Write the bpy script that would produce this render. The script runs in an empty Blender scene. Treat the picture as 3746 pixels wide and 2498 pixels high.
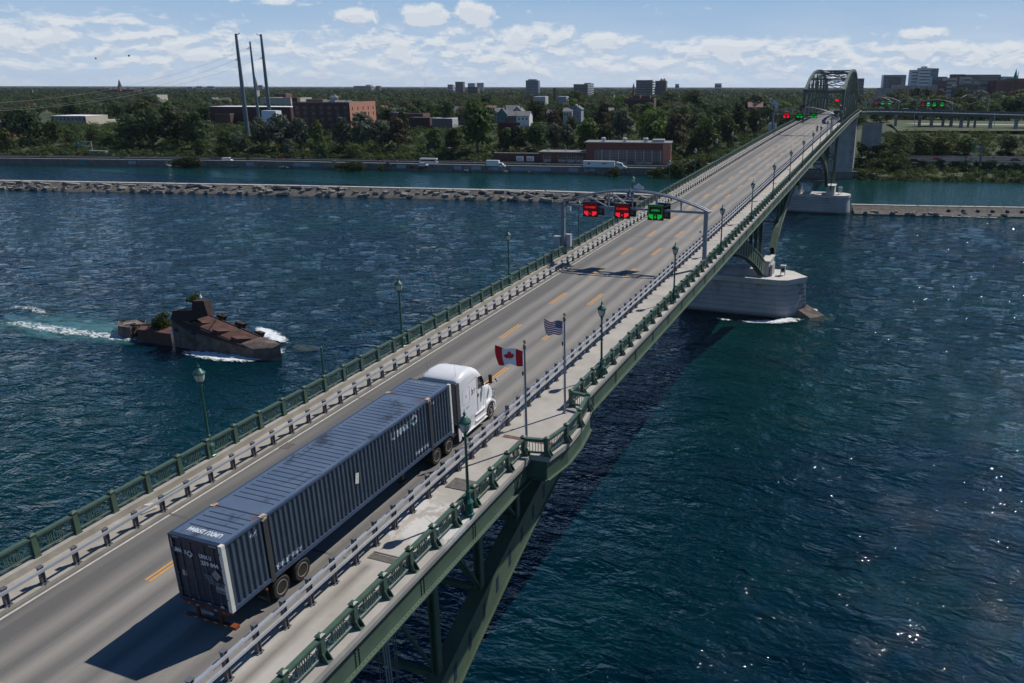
import bpy, math, random
import numpy as np
from mathutils import Vector, Matrix, noise as mn
R = math.radians
random.seed(7); rng = np.random.default_rng(7)
C = bpy.context.scene.collection
scene = bpy.context.scene

# ---------------------------------------------------------------- camera
FULLW, FULLH = 3746.0, 2498.0
CAM = Vector((21.556, -18.82, 20.049)); YAW, PITCH, ROLL = 0.36934, -0.28910, 0.00158
FPX, CPX, CPY = 2897.76, 2156.09, 1178.13
_f = Vector((-math.sin(YAW)*math.cos(PITCH), math.cos(YAW)*math.cos(PITCH), math.sin(PITCH)))
_r0 = Vector((math.cos(YAW), math.sin(YAW), 0)); _u0 = _r0.cross(_f)
_r = math.cos(ROLL)*_r0 + math.sin(ROLL)*_u0; _u = -math.sin(ROLL)*_r0 + math.cos(ROLL)*_u0
cd = bpy.data.cameras.new('camera'); cam = bpy.data.objects.new('camera', cd); C.objects.link(cam)
cam.matrix_world = Matrix(((_r.x, _u.x, -_f.x, CAM.x), (_r.y, _u.y, -_f.y, CAM.y), (_r.z, _u.z, -_f.z, CAM.z), (0, 0, 0, 1)))
cd.sensor_fit = 'HORIZONTAL'; cd.sensor_width = 36; cd.lens = 36*FPX/FULLW
cd.shift_x = -(CPX-FULLW/2)/FULLW; cd.shift_y = (CPY-FULLH/2)/FULLW
cd.clip_start = 0.5; cd.clip_end = 60000
scene.camera = cam
def ray(px, py):
    return _r*((px-CPX)/FPX) - _u*((py-CPY)/FPX) + _f
def at_y(px, py, y):
    d = ray(px, py); return CAM + d*((y-CAM.y)/d.y)
def at_z(px, py, z):
    d = ray(px, py); return CAM + d*((z-CAM.z)/d.z)

# ---------------------------------------------------------------- world, sun, exposure
SUNDIR = Vector((.42, .69, 1.0)).normalized()
sun_el = math.asin(SUNDIR.z); sun_rot = math.atan2(SUNDIR.x, SUNDIR.y)
ld = bpy.data.lights.new('sun', 'SUN'); ld.energy = 5.0; ld.angle = R(0.53); ld.color = (1, .955, .89)
lo = bpy.data.objects.new('sun', ld); C.objects.link(lo)
lo.rotation_euler = SUNDIR.to_track_quat('Z', 'Y').to_euler(); lo.location = (60, 60, 120)
vs = scene.view_settings; vs.view_transform = 'Standard'; vs.look = 'None'; vs.exposure = -0.16; vs.gamma = 1; vs.use_curve_mapping = False
scene.cycles.max_bounces = 6; scene.cycles.transparent_max_bounces = 8; scene.cycles.caustics_reflective = False; scene.cycles.caustics_refractive = False

class NT:
    """small helper for writing node graphs as expressions"""
    def __init__(s, tree): s.t = tree; s.n = tree.nodes; s.l = tree.links
    def node(s, typ, inp=None, **kw):
        nd = s.n.new(typ)
        for k, v in kw.items(): setattr(nd, k, v)
        for k, v in (inp or {}).items(): s.set(nd.inputs[k], v)
        return nd
    def set(s, sock, v):
        if hasattr(v, 'default_value') and hasattr(v, 'is_output'): s.l.new(v, sock)
        else: sock.default_value = v
    def m(s, op, a, b=None, c=None, clamp=False):
        nd = s.n.new('ShaderNodeMath'); nd.operation = op; nd.use_clamp = clamp
        s.set(nd.inputs[0], a)
        if b is not None: s.set(nd.inputs[1], b)
        if c is not None: s.set(nd.inputs[2], c)
        return nd.outputs[0]
    def noise(s, vec, scale, detail=3, rough=.5, dist=0, stretch=None, off=None):
        if stretch or off:
            mp = s.node('ShaderNodeMapping', {'Scale': stretch or (1, 1, 1), 'Location': off or (0, 0, 0)}); s.l.new(vec, mp.inputs['Vector']); vec = mp.outputs[0]
        nd = s.node('ShaderNodeTexNoise', {'Scale': scale, 'Detail': detail, 'Roughness': rough, 'Distortion': dist}); s.l.new(vec, nd.inputs['Vector'])
        return nd.outputs['Fac']
    def ramp(s, fac, stops, interp='LINEAR'):
        nd = s.n.new('ShaderNodeValToRGB'); cr = nd.color_ramp; cr.interpolation = interp
        while len(cr.elements) < len(stops): cr.elements.new(1)
        for e, (p, c) in zip(cr.elements, stops):
            e.position = p; e.color = (c, c, c, 1) if not hasattr(c, '__len__') else (*c[:3], 1)
        s.set(nd.inputs[0], fac); return nd.outputs[0]
    def mix(s, fac, a, b, typ='RGBA', blend='MIX'):
        nd = s.n.new('ShaderNodeMix'); nd.data_type = typ; nd.blend_type = blend
        ia = [i for i in nd.inputs if i.enabled and i.name == 'A'][0]; ib = [i for i in nd.inputs if i.enabled and i.name == 'B'][0]
        fi = [i for i in nd.inputs if i.enabled and i.name == 'Factor'][0]
        s.set(fi, fac)
        for so, v in ((ia, a), (ib, b)):
            if isinstance(v, (tuple, list)): v = (*v[:3], 1)
            s.set(so, v)
        return [o for o in nd.outputs if o.enabled][0]
    def rng(s, v, a, b, c=0., d=1., clamp=True, smooth=False):
        nd = s.node('ShaderNodeMapRange', {'From Min': a, 'From Max': b, 'To Min': c, 'To Max': d}); nd.clamp = clamp
        if smooth: nd.interpolation_type = 'SMOOTHSTEP'
        s.set(nd.inputs['Value'], v); return nd.outputs[0]

w = bpy.data.worlds.new('World'); scene.world = w; w.use_nodes = True
T = NT(w.node_tree); bg = w.node_tree.nodes['Background']
sky = T.node('ShaderNodeTexSky', sky_type='NISHITA'); sky.sun_disc = False; sky.sun_elevation = sun_el; sky.sun_rotation = sun_rot
sky.altitude = 100; sky.air_density = 1.0; sky.dust_density = 0.6; sky.ozone_density = 1.6
tc = T.node('ShaderNodeTexCoord'); sp = T.node('ShaderNodeSeparateXYZ'); T.l.new(tc.outputs['Generated'], sp.inputs[0])
X_, Y_, Z_ = sp.outputs
az = T.m('ARCTAN2', X_, Y_); el = T.m('ARCSINE', Z_)                        # azimuth from +Y towards +X, elevation (radians)
def skyvec(kx, kz, off):
    cb = T.node('ShaderNodeCombineXYZ', {'X': T.m('MULTIPLY', az, kx), 'Y': T.m('MULTIPLY', el, kz), 'Z': off}); return cb.outputs[0]
def pix_ang(px, py):
    d = ray(px, py).normalized(); return math.atan2(d.x, d.y), math.asin(d.z)
def blobs(de):
    """sum of soft ellipses where single cumulus clouds stand, sampled de radians higher"""
    tot = None
    for (px, py, rx, ry, a) in ((1300, 60, 105, 34, 1), (1560, 55, 100, 50, 1.1), (1740, 55, 95, 58, 1.1), (200, 135, 95, 34, 1), (40, 130, 70, 42, .9), (620, 112, 34, 20, .9),
                                (3390, 122, 105, 26, .85), (1000, 6, 140, 22, .7), (1450, 185, 130, 45, .7), (1960, 130, 190, 50, .8), (2200, 150, 110, 40, .8), (1700, 110, 130, 26, .6)):
        a0, e0 = pix_ang(px, py)
        dx = T.m('MULTIPLY', T.m('SUBTRACT', az, a0), FPX/rx); dy = T.m('MULTIPLY', T.m('SUBTRACT', el, e0-de), FPX/ry)
        g = T.m('MULTIPLY', T.m('SUBTRACT', 1.0, T.m('ADD', T.m('MULTIPLY', dx, dx), T.m('MULTIPLY', dy, dy)), clamp=True), a)
        tot = g if tot is None else T.m('MAXIMUM', tot, g)
    return tot
def density(de):
    e2 = T.m('ADD', el, de)
    def vec(kx, kz, o):
        return T.node('ShaderNodeCombineXYZ', {'X': T.m('MULTIPLY', az, kx), 'Y': T.m('MULTIPLY', e2, kz), 'Z': o}).outputs[0]
    low = T.noise(vec(36, 88, 1.3), 1.0, 7, .60, .35)                           # rows of small far cumulus
    big = T.noise(vec(9, 34, 4.4), 1.0, 4, .55, .2)
    top = T.rng(az, -.95, .10, .080, .052)                                      # they reach higher on the left
    rel = T.m('DIVIDE', e2, top)
    cover = T.rng(rel, .72, 1.05, 1., 0., smooth=True)
    d1 = T.m('ADD', T.m('MULTIPLY', low, .68), T.m('MULTIPLY', big, .42))
    d1 = T.m('MULTIPLY', T.rng(T.m('ADD', d1, T.m('MULTIPLY', cover, .13)), .60, .725, 0, 1), T.rng(cover, 0., .4))
    d1 = T.m('MULTIPLY', d1, T.rng(e2, .002, .022, .25, 1.))
    fine = T.noise(vec(40, 62, 8.1), 1.0, 7, .62, .25)
    d2 = T.rng(T.m('ADD', T.m('MULTIPLY', blobs(de), .62), T.m('MULTIPLY', T.m('SUBTRACT', fine, .5), 1.35)), .16, .40, 0, 1)
    return T.m('MAXIMUM', d1, d2)
dn = density(0.0); dup_ = density(0.0065)
lit = T.rng(T.m('SUBTRACT', dn, dup_), -.55, .22, 0., 1.)
ccol = T.mix(lit, (5.0, 5.9, 7.3), (8.1, 8.5, 9.0))
grad = T.mix(T.rng(el, -.01, .125), (5.9, 7.1, 8.6), (2.75, 4.75, 7.4))
veil = T.m('MULTIPLY', T.rng(el, .02, .10, .55, 0.), T.rng(T.noise(skyvec(7, 34, 9.), 1., 4), .35, .65))
grad = T.mix(veil, grad, (6.5, 7.4, 8.7))
nish = T.mix(1.0, sky.outputs[0], (.22, .34, .62), blend='MULTIPLY')
deepsky = T.mix(.35, T.mix(T.rng(el, .22, 1.2), (.55, 1.95, 4.5), (.14, .62, 2.0)), nish)
skyc = T.mix(T.rng(el, .11, .34, smooth=True), grad, deepsky)
skyc = T.mix(T.rng(el, -.04, -.01, 1, 0), skyc, (.12, .2, .25))
final = T.mix(T.m('MULTIPLY', T.m('MULTIPLY', dn, T.rng(el, .13, .2, 1, 0)), .9), skyc, ccol)
T.l.new(final, bg.inputs['Color']); bg.inputs['Strength'].default_value = 0.1

# ---------------------------------------------------------------- mesh builder
class MB:
    def __init__(s): s.v = []; s.f = []; s.mi = []; s.cur = 0; s.smooth = False
    def add(s, vs, fs):
        o = len(s.v); s.v.extend([tuple(x) for x in vs]); s.f.extend([tuple(i+o for i in f) for f in fs]); s.mi.extend([s.cur]*len(fs)); return s
    def b(s, x0, x1, y0, y1, z0, z1):
        vs = [(x0,y0,z0),(x1,y0,z0),(x1,y1,z0),(x0,y1,z0),(x0,y0,z1),(x1,y0,z1),(x1,y1,z1),(x0,y1,z1)]
        return s.add(vs, [(0,3,2,1),(4,5,6,7),(0,1,5,4),(1,2,6,5),(2,3,7,6),(3,0,4,7)])
    def box(s, c, d, rz=0, rx=0):
        M = Matrix.Rotation(rz, 3, 'Z') @ Matrix.Rotation(rx, 3, 'X'); c = Vector(c); h = Vector(d)/2
        vs = [c + M @ Vector((sx*h.x, sy*h.y, sz*h.z)) for sz in (-1, 1) for sx, sy in ((-1,-1),(1,-1),(1,1),(-1,1))]
        return s.add(vs, [(0,3,2,1),(4,5,6,7),(0,1,5,4),(1,2,6,5),(2,3,7,6),(3,0,4,7)])
    def bar(s, p, q, wd, ht, up=(0,0,1)):
        p = Vector(p); q = Vector(q); d = (q-p).normalized(); up = Vector(up)
        if abs(d.dot(up)) > .99: up = Vector((0, 1, 0))
        r = d.cross(up).normalized()*wd/2; u = r.cross(d).normalized()*ht/2
        vs = [a + x*r + y*u for a in (p, q) for x, y in ((-1,-1),(1,-1),(1,1),(-1,1))]
        return s.add(vs, [(0,1,2,3),(7,6,5,4),(0,4,5,1),(1,5,6,2),(2,6,7,3),(3,7,4,0)])
    def tube(s, p, q, r0, r1=None, n=8, cap=True):
        p = Vector(p); q = Vector(q); d = (q-p).normalized(); up = Vector((0,0,1)) if abs(d.z) < .95 else Vector((1,0,0))
        a = d.cross(up).normalized(); b_ = d.cross(a); r1 = r0 if r1 is None else r1
        vs = [p + (a*math.cos(t)+b_*math.sin(t))*r0 for t in [2*math.pi*i/n for i in range(n)]] + [q + (a*math.cos(t)+b_*math.sin(t))*r1 for t in [2*math.pi*i/n for i in range(n)]]
        fs = [(i, i+n, (i+1) % n+n, (i+1) % n) for i in range(n)]
        if cap: fs += [tuple(range(n)), tuple(range(2*n-1, n-1, -1))]
        return s.add(vs, fs)
    def path(s, pts, r, n=6):
        for a, b_ in zip(pts, pts[1:]): s.tube(a, b_, r, r, n)
        return s
    def lathe(s, c, prof, n=14, ph=0, axis=None):
        c = Vector(c); vs = []; fs = []
        for (r, z) in prof:
            for i in range(n):
                t = 2*math.pi*i/n+ph; p = Vector((r*math.cos(t), r*math.sin(t), z))
                if axis is not None: p = axis @ p
                vs.append(c+p)
        for k in range(len(prof)-1):
            for i in range(n):
                j = (i+1) % n; fs.append((k*n+i, k*n+j, (k+1)*n+j, (k+1)*n+i))
        fs.append(tuple(range(n-1, -1, -1))); fs.append(tuple((len(prof)-1)*n+i for i in range(n)))
        return s.add(vs, fs)
    def prism(s, poly, o, u, v_, th):
        """outline poly (2D) in the plane o + a*u + b*v, thickened by vector th"""
        o = Vector(o); u = Vector(u); v_ = Vector(v_); th = Vector(th); n = len(poly)
        a = [o+u*x+v_*y for x, y in poly]; b_ = [p+th for p in a]
        if u.cross(v_).dot(th) < 0: a, b_ = b_, a
        return s.add(a+b_, [tuple(range(n-1, -1, -1)), tuple(range(n, 2*n))]+[(i, (i+1) % n, (i+1) % n+n, i+n) for i in range(n)])
    def quad(s, a, b_, c, d): return s.add([a, b_, c, d], [(0,1,2,3)])
    def sweep(s, prof, path):
        """closed section prof [(x,z)] swept along path [(dx, y, dz)] (bridge direction)"""
        n = len(prof); vs = [(x+dx, y, z+dz) for (dx, y, dz) in path for (x, z) in prof]; fs = []
        for k in range(len(path)-1):
            for i in range(n):
                j = (i+1) % n; fs.append((k*n+i, k*n+j, (k+1)*n+j, (k+1)*n+i))
        fs.append(tuple(range(n))); m0 = (len(path)-1)*n; fs.append(tuple(m0+i for i in range(n-1, -1, -1)))
        area = sum(prof[i][0]*prof[(i+1) % n][1]-prof[(i+1) % n][0]*prof[i][1] for i in range(n))
        if area > 0: fs = [f[::-1] for f in fs]
        return s.add(vs, fs)
    def build(s, name, mats, parent=None, label=None, smooth=None, top=None):
        me = bpy.data.meshes.new(name)
        off = Vector((0, 0, 0))
        o = bpy.data.objects.new(name, me)
        root = parent
        while root is not None and root.parent is not None: root = root.parent
        if root is not None and root.name not in LOCAL:
            off = root.location.copy()
        if top is not None: off = Vector(top); o.location = off
        me.from_pydata([(x-off.x, y-off.y, z-off.z) for x, y, z in s.v] if off.length else s.v, [], s.f)
        if not isinstance(mats, (list, tuple)): mats = [mats]
        for m_ in mats: me.materials.append(M[m_] if isinstance(m_, str) else m_)
        if len(mats) > 1: me.polygons.foreach_set('material_index', s.mi)
        if s.smooth if smooth is None else smooth:
            me.polygons.foreach_set('use_smooth', [True]*len(s.f))
            try: me.set_sharp_from_angle(angle=R(38))
            except Exception: pass
        me.update(); C.objects.link(o)
        if parent is not None: o.parent = parent
        if label: o['label'] = label
        return o
def tag(o, label=None, cat=None, group=None, kind=None):
    for k, v in (('label', label), ('category', cat), ('group', group), ('kind', kind)):
        if v: o[k] = v
    return o
def thing(name, label, cat, loc=(0,0,0), rz=0, group=None, local=False):
    """Empty at a thing's base. local=True: parts are written in its own coordinates; otherwise in world coordinates"""
    o = bpy.data.objects.new(name, None); C.objects.link(o); o.empty_display_size = .3
    o.location = loc; o.rotation_euler = (0, 0, rz)
    if local: LOCAL.add(o.name)
    return tag(o, label, cat, group, 'thing')
LOCAL = set()
KIDS = {}
def kids(o):
    return [c for c in bpy.data.objects if c.parent == o]
def copy_tree(root, loc, rz=0, label=None, group=None, scale=None):
    def rec(o, par):
        c = o.copy(); C.objects.link(c); c.parent = par
        for ch in CH.get(o.name, []): rec(ch, c)
        return c
    c = rec(root, None); c.location = loc; c.rotation_euler = (0, 0, rz)
    if scale: c.scale = (scale,)*3 if not hasattr(scale, '__len__') else scale
    if label: c['label'] = label
    if group: c['group'] = group
    return c
CH = {}
def index_children(root):
    def rec(o):
        CH[o.name] = kids(o)
        for ch in CH[o.name]: rec(ch)
    rec(root); return root
def structure(o): o['kind'] = 'structure'; return o
def text_mesh(txt, size, bold=0.0):
    cu = bpy.data.curves.new('t', 'FONT'); cu.body = txt; cu.size = size; cu.offset = bold; cu.resolution_u = 2; cu.fill_mode = 'BOTH'
    o = bpy.data.objects.new('t', cu); C.objects.link(o)
    dg = bpy.context.evaluated_depsgraph_get(); me = bpy.data.meshes.new_from_object(o.evaluated_get(dg))
    vs = [tuple(v.co) for v in me.vertices]; fs = [tuple(p.vertices) for p in me.polygons]
    bpy.data.objects.remove(o); bpy.data.curves.remove(cu); bpy.data.meshes.remove(me)
    xs = [v[0] for v in vs] or [0]; x0 = min(xs)
    return [(v[0]-x0, v[1]) for v in vs], fs, max(xs)-x0
def add_text(mb, txt, size, o, u, v_, width=None, bold=0.0, center=False):
    vs, fs, wd = text_mesh(txt, size, bold); k = (width/wd) if width else 1
    if center: o = Vector(o)-Vector(u)*wd*k/2
    mb.add([Vector(o)+Vector(u)*x*k+Vector(v_)*y for x, y in vs], fs); return wd*k
# ---------------------------------------------------------------- materials
M = {}
def mat(name, c1, c2=None, scale=1.0, rough=.7, metal=0., bump=0., bscale=None, stretch=None, detail=4, world=False, c3=None, c3_scale=.3, c3_amt=(.55, .7), spec=.5, lo=.35, hi=.65):
    m_ = bpy.data.materials.new(name); m_.use_nodes = True; M[name] = m_
    t = NT(m_.node_tree); b = m_.node_tree.nodes['Principled BSDF']; b.inputs['Roughness'].default_value = rough; b.inputs['Metallic'].default_value = metal
    b.inputs['Specular IOR Level'].default_value = spec
    if c2 is None and not bump: b.inputs['Base Color'].default_value = (*c1, 1); return m_
    if world: vec = t.node('ShaderNodeNewGeometry').outputs['Position']
    else: vec = t.node('ShaderNodeTexCoord').outputs['Object']
    col = (*c1, 1)
    if c2 is not None:
        f = t.noise(vec, scale, detail, .6, 0, stretch); col = t.mix(t.rng(f, lo, hi), c1, c2)
        if c3 is not None:
            g = t.noise(vec, c3_scale, 5, .65, .4); col = t.mix(t.rng(g, *c3_amt), col, c3)
    t.set(b.inputs['Base Color'], col)
    if bump:
        bn = t.node('ShaderNodeBump', {'Strength': bump, 'Distance': .02}); t.l.new(t.noise(vec, bscale or scale*4, 4, .6), bn.inputs['Height']); t.l.new(bn.outputs[0], b.inputs['Normal'])
    return m_
mat('green_steel', (.058,.092,.064), (.076,.116,.082), .8, .48, spec=.4)
mat('rail_green', (.052,.092,.066), (.072,.120,.088), 2.5, .42, c3=(.11,.14,.11), c3_scale=3.5, c3_amt=(.66,.78))
mat('truss_green', (.050,.078,.062), (.075,.105,.085), .5, .5)
mat('lamp_green', (.018,.085,.062), (.030,.115,.085), 3, .38)
mat('sidewalk', (.33,.305,.27), (.41,.385,.345), .5, .85, bump=.25, bscale=18, world=True, c3=(.24,.22,.20), c3_scale=.35, c3_amt=(.55,.8))
mat('kerb_concrete', (.27,.25,.21), (.36,.335,.29), .9, .85, bump=.3, bscale=12, world=True)
mat('pale_patch', (.45,.44,.42), (.56,.55,.53), 1.2, .85, world=True)
mat('dark_joint', (.07,.065,.06), (.13,.12,.11), 5, .8, world=True)
mat('red_joint', (.12,.05,.045), (.17,.08,.07), 4, .8, world=True)
mat('white_paint', (.52,.50,.46), (.40,.38,.35), 4, .7, world=True)
mat('yellow_paint', (.66,.30,.05), (.50,.26,.07), 5, .7, world=True)
mat('galvanised', (.46,.48,.52), (.58,.60,.64), 2.0, .42, metal=.55)
mat('post_steel', (.10,.10,.115), (.17,.17,.19), 2.5, .6, metal=.3)
mat('gantry_steel', (.16,.19,.235), (.22,.25,.30), 1.5, .5, metal=.3)
mat('aluminium', (.42,.44,.46), None, rough=.4, metal=.6)
mat('cabinet', (.33,.35,.38), (.40,.42,.44), 2, .6)
mat('pier_concrete', (.27,.275,.28), (.36,.365,.37), .35, .9, bump=.25, bscale=3, stretch=(1,1,.6), c3=(.20,.19,.17), c3_scale=.18, c3_amt=(.58,.75))
mat('pier_cap', (.42,.40,.37), (.52,.50,.47), .6, .85)
mat('rust_stain', (.13,.075,.035), (.22,.15,.09), .8, .9)
mat('granite', (.15,.17,.20), (.24,.26,.29), 1.2, .8)
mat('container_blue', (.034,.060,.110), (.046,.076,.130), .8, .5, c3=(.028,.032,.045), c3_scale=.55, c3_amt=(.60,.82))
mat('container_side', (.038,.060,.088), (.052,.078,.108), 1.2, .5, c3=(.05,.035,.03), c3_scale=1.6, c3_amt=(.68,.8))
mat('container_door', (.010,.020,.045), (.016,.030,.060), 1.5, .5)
mat('groove_dark', (.012,.022,.045), None, rough=.6)
mat('post_grey', (.030,.033,.036), (.045,.042,.040), 2, .6)
mat('corner_white', (.68,.66,.60), (.60,.57,.50), 2, .6, c3=(.20,.09,.04), c3_scale=2.2, c3_amt=(.62,.68))
mat('rust', (.16,.060,.025), (.26,.11,.05), 4, .8)
mat('chassis_orange', (.055,.020,.012), (.09,.035,.02), 3, .65)
mat('orange', (.22,.05,.018), (.17,.04,.015), 3, .5)
mat('lettering', (.62,.66,.70), (.42,.46,.50), 4, .7)
mat('lettering_dim', (.16,.19,.22), None, rough=.7)
mat('tyre', (.014,.014,.014), (.028,.026,.024), 6, .85)
mat('rim', (.42,.40,.36), (.25,.20,.16), 6, .45, metal=.5)
mat('hub', (.05,.045,.04), None, rough=.5)
mat('cab_white', (.72,.72,.72), (.66,.66,.67), 1.2, .28)
mat('cab_trim', (.05,.05,.055), None, rough=.5)
mat('car_glass', (.012,.014,.016), None, rough=.08)
mat('rubber_black', (.012,.012,.013), None, rough=.7)
mat('chrome', (.7,.7,.7), None, rough=.15, metal=1)
mat('glass_globe', (.42,.44,.40), (.50,.50,.46), 5, .25)
mat('gold', (.75,.50,.12), None, rough=.2, metal=1)
mat('flag_red', (.62,.012,.022), None, rough=.8)
mat('flag_white', (.78,.78,.80), None, rough=.8)
mat('flag_maroon', (.23,.018,.045), None, rough=.8)
mat('flag_navy', (.020,.025,.12), None, rough=.8)
mat('wreck_rust', (.075,.035,.028), (.115,.055,.042), .8, .85, bump=.4, bscale=6, c3=(.045,.025,.02), c3_scale=.9)
mat('wreck_dark', (.030,.016,.014), (.050,.028,.024), 1, .85)
mat('wreck_concrete', (.09,.07,.06), (.17,.14,.12), .9, .9, bump=.7, bscale=3, c3=(.09,.05,.035), c3_scale=.5, c3_amt=(.5,.65))
mat('weed', (.05,.06,.012), (.10,.085,.02), .5, .9)
mat('rock', (.10,.095,.085), (.30,.28,.25), .35, .95, bump=.6, bscale=3, c3=(.09,.08,.065), c3_scale=.3)
mat('bw_concrete', (.36,.33,.28), (.45,.42,.37), .4, .9, world=True)
mat('rubble', (.045,.042,.037), (.13,.12,.105), 1.2, .95, world=True, bump=.8, bscale=3)
mat('asphalt', (.085,.085,.085), (.12,.118,.112), .3, .9, world=True)
mat('road_light', (.30,.285,.26), (.36,.34,.31), .2, .9, world=True)
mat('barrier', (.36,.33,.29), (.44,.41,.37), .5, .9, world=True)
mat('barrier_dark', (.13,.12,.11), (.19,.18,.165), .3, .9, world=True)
mat('grass', (.026,.040,.012), (.055,.066,.022), .08, .95, world=True, c3=(.07,.06,.035), c3_scale=.02, c3_amt=(.6,.75))
mat('lawn', (.032,.052,.016), (.05,.072,.022), .2, .95, world=True)
mat('bark', (.06,.05,.04), (.10,.085,.07), 3, .9)
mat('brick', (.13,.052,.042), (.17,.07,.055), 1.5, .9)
mat('brick_lit', (.36,.155,.105), (.43,.20,.14), 1.5, .9)  # brighter brick copy for sun-facing walls, sunlight put into the colour
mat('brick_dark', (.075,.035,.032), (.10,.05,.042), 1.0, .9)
mat('beige', (.46,.41,.33), (.52,.47,.38), .3, .85)
mat('tan', (.40,.36,.30), (.47,.43,.36), .3, .85)
mat('stone_grey', (.26,.25,.24), (.32,.31,.30), .3, .85)
mat('white_wall', (.62,.62,.62), (.70,.70,.70), .5, .8)
mat('white_roof', (.80,.80,.82), (.72,.72,.74), .2, .6)
mat('siding_grey', (.36,.37,.39), (.42,.43,.45), .8, .8)
mat('siding_teal', (.04,.13,.14), (.05,.16,.17), .8, .8)
mat('siding_blue', (.22,.27,.32), (.26,.31,.36), .8, .8)
mat('siding_pink', (.45,.28,.28), (.5,.32,.32), .8, .8)
mat('siding_cream', (.52,.49,.42), (.58,.55,.48), .8, .8)
mat('siding_brown', (.16,.11,.10), (.20,.14,.12), .8, .8)
mat('roof_grey', (.12,.12,.125), (.19,.19,.20), .6, .9)
mat('roof_brown', (.20,.11,.085), (.27,.15,.11), .6, .9)
mat('roof_dark', (.07,.075,.085), (.11,.115,.125), .6, .9)
mat('roof_tar', (.16,.16,.165), (.23,.23,.235), .3, .8)
mat('trim_white', (.62,.62,.60), None, rough=.6)
mat('far_glass', (.05,.075,.10), (.08,.11,.14), .3, .25)
mat('glass_blue', (.07,.15,.20), (.10,.20,.26), .2, .25)
mat('window_dark', (.012,.014,.018), (.03,.035,.04), 2, .2)
mat('louvre', (.42,.43,.44), None, rough=.7)
mat('hosp_white', (.60,.61,.62), (.68,.69,.70), .1, .7)
mat('sign_green', (.008,.17,.11), None, rough=.5)
mat('sign_white', (.75,.75,.75), None, rough=.6)
mat('maroon', (.10,.018,.03), None, rough=.7)
mat('emblem_blue', (.015,.02,.07), None, rough=.5)
mat('emblem_silver', (.45,.47,.5), None, rough=.4, metal=.3)
mat('mural_pale', (.36,.40,.44), (.22,.26,.32), 1.5, .9, world=True, c3=(.12,.16,.2), c3_scale=2.2)
mat('mural_teal', (.02,.18,.20), (.04,.25,.27), 1.5, .9, world=True)
mat('mural_mauve', (.16,.12,.15), (.25,.2,.24), 1.5, .9, world=True, c3=(.30,.32,.36), c3_scale=1.5)
mat('pole_steel', (.13,.17,.20), (.17,.21,.24), .4, .55, metal=.2)
mat('wrap_white', (.60,.66,.72), (.74,.78,.82), 1.2, .7, bump=.8, bscale=1.5)
mat('wire', (.45,.43,.38), None, rough=.5, metal=.4)
mat('ball_red', (.10,.02,.03), None, rough=.5)
mat('ball_yellow', (.45,.34,.08), None, rough=.5)
mat('car_white', (.68,.68,.68), None, rough=.3)
mat('car_black', (.012,.012,.015), None, rough=.25)
mat('car_silver', (.32,.33,.34), None, rough=.3, metal=.4)
mat('car_red', (.25,.03,.03), None, rough=.3)
mat('car_grey', (.09,.09,.10), None, rough=.3)
mat('car_green', (.30,.40,.33), None, rough=.3)
mat('truck_red', (.32,.045,.05), None, rough=.3)
mat('trailer_grey', (.20,.20,.21), (.28,.28,.29), 1, .6)
mat('skin', (.45,.28,.2), None, rough=.6)
mat('clothes_maroon', (.10,.015,.035), None, rough=.8)
mat('clothes_dark', (.02,.02,.03), None, rough=.8)
def emis(name, col, strength):
    m_ = bpy.data.materials.new(name); m_.use_nodes = True; M[name] = m_; b = m_.node_tree.nodes['Principled BSDF']
    b.inputs['Base Color'].default_value = (*[c*.3 for c in col], 1); b.inputs['Emission Color'].default_value = (*col, 1); b.inputs['Emission Strength'].default_value = strength; b.inputs['Roughness'].default_value = .8
emis('led_red', (1, .015, .03), .95); emis('led_red_dim', (1, .01, .02), .16); emis('led_text_red', (1, .03, .03), .75)
emis('led_green', (.0, .85, .05), .42); emis('led_text_green', (0, .8, .08), .5); emis('led_green_dim', (0, .6, .1), .16)
emis('headlight', (1, .95, .6), 3.0); emis('led_blue', (.15, .5, 1), 1.2)
mat('led_black', (.008,.008,.008), None, rough=.6)

# foliage kinds
def foliage(name, c1, c2, c3):
    m_ = bpy.data.materials.new(name); m_.use_nodes = True; M[name] = m_; t = NT(m_.node_tree); b = m_.node_tree.nodes['Principled BSDF']
    vec = t.node('ShaderNodeTexCoord').outputs['Object']; oi = t.node('ShaderNodeObjectInfo').outputs['Random']
    f = t.noise(vec, .55, 3, .6); col = t.mix(t.rng(f, .35, .65), c1, c2)
    col = t.mix(t.rng(t.noise(vec, 2.4, 2, .6), .5, .72, 0, .7), col, c3)
    hs = t.node('ShaderNodeHueSaturation', {'Hue': t.rng(oi, 0, 1, .475, .515), 'Saturation': 1.0, 'Value': t.rng(oi, 0, 1, .75, 1.25), 'Color': col})
    t.l.new(hs.outputs[0], b.inputs['Base Color']); b.inputs['Roughness'].default_value = .75; b.inputs['Specular IOR Level'].default_value = .25
    tl_ = t.node('ShaderNodeBsdfTranslucent'); hs2 = t.node('ShaderNodeHueSaturation', {'Hue': .485, 'Saturation': 1.1, 'Value': 1.5, 'Color': hs.outputs[0]}); t.l.new(hs2.outputs[0], tl_.inputs['Color'])
    ms = t.node('ShaderNodeMixShader', {0: .30}); t.l.new(b.outputs[0], ms.inputs[1]); t.l.new(tl_.outputs[0], ms.inputs[2]); t.l.new(ms.outputs[0], m_.node_tree.nodes['Material Output'].inputs['Surface'])
foliage('leaf_dark', (0.027,0.050,0.019), (0.044,0.076,0.027), (0.066,0.096,0.032))
foliage('leaf_mid', (0.035,0.064,0.019), (0.052,0.087,0.024), (0.084,0.113,0.034))
foliage('leaf_bright', (0.052,0.086,0.021), (0.075,0.115,0.028), (0.110,0.133,0.034))
foliage('leaf_silver', (0.059,0.082,0.054), (0.080,0.102,0.069), (0.143,0.164,0.122))
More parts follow.
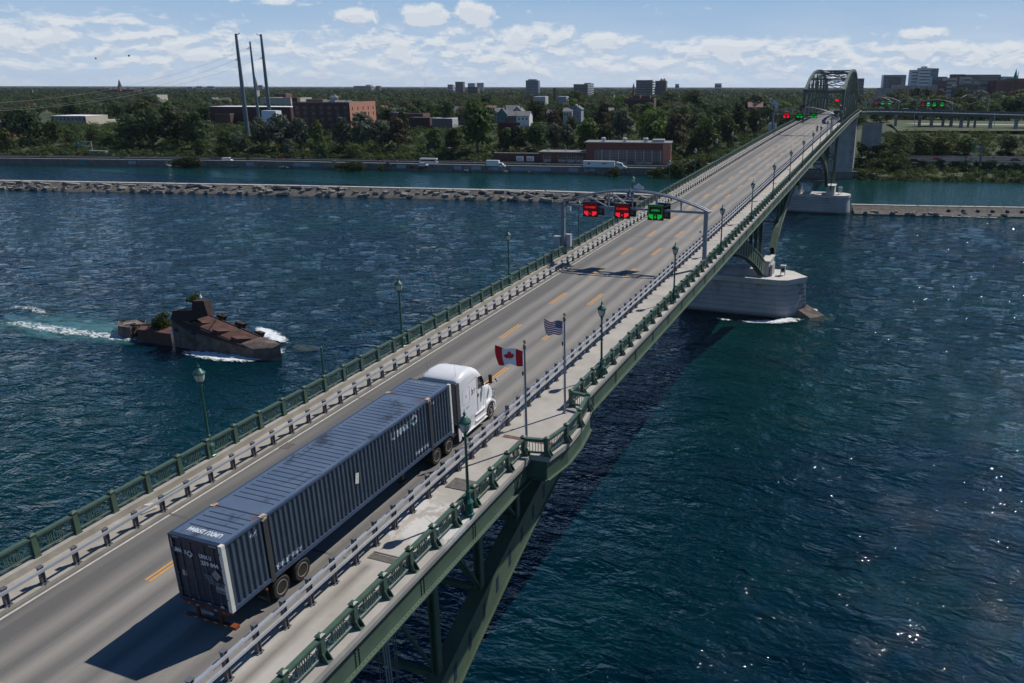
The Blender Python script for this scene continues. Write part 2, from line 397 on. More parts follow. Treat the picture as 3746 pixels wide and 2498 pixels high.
foliage('leaf_brown', (0.059,0.059,0.029), (0.081,0.071,0.035), (0.110,0.088,0.051))
foliage('leaf_far', (0.025,0.047,0.022), (0.035,0.060,0.027), (0.050,0.074,0.034))
foliage('shrub_leaf', (0.030,0.052,0.015), (0.052,0.076,0.021), (0.097,0.105,0.030))
foliage('reed', (0.103,0.110,0.037), (0.147,0.147,0.059), (0.176,0.176,0.074))

# bridge road surface: worn concrete/asphalt with lanes of wear running along the bridge
def deck_mat():
    m_ = bpy.data.materials.new('bridge_road'); m_.use_nodes = True; M['bridge_road'] = m_; t = NT(m_.node_tree); b = m_.node_tree.nodes['Principled BSDF']
    pos = t.node('ShaderNodeNewGeometry').outputs['Position']; sp_ = t.node('ShaderNodeSeparateXYZ'); t.l.new(pos, sp_.inputs[0]); x = sp_.outputs[0]
    wob = t.m('ADD', x, t.m('MULTIPLY', t.m('SUBTRACT', t.noise(pos, .12, 2), .5), .8))
    lane = t.m('SINE', t.m('MULTIPLY', t.m('ADD', wob, 9.7), 2*math.pi/1.69))       # two wheel tracks in every 3.4 m lane
    tr = t.rng(lane, -1, 1, 0, 1)
    st = t.noise(pos, 1.0, 5, .6, .3, (1.6, .035, 1)); st2 = t.noise(pos, 1.0, 3, .5, 0, (.5, .02, 1), (3, 9, 0))
    f = t.m('ADD', t.m('MULTIPLY', tr, .30), t.m('ADD', t.m('MULTIPLY', st, .50), t.m('MULTIPLY', st2, .45)))
    edge = t.rng(x, -9.6, -6.9, .45, 0.); f = t.m('SUBTRACT', f, t.m('MULTIPLY', edge, t.rng(st2, .3, .6, .5, 1)))
    col = t.mix(t.rng(f, .35, .88), (.078,.076,.073), (.275,.250,.216))
    g = t.noise(pos, 55, 2, .7); col = t.mix(.22, col, t.mix(t.rng(g, .3, .7), (.07,.07,.07), (.33,.32,.30)))
    pt = t.noise(pos, .9, 4, .7, .5); col = t.mix(t.rng(pt, .70, .74, 0, .6), col, (.09,.08,.07))
    cr = t.noise(pos, 2.2, 6, .75, 1.2, (1, .5, 1)); col = t.mix(t.m('MULTIPLY', t.rng(cr, .57, .62, 0, .45), t.rng(x, -1.2, -.2)), col, (.08,.075,.07))
    t.l.new(col, b.inputs['Base Color']); b.inputs['Roughness'].default_value = .78
    bn = t.node('ShaderNodeBump', {'Strength': .25, 'Distance': .01}); t.l.new(g, bn.inputs['Height']); t.l.new(bn.outputs[0], b.inputs['Normal'])
deck_mat()
def walk_patch():
    m_ = M['sidewalk']; t = NT(m_.node_tree); b = m_.node_tree.nodes['Principled BSDF']; old = b.inputs['Base Color'].links[0].from_socket
    pos = t.node('ShaderNodeNewGeometry').outputs['Position']; sp_ = t.node('ShaderNodeSeparateXYZ'); t.l.new(pos, sp_.inputs[0]); y = sp_.outputs[1]; x = sp_.outputs[0]
    n1 = t.noise(pos, 1.1, 6, .68, .6, (1, .8, 1)); win = t.m('MULTIPLY', t.rng(y, 6.4, 8.2), t.rng(y, 10.4, 12.0, 1, 0))
    col = t.mix(t.m('MULTIPLY', t.rng(t.m('ADD', n1, t.m('MULTIPLY', win, .2)), .62, .70), t.m('MULTIPLY', win, .7)), old, (.60,.59,.57))
    wear = t.m('MULTIPLY', t.rng(t.m('ABSOLUTE', t.m('SUBTRACT', x, 2.05)), 0, .42, 1, 0), t.m('MULTIPLY', t.rng(y, 5.2, 5.7, 1, 0), t.rng(t.noise(pos, .6, 4), .3, .6, .4, .8)))
    col = t.mix(wear, col, (.13,.115,.10)); t.l.new(col, b.inputs['Base Color'])
walk_patch()
def rivet_mat():
    """green riveted plate: rows of small rivets along the edges, in the plate's own generated grid"""
    m_ = bpy.data.materials.new('riveted'); m_.use_nodes = True; M['riveted'] = m_; t = NT(m_.node_tree); b = m_.node_tree.nodes['Principled BSDF']
    pos = t.node('ShaderNodeTexCoord').outputs['Object']
    vo = t.node('ShaderNodeTexVoronoi', {'Scale': 5.5, 'Randomness': .12}); t.l.new(pos, vo.inputs['Vector'])
    r_ = t.rng(vo.outputs['Distance'], .16, .24, 1, 0)
    col = t.mix(t.rng(t.noise(pos, .7, 3), .35, .65), (.066,.100,.062), (.088,.124,.078))
    t.l.new(col, b.inputs['Base Color']); b.inputs['Roughness'].default_value = .5
    bn = t.node('ShaderNodeBump', {'Strength': .5, 'Distance': .03}); t.l.new(r_, bn.inputs['Height']); t.l.new(bn.outputs[0], b.inputs['Normal'])
rivet_mat()
def coursed():
    """pier masonry: thin dark horizontal courses"""
    m_ = bpy.data.materials.new('coursed'); m_.use_nodes = True; M['coursed'] = m_; t = NT(m_.node_tree); b = m_.node_tree.nodes['Principled BSDF']
    pos = t.node('ShaderNodeNewGeometry').outputs['Position']; sp_ = t.node('ShaderNodeSeparateXYZ'); t.l.new(pos, sp_.inputs[0])
    fr = t.m('FRACT', t.m('DIVIDE', t.m('ADD', sp_.outputs[2], 40), .86)); ln = t.rng(fr, .0, .17, 1, 0)
    col = t.mix(t.rng(t.noise(pos, .3, 5, .6), .35, .65), (.30,.30,.30), (.39,.39,.385))
    col = t.mix(t.m('MULTIPLY', ln, t.rng(t.noise(pos, .5, 3), .35, .6, .5, .95)), col, (.10,.10,.10))
    drip = t.noise(pos, .9, 5, .6, 0, (1.0, 1.0, .12)); col = t.mix(t.rng(drip, .60, .72, 0, .35), col, (.20,.15,.10))
    for xc, hw_ in ((.2, 1.1), (-7.9, 1.3)):                                       # rust run-off below the steel bearings
        dxx = t.m('ABSOLUTE', t.m('SUBTRACT', sp_.outputs[0], xc)); a_ = t.m('MULTIPLY', t.rng(dxx, 0, hw_, 1, 0), t.rng(sp_.outputs[2], -17.6, -14.2, 0, 1))
        a_ = t.m('MULTIPLY', a_, t.rng(t.noise(pos, 1.1, 5, .7, .4, (1, 1, .5)), .42, .62)); col = t.mix(t.m('MULTIPLY', a_, .8), col, (.17,.085,.035))
    col = t.mix(t.rng(sp_.outputs[2], -19.9, -19.2, .95, 0), col, (.035,.035,.03))
    t.l.new(col, b.inputs['Base Color']); b.inputs['Roughness'].default_value = .9
coursed()

def water_mat():
    m_ = bpy.data.materials.new('river_water'); m_.use_nodes = True; M['river_water'] = m_; t = NT(m_.node_tree); b = m_.node_tree.nodes['Principled BSDF']
    pos = t.node('ShaderNodeNewGeometry').outputs['Position']; sp_ = t.node('ShaderNodeSeparateXYZ'); t.l.new(pos, sp_.inputs[0])
    big = t.noise(pos, .012, 4, .55, .6, (1, 1.6, 1)); mid = t.noise(pos, .06, 4, .6, .8, (.7, 1.3, 1))
    deep = t.mix(t.rng(mid, .35, .65), (.0001,.0110,.0200), (.0004,.0170,.0260))
    teal = t.mix(t.rng(mid, .35, .65), (.0004,.0180,.0190), (.0010,.0265,.0260))
    col = t.mix(t.rng(big, .42, .62), deep, teal)
    col = t.mix(t.rng(sp_.outputs[1], 255, 262, 0, .8), col, (.002,.042,.040))
    # whitecaps and streaks where the current boils
    wc = t.noise(pos, 1.0, 7, .72, 1.0, (.16, .55, 1)); reg = t.noise(pos, .035, 3, .5, .4)
    capf = t.m('MULTIPLY', t.rng(wc, .715, .76), t.rng(reg, .50, .62)); 
    col = t.mix(t.m('MULTIPLY', capf, .75), col, (.50,.58,.58))
    t.l.new(col, b.inputs['Base Color']); b.inputs['IOR'].default_value = 1.333
    t.set(b.inputs['Roughness'], t.m('ADD', .022, t.m('MULTIPLY', capf, .6)))
    b.inputs['Specular IOR Level'].default_value = .5
    calm = t.rng(sp_.outputs[1], 255, 262, 1, .35)
    h1 = t.noise(pos, .36, 3, .55, .5, (.75, 1.35, 1)); h2 = t.noise(pos, 1.5, 2, .55, .6, (.75, 1.4, 1)); h3 = t.noise(pos, .09, 3, .5, .8)
    hh = t.m('ADD', t.m('MULTIPLY', h1, 1.5), t.m('ADD', t.m('MULTIPLY', h2, .34), t.m('MULTIPLY', h3, 1.3)))
    hh = t.m('MULTIPLY', hh, calm)
    bn = t.node('ShaderNodeBump', {'Strength': 1.0, 'Distance': .60}); t.l.new(hh, bn.inputs['Height']); t.l.new(bn.outputs[0], b.inputs['Normal'])
water_mat()
def foam_mat():
    m_ = bpy.data.materials.new('foam'); m_.use_nodes = True; M['foam'] = m_; t = NT(m_.node_tree); b = m_.node_tree.nodes['Principled BSDF']
    pos = t.node('ShaderNodeNewGeometry').outputs['Position']; at = t.node('ShaderNodeAttribute', attribute_name='dens').outputs['Fac']
    n1 = t.noise(pos, .9, 8, .72, 1.6, (.65, 1.3, 1)); n2 = t.noise(pos, 3.4, 4, .7, .8)
    nn_ = t.m('ADD', t.m('MULTIPLY', n1, 1.5), t.m('MULTIPLY', n2, .55)); a = t.rng(t.m('ADD', nn_, t.m('MULTIPLY', at, .52)), 1.28, 1.50)
    b.inputs['Base Color'].default_value = (.72,.77,.78,1); b.inputs['Roughness'].default_value = .7
    t.l.new(a, b.inputs['Alpha'])
    bn = t.node('ShaderNodeBump', {'Strength': .8, 'Distance': .3}); t.l.new(n1, bn.inputs['Height']); t.l.new(bn.outputs[0], b.inputs['Normal'])
foam_mat()
def turq_mat():
    m_ = bpy.data.materials.new('aerated_water'); m_.use_nodes = True; M['aerated_water'] = m_; t = NT(m_.node_tree); b = m_.node_tree.nodes['Principled BSDF']
    pos = t.node('ShaderNodeNewGeometry').outputs['Position']; at = t.node('ShaderNodeAttribute', attribute_name='dens').outputs['Fac']
    n1 = t.noise(pos, .25, 6, .6, 1.2, (.6, 1.3, 1))
    t.l.new(t.m('MULTIPLY', t.rng(t.m('ADD', n1, t.m('MULTIPLY', at, .55)), .62, .98), .75), b.inputs['Alpha'])
    b.inputs['Base Color'].default_value = (.07,.22,.22,1); b.inputs['Roughness'].default_value = .2
    bn = t.node('ShaderNodeBump', {'Strength': 1, 'Distance': .4}); t.l.new(n1, bn.inputs['Height']); t.l.new(bn.outputs[0], b.inputs['Normal'])
turq_mat()
emis('led_screen', (.5, .0, .01), .05)
mat('pole_alu', (.22,.25,.28), (.28,.31,.34), 1, .4, metal=.5)
mat('corner_rust', (.45,.41,.33), (.20,.10,.05), 6, .7, lo=.48, hi=.56)
mat('door_rod', (.05,.055,.065), (.09,.085,.08), 3, .5)
mat('placard_grey', (.26,.30,.32), (.17,.20,.22), 5, .6)
mat('lettering_dim2', (.22,.26,.32), None, rough=.7)
CZ1 = 4.02
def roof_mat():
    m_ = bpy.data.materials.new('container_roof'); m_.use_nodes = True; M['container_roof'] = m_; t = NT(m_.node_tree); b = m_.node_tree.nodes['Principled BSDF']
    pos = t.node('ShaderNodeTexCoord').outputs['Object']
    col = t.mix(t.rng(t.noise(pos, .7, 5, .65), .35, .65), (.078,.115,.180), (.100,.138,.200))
    soot = t.noise(pos, .55, 5, .68, .9, (1.1, .8, 1)); col = t.mix(t.rng(soot, .53, .64, 0, .85), col, (.030,.031,.038))
    sp_ = t.node('ShaderNodeSeparateXYZ'); t.l.new(pos, sp_.inputs[0])
    scr = t.noise(pos, 1, 5, .7, .2, (1.2, 9, 1)); col = t.mix(t.rng(scr, .62, .70, 0, .5), col, (.20,.20,.19))
    for (x0, y0, r0) in ((-.25, 2.05, .42), (-.3, 13.8, .55), (-2.35, 2.1, .3), (-2.3, 14.05, .45)):
        dd = t.node('ShaderNodeVectorMath', operation='DISTANCE'); t.l.new(pos, dd.inputs[0]); dd.inputs[1].default_value = (x0, y0, CZ1)
        col = t.mix(t.m('MULTIPLY', t.rng(dd.outputs['Value'], 0, r0, 1, 0), t.rng(t.noise(pos, 5, 5, .7), .38, .58)), col, (.13,.05,.025))
    t.l.new(col, b.inputs['Base Color']); b.inputs['Roughness'].default_value = .42
roof_mat()

def weed_mat():
    m_ = bpy.data.materials.new('weed_water'); m_.use_nodes = True; M['weed_water'] = m_; t = NT(m_.node_tree); b = m_.node_tree.nodes['Principled BSDF']
    pos = t.node('ShaderNodeNewGeometry').outputs['Position']; at = t.node('ShaderNodeAttribute', attribute_name='dens').outputs['Fac']
    n1 = t.noise(pos, .8, 5, .6, 1.2, (.6, 1.6, 1))
    t.l.new(t.m('MULTIPLY', t.rng(t.m('ADD', n1, t.m('MULTIPLY', at, .7)), .6, 1.1), .8), b.inputs['Alpha'])
    b.inputs['Base Color'].default_value = (.045,.050,.018,1); b.inputs['Roughness'].default_value = .15
weed_mat()
# ================================================================= bridge geometry
WZ = -20.0
_ky = [263, 290, 320, 350, 362, 375]; _kz = [8.60, 9.15, 9.5, 9.6, 9.5, 9.3]
def zd(y):
    if y <= 263: return .0329*y + 5.71e-5*y*y - 2.2e-7*y**3
    return float(np.interp(y, _ky, _kz))
def dx(y): return -2.31e-5*max(y-60, 0)**2
def ypath(y0, y1, step=6.0):
    n = max(1, int(math.ceil((y1-y0)/step))); return [(dx(y), y, zd(y)) for y in np.linspace(y0, y1, n+1)]
Y0, YP2, Y1 = -34.0, 258.0, 366.0
def slope(y): return math.atan((zd(y+.5)-zd(y-.5)))

bridge = thing('road_bridge', 'long green steel arch bridge carrying three traffic lanes across the river', 'bridge', (-3.6, 0, -2))
MB().sweep([(-9.8,-.22), (1.15,-.22), (1.15,0), (-9.8,0)], ypath(Y0, Y1)).build('road_deck', 'bridge_road', bridge)
MB().sweep([(-12.0,-.22), (-9.8,-.22), (-9.8,.17), (-11.28,.19), (-11.30,.50), (-12.0,.50)], ypath(Y0, 262)).build('kerb', 'kerb_concrete', bridge)
MB().sweep([(1.15,-.22), (4.33,-.22), (4.36,.0), (4.33,.20), (1.15,.20)], ypath(Y0, 262)).build('sidewalk', 'sidewalk', bridge)
MB().sweep([(2.9,-.22), (4.33,-.22), (4.36,.0), (4.33,.20), (2.9,.20)], ypath(262, Y1)).build('sidewalk', 'sidewalk', bridge, 'narrow sidewalk passing outside the truss')
for x0, x1 in ((4.08, 4.16), (-11.96, -11.88)):
    g = MB().sweep([(x0,-1.30), (x1,-1.30), (x1,-.225), (x0,-.225)], ypath(Y0, 262 if x0 < 0 else Y1))
    g.sweep([(x0-.02,-1.39), (x1+.20,-1.39), (x1+.20,-1.33), (x0-.02,-1.33)], ypath(Y0, 262 if x0 < 0 else Y1))
    if x0 > 0:
        y = -12.0
        while y < 250:                                                       # web splices: pairs of riveted stiffeners
            for dy in (-.11, .11): g.box((x1+dx(y)+.012, y+dy, zd(y)-.78), (.03, .05, 1.02))
            if y < 45:
                for dy in (-.11, .11):
                    for k in range(7): g.box((x1+dx(y)+.035, y+dy, zd(y)-1.2+k*.14), (.03, .03, .03))
            y += 4.55 if y < 14 or y > 26 else 2.3
        y = -12.0
        while y < 60: g.box((x1+dx(y)+.10, y, zd(y)-1.315), (.03, .035, .03)); y += .22
    g.build('fascia_girder', 'green_steel', bridge)
# markings and joints as thin sheets on the deck
def strip(mb, x0, x1, y0, y1, h=.005, n=1):
    ys = np.linspace(y0, y1, n+1)
    for a, b_ in zip(ys, ys[1:]):
        mb.quad((x0+dx(a), a, zd(a)+h), (x1+dx(a), a, zd(a)+h), (x1+dx(b_), b_, zd(b_)+h), (x0+dx(b_), b_, zd(b_)+h))
for xa_, xb_ in ((-9.67, -9.55), (.66, .78)): mk = MB(); strip(mk, xa_, xb_, Y0, 258, .005, 60); mk.build('edge_line', 'white_paint', bridge)
ds = [(-6.245, 1.41), (-6.245, -8.29), (-2.927, -8.29), (-6.245, -17.99)]
for k in range(0, 24):
    y = 34.46-9.70*2+9.70*k
    for cx in (-6.245, -2.927):
        yy = y - (.8 if cx < -5 else 0)
        if yy < 250: ds.append((cx, yy))
for cx, yy in ds:
    mk = MB()
    for o_ in (-.12, .12): strip(mk, cx+o_-.055, cx+o_+.055, yy, yy+3.6)
    mk.build('lane_dash', 'yellow_paint', bridge)
for (y, wd) in ((5.6, .11), (20.3, .10), (72.0, .09), (128.2, .10), (134.2, .14), (201, .12)): mk = MB(); strip(mk, -9.78, 1.13, y, y+wd, .006); mk.build('expansion_joint', 'dark_joint', bridge)
for (x, y) in ((-9.3, 13.0), (-9.25, 77), (-9.25, 143)): mk = MB(); strip(mk, x-.3, x+.35, y, y+.7, .010); mk.build('drain_grate', 'dark_joint', bridge)
mk = MB(); mk.b(1.9, 5.1, 18.15, 18.5, zd(18.3)+.2, zd(18.3)+.212); mk.build('joint_plate', 'red_joint', bridge, 'dull red joint plate across the sidewalk')
mk = MB(); mk.b(1.7, 3.75, 5.75, 6.15, zd(6)+.2, zd(6)+.213); mk.b(1.7, 3.6, 6.2, 6.27, zd(6.2)+.2, zd(6.2)+.225)
mk.b(1.75, 3.75, 12.15, 13.2, zd(12.7)+.19, zd(12.7)+.218)
for y in (72, 90, 108, 126, 144, 162, 180, 198): mk.b(1.3+dx(y), 4.2+dx(y), y, y+.1, zd(y)+.19, zd(y)+.206)
mk.build('joint_plate', 'dark_joint', bridge, 'grey steel plates across the sidewalk joints')
# under-deck: floor beams and stringers
beams = []
y = -10.0
while y < 262:
    mb = MB(); x = dx(y); z = zd(y)
    mb.b(x-11.8, x+4.05, y-.13, y+.13, z-1.55, z-.24); mb.build('floor_beam', 'green_steel', bridge) if y < 262 else None
    y += 4.95
mb = MB()
for xs in (-10, -6.1, -3.6, -1.1, 2.4): mb.sweep([(xs-.12,-1.0), (xs+.12,-1.0), (xs+.12,-.24), (xs-.12,-.24)], ypath(Y0, 262))
mb.build('stringers', 'green_steel', bridge)

# arch ribs: (foot y0, foot y1, rib curve)
def rib0(y): return 0.9 + .035*(y-62) - .00455*(y-62)**2 if y < 62 else .9 + .035*(y-62) - .0041*(y-62)**2
def rib1(y): return 4.3 - .00335*(y-190)**2 - .03*max(0, abs(y-190)-50)**2
def ribd(y, c, L): return 1.25 + 1.25*min(1, abs(y-c)/L)
SP = [(12.0, 119.5, rib0, 62, 55), (131, 249.0, rib1, 190, 60), (-96, 3.0, lambda y: -1.6-.0046*(y+46)**2, -46, 50)]
for si, (ya, yb, fz, c, L) in enumerate(SP):
    for xp in (.70, -8.25):
        n = 30; ys = np.linspace(ya, yb, n+1); mb = MB()
        secs = []
        for y in ys:
            d_ = ribd(y, c, L)/2; z = fz(y); tn = (fz(y+.3)-fz(y-.3))/.6; nn = math.sqrt(1+tn*tn); z = min(z, zd(y)-1.6-d_)
            ny, nz = -tn/nn, 1/nn; x = xp+dx(y)
            secs.append([(x-.38, y-ny*d_, z-nz*d_), (x+.38, y-ny*d_, z-nz*d_), (x+.38, y+ny*d_, z+nz*d_), (x-.38, y+ny*d_, z+nz*d_)])
        vs = [p for s_ in secs for p in s_]; fs = []
        for k in range(n):
            for i in range(4):
                j = (i+1) % 4; fs.append((k*4+i, (k+1)*4+i, (k+1)*4+j, k*4+j)[::-1])
        mb.add(vs, fs)
        # top and bottom flanges proud of the web, and access-hole frames on the near face
        for k in range(n):
            for (ia, ib, e) in ((2, 3, 1), (1, 0, -1)):
                a, b_ = Vector(secs[k][ia]), Vector(secs[k+1][ia]); a2, b2 = Vector(secs[k][ib]), Vector(secs[k+1][ib])
                mb.bar((a+a2)/2, (b_+b2)/2, .98, .10)
        o = mb.build('arch_rib', 'riveted' if xp > 0 and si == 0 else 'green_steel', bridge)
        # openings in the web face, their inner shade put into raised dark plates, one near every 1.9 m
        mb = MB()
        if xp > 0:
            k = ya+1.2
            while k < yb-1:
                if si < 2 and (k < 45 or k > 80):
                    z = fz(k); z = min(z, zd(k)-1.6-ribd(k, c, L)/2); tn = (fz(k+.3)-fz(k-.3))/.6; a = math.atan(tn); hh = ribd(k, c, L)*.19
                    cvec = Vector((xp+dx(k)+.383, k, z)); t_ = Vector((0, math.cos(a), math.sin(a))); u_ = Vector((0, 0, 1))
                    mb = MB(); mb.prism([(-.20,-hh*1.3), (.16,-hh*1.3), (.20,hh*1.1), (-.16,hh*1.1)], cvec, t_, u_, (.012, 0, 0)); mb.build('web_opening', 'groove_dark', bridge)
                k += 1.75
        # posts from rib to deck
        y = math.ceil((ya-12.0)/4.95)*4.95+12.0; prev = None
        while y < yb:
            z0 = min(fz(y), zd(y)-1.6-ribd(y, c, L)/2)+ribd(y, c, L)/2-.1; z1 = zd(y)-1.5
            if z1-z0 > .5 and si < 2:
                m2 = MB(); x = xp+dx(y)
                m2.bar((x-.18, y, z0), (x-.18, y, z1), .10, .42); m2.bar((x+.18, y, z0), (x+.18, y, z1), .10, .42); m2.bar((x, y, z0), (x, y, z1), .26, .06)
                m2.build('spandrel_post', 'green_steel', bridge)
                if xp < 0 and z1-z0 > 1.6:
                    m3 = MB(); xa, xb = xp+dx(y)+.3, .70+dx(y)-.3
                    m3.bar((xa, y, z0+.2), (xb, y, z1-.2), .14, .18); m3.bar((xa, y+.2, z1-.2), (xb, y+.2, z0+.2), .14, .18); m3.bar((xa, y, z0+.1), (xb, y, z0+.1), .3, .35); m3.bar((xa, y, (z0+z1)/2), (xb, y, (z0+z1)/2), .25, .3)
                    m3.build('cross_brace', 'green_steel', bridge)
                if prev is not None and z1-z0 > 1.2:
                    m3 = MB(); x = xp+dx(y); m3.bar((x, prev[0], prev[2]-.1), (x, y, z0+.3), .2, .16)
                    if y < 40:                                              # lacing bars
                        a, b_ = Vector((x+.12, prev[0], prev[2]-.1)), Vector((x+.12, y, z0+.3)); nl = 14
                        for q in range(nl):
                            t0, t1 = q/nl, (q+1)/nl; sgn = .14 if q % 2 else -.14
                            m3.bar(a.lerp(b_, t0)+Vector((0, 0, sgn)), a.lerp(b_, t1)+Vector((0, 0, -sgn)), .03, .04)
                    m3.build('diagonal', 'green_steel', bridge)
                prev = (y, z0, z1)
            y += 4.95
# solid curved spandrel plates with stiffeners where the ribs land on the first river pier
mb = MB()
for (y0_, y1_, f_) in ((84.0, 118.5, rib0),):
    ys = np.linspace(y0_, y1_, 16)
    for a, b_ in zip(ys, ys[1:]):
        for s_ in (1,):
            za, zb = f_(a)+ribd(a, 62, 55)*.5, f_(b_)+ribd(b_, 62, 55)*.5
            mb.bar((1.05+dx(a), a, za), (1.05+dx(b_), b_, zb), .28, .22)
            mb.bar((1.12+dx(a), a, za-.1), (1.12+dx(a), a, f_(a)-ribd(a, 62, 55)*.45), .10, .10)
mb.build('stiffener', 'green_steel', bridge)
# service pipes hanging by a deck joint, with the caged ladder
mb = MB()
for k in range(3): mb.path([(1.5+.07*k, 6.4+.1*k, -1.4), (1.45+.07*k, 6.7+.1*k, -7), (1.4+.05*k, 7.0+.12*k, -19.5)], .035, 6)
mb.build('service_pipe', 'aluminium', bridge)
mb = MB()
for xx, yy in ((-.2, 8.3), (.35, 8.3), (-.3, 8.9), (.45, 8.9), (.08, 9.2)): mb.tube((xx, yy, -18), (xx, yy, -1.6), .03, .03, 5)
for k in range(26): mb.tube((-.2, 8.3, -17+k*.6), (.35, 8.3, -17+k*.6), .02, .02, 5); mb.path([(-.2, 8.3, -17.1+k*.6), (-.3, 8.9, -17.1+k*.6), (.08, 9.2, -17.1+k*.6), (.45, 8.9, -17.1+k*.6), (.35, 8.3, -17.1+k*.6)], .016, 4)
mb.build('ladder', 'post_steel', bridge)

# balcony bulging from the sidewalk around the flagpoles
BY = [(16.75, 4.30), (16.8, 5.42), (18.9, 5.78), (21.0, 5.72), (23.4, 5.38), (23.45, 4.30)]
mb = MB(); zb_ = lambda y: zd(y)
top = [(x, y, zb_(y)+.20) for y, x in BY]; bot = [(x, y, zb_(y)-.10) for y, x in BY]
n = len(BY); mb.add(top+bot, [tuple(range(n)), tuple(range(2*n-1, n-1, -1))]+[(i, i+n, (i+1) % n+n, (i+1) % n) for i in range(n)])
mb.build('balcony_slab', 'sidewalk', bridge)
mb = MB()
for (ya_, xa_), (yb2, xb2) in zip(BY, BY[1:]):
    d = .16
    mb.bar((xa_-d, ya_, zb_(ya_)-.62), (xb2-d, yb2, zb_(yb2)-.62), .08, 1.02); mb.bar((xa_-d+.06, ya_, zb_(ya_)-1.17), (xb2-d+.06, yb2, zb_(yb2)-1.17), .26, .06)
for y in (17.35, 20.1, 22.9):
    mb.prism([(0, 0), (4.1, 1.6), (4.1, 2.5), (0, 2.5)], (.9, y-.06, zb_(y)-2.65), (1, 0, 0), (0, 0, 1), (0, .12, 0))
mb.build('balcony_girder', 'green_steel', bridge)

# ---------------------------------------------------------------- piers
def pier(name, label, yc, x0, x1, zt, pointed, hy=4.2):
    root = thing(name, label, 'bridge pier', ((x0+x1)/2, yc, WZ-2))
    def outline(e, hy_):
        pts = [(x0-e+2.4-2.4*math.sin(t), yc-(hy_)*math.cos(t)) for t in np.linspace(math.pi, 0, 11)]     # round downstream end
        pts = [(x0-e+2.6-2.6*math.sin(t), yc+hy_*math.cos(t)) for t in np.linspace(0, math.pi, 13)]
        if pointed: pts += [(x1+e-4.6, yc-hy_), (x1+e-3.0, yc-hy_*.9), (x1+e, yc+.2), (x1+e-3.0, yc+hy_*.9), (x1+e-4.6, yc+hy_)]
        else: pts += [(x1+e-3.4+3.4*math.sin(t), yc-hy_*math.cos(t)) for t in np.linspace(0, math.pi, 17)]
        return pts
    def ring(mb, a, za, b_, zb, caps=True):
        n_ = len(a); mb.add([(x, y, za) for x, y in a]+[(x, y, zb) for x, y in b_], [(i, (i+1) % n_, (i+1) % n_+n_, i+n_) for i in range(n_)]+[tuple(range(n_, 2*n_)), tuple(range(n_-1, -1, -1))])
    mb = MB(); ring(mb, outline(.75, hy+.75), WZ-2.5, outline(0, hy), zt-.9); mb.build('shaft', 'coursed', root)
    mb = MB(); ring(mb, outline(.28, hy+.28), zt-.895, outline(.28, hy+.28), zt); mb.build('cap', 'pier_cap', root)
    return root
p1 = pier('bridge_pier', 'nearest white masonry bridge pier with a pointed cutwater standing in the river', 126.0, -15.0, 7.6, -13.0, True)
mb = MB(); mb.b(-.15, 1.15, 124.0, 130.2, -13.0, -10.45); mb.b(-.3, 1.3, 123.8, 130.4, -10.45, -10.2); mb.build('bearing_block', 'pier_cap', p1)
mb = MB(); mb.b(-8.9, -7.6, 124.0, 130.2, -13, -10.5); mb.build('bearing_block', 'pier_cap', p1)
mb = MB(); mb.b(-7, -.6, 122.9, 124.5, -13, -11.6); mb.build('wall', 'pier_concrete', p1)
mb = MB(); mb.b(1.35, 1.75, 124.2, 127.5, -13, -10.9); mb.build('column', 'pier_concrete', p1)
mb = MB()
for k in range(7): 
    wv = .75 if k % 2 else 1.25
    for sx in (-1,): mb.prism([(0, 0), (wv, 0), (wv, .62), (0, .62)], (7.98-wv-.02*k+.085*(6-k)-.22, 126-.62*wv-.12-.12*k, -19.1+k*.74), (.80, .60, .0), (.012, 0, 1), (.03, -.04, 0))
mb.build('stone_facing', 'granite', p1)
mb = MB(); mb.b(3.1, 3.9, 125.4, 126.2, -12.4, -11.2); mb.b(3.0, 4.0, 125.3, 126.3, -11.2, -11.12)
for a in ((3.15, 125.5), (3.85, 125.5), (3.15, 126.1), (3.85, 126.1)): mb.b(a[0]-.04, a[0]+.04, a[1]-.04, a[1]+.04, -13, -12.4)
mb.build('equipment_cabinet', 'cabinet', p1); MB().b(3.2, 3.8, 125.37, 125.395, -12.2, -11.5).build('cabinet_door', 'groove_dark', p1)
# ice-breaking toe of the pier
mb = MB(); mb.add([(6.6, 124.2, -18.6), (8.1, 126.2, -18.2), (7.6, 128.5, -18.6), (12.6, 126.3, -20.6), (10.4, 123.2, -20.6), (6.4, 122.6, -20.9), (8, 130, -20.9)], [(0, 4, 3, 1), (1, 3, 2), (0, 5, 4), (2, 3, 6)])
mb.build('cutwater_toe', 'wreck_concrete', p1)
p2 = pier('bridge_pier', 'farther white masonry bridge pier with a rounded end where the breakwater begins', 257.0, -16.0, 6.9, -14.0, False)
mb = MB(); mb.b(-.5, 2.1, 253.4, 259.5, -14, -11.2); mb.b(-.7, 2.3, 253.2, 259.7, -11.2, -10.95); mb.build('bearing_block', 'pier_cap', p2); mb = MB(); mb.b(-10.6, -8.6, 253.4, 259.5, -14, -11.0); mb.build('bearing_block', 'pier_cap', p2)
mb = MB(); mb.b(3.2, 4.3, 256, 257, -13.4, -11.7); mb.b(3.1, 4.4, 255.9, 257.1, -11.7, -11.6)
for a in ((3.3, 256.1), (4.2, 256.1), (3.3, 256.9), (4.2, 256.9)): mb.b(a[0]-.05, a[0]+.05, a[1]-.05, a[1]+.05, -14, -13.4)
mb.build('equipment_cabinet', 'cabinet', p2)
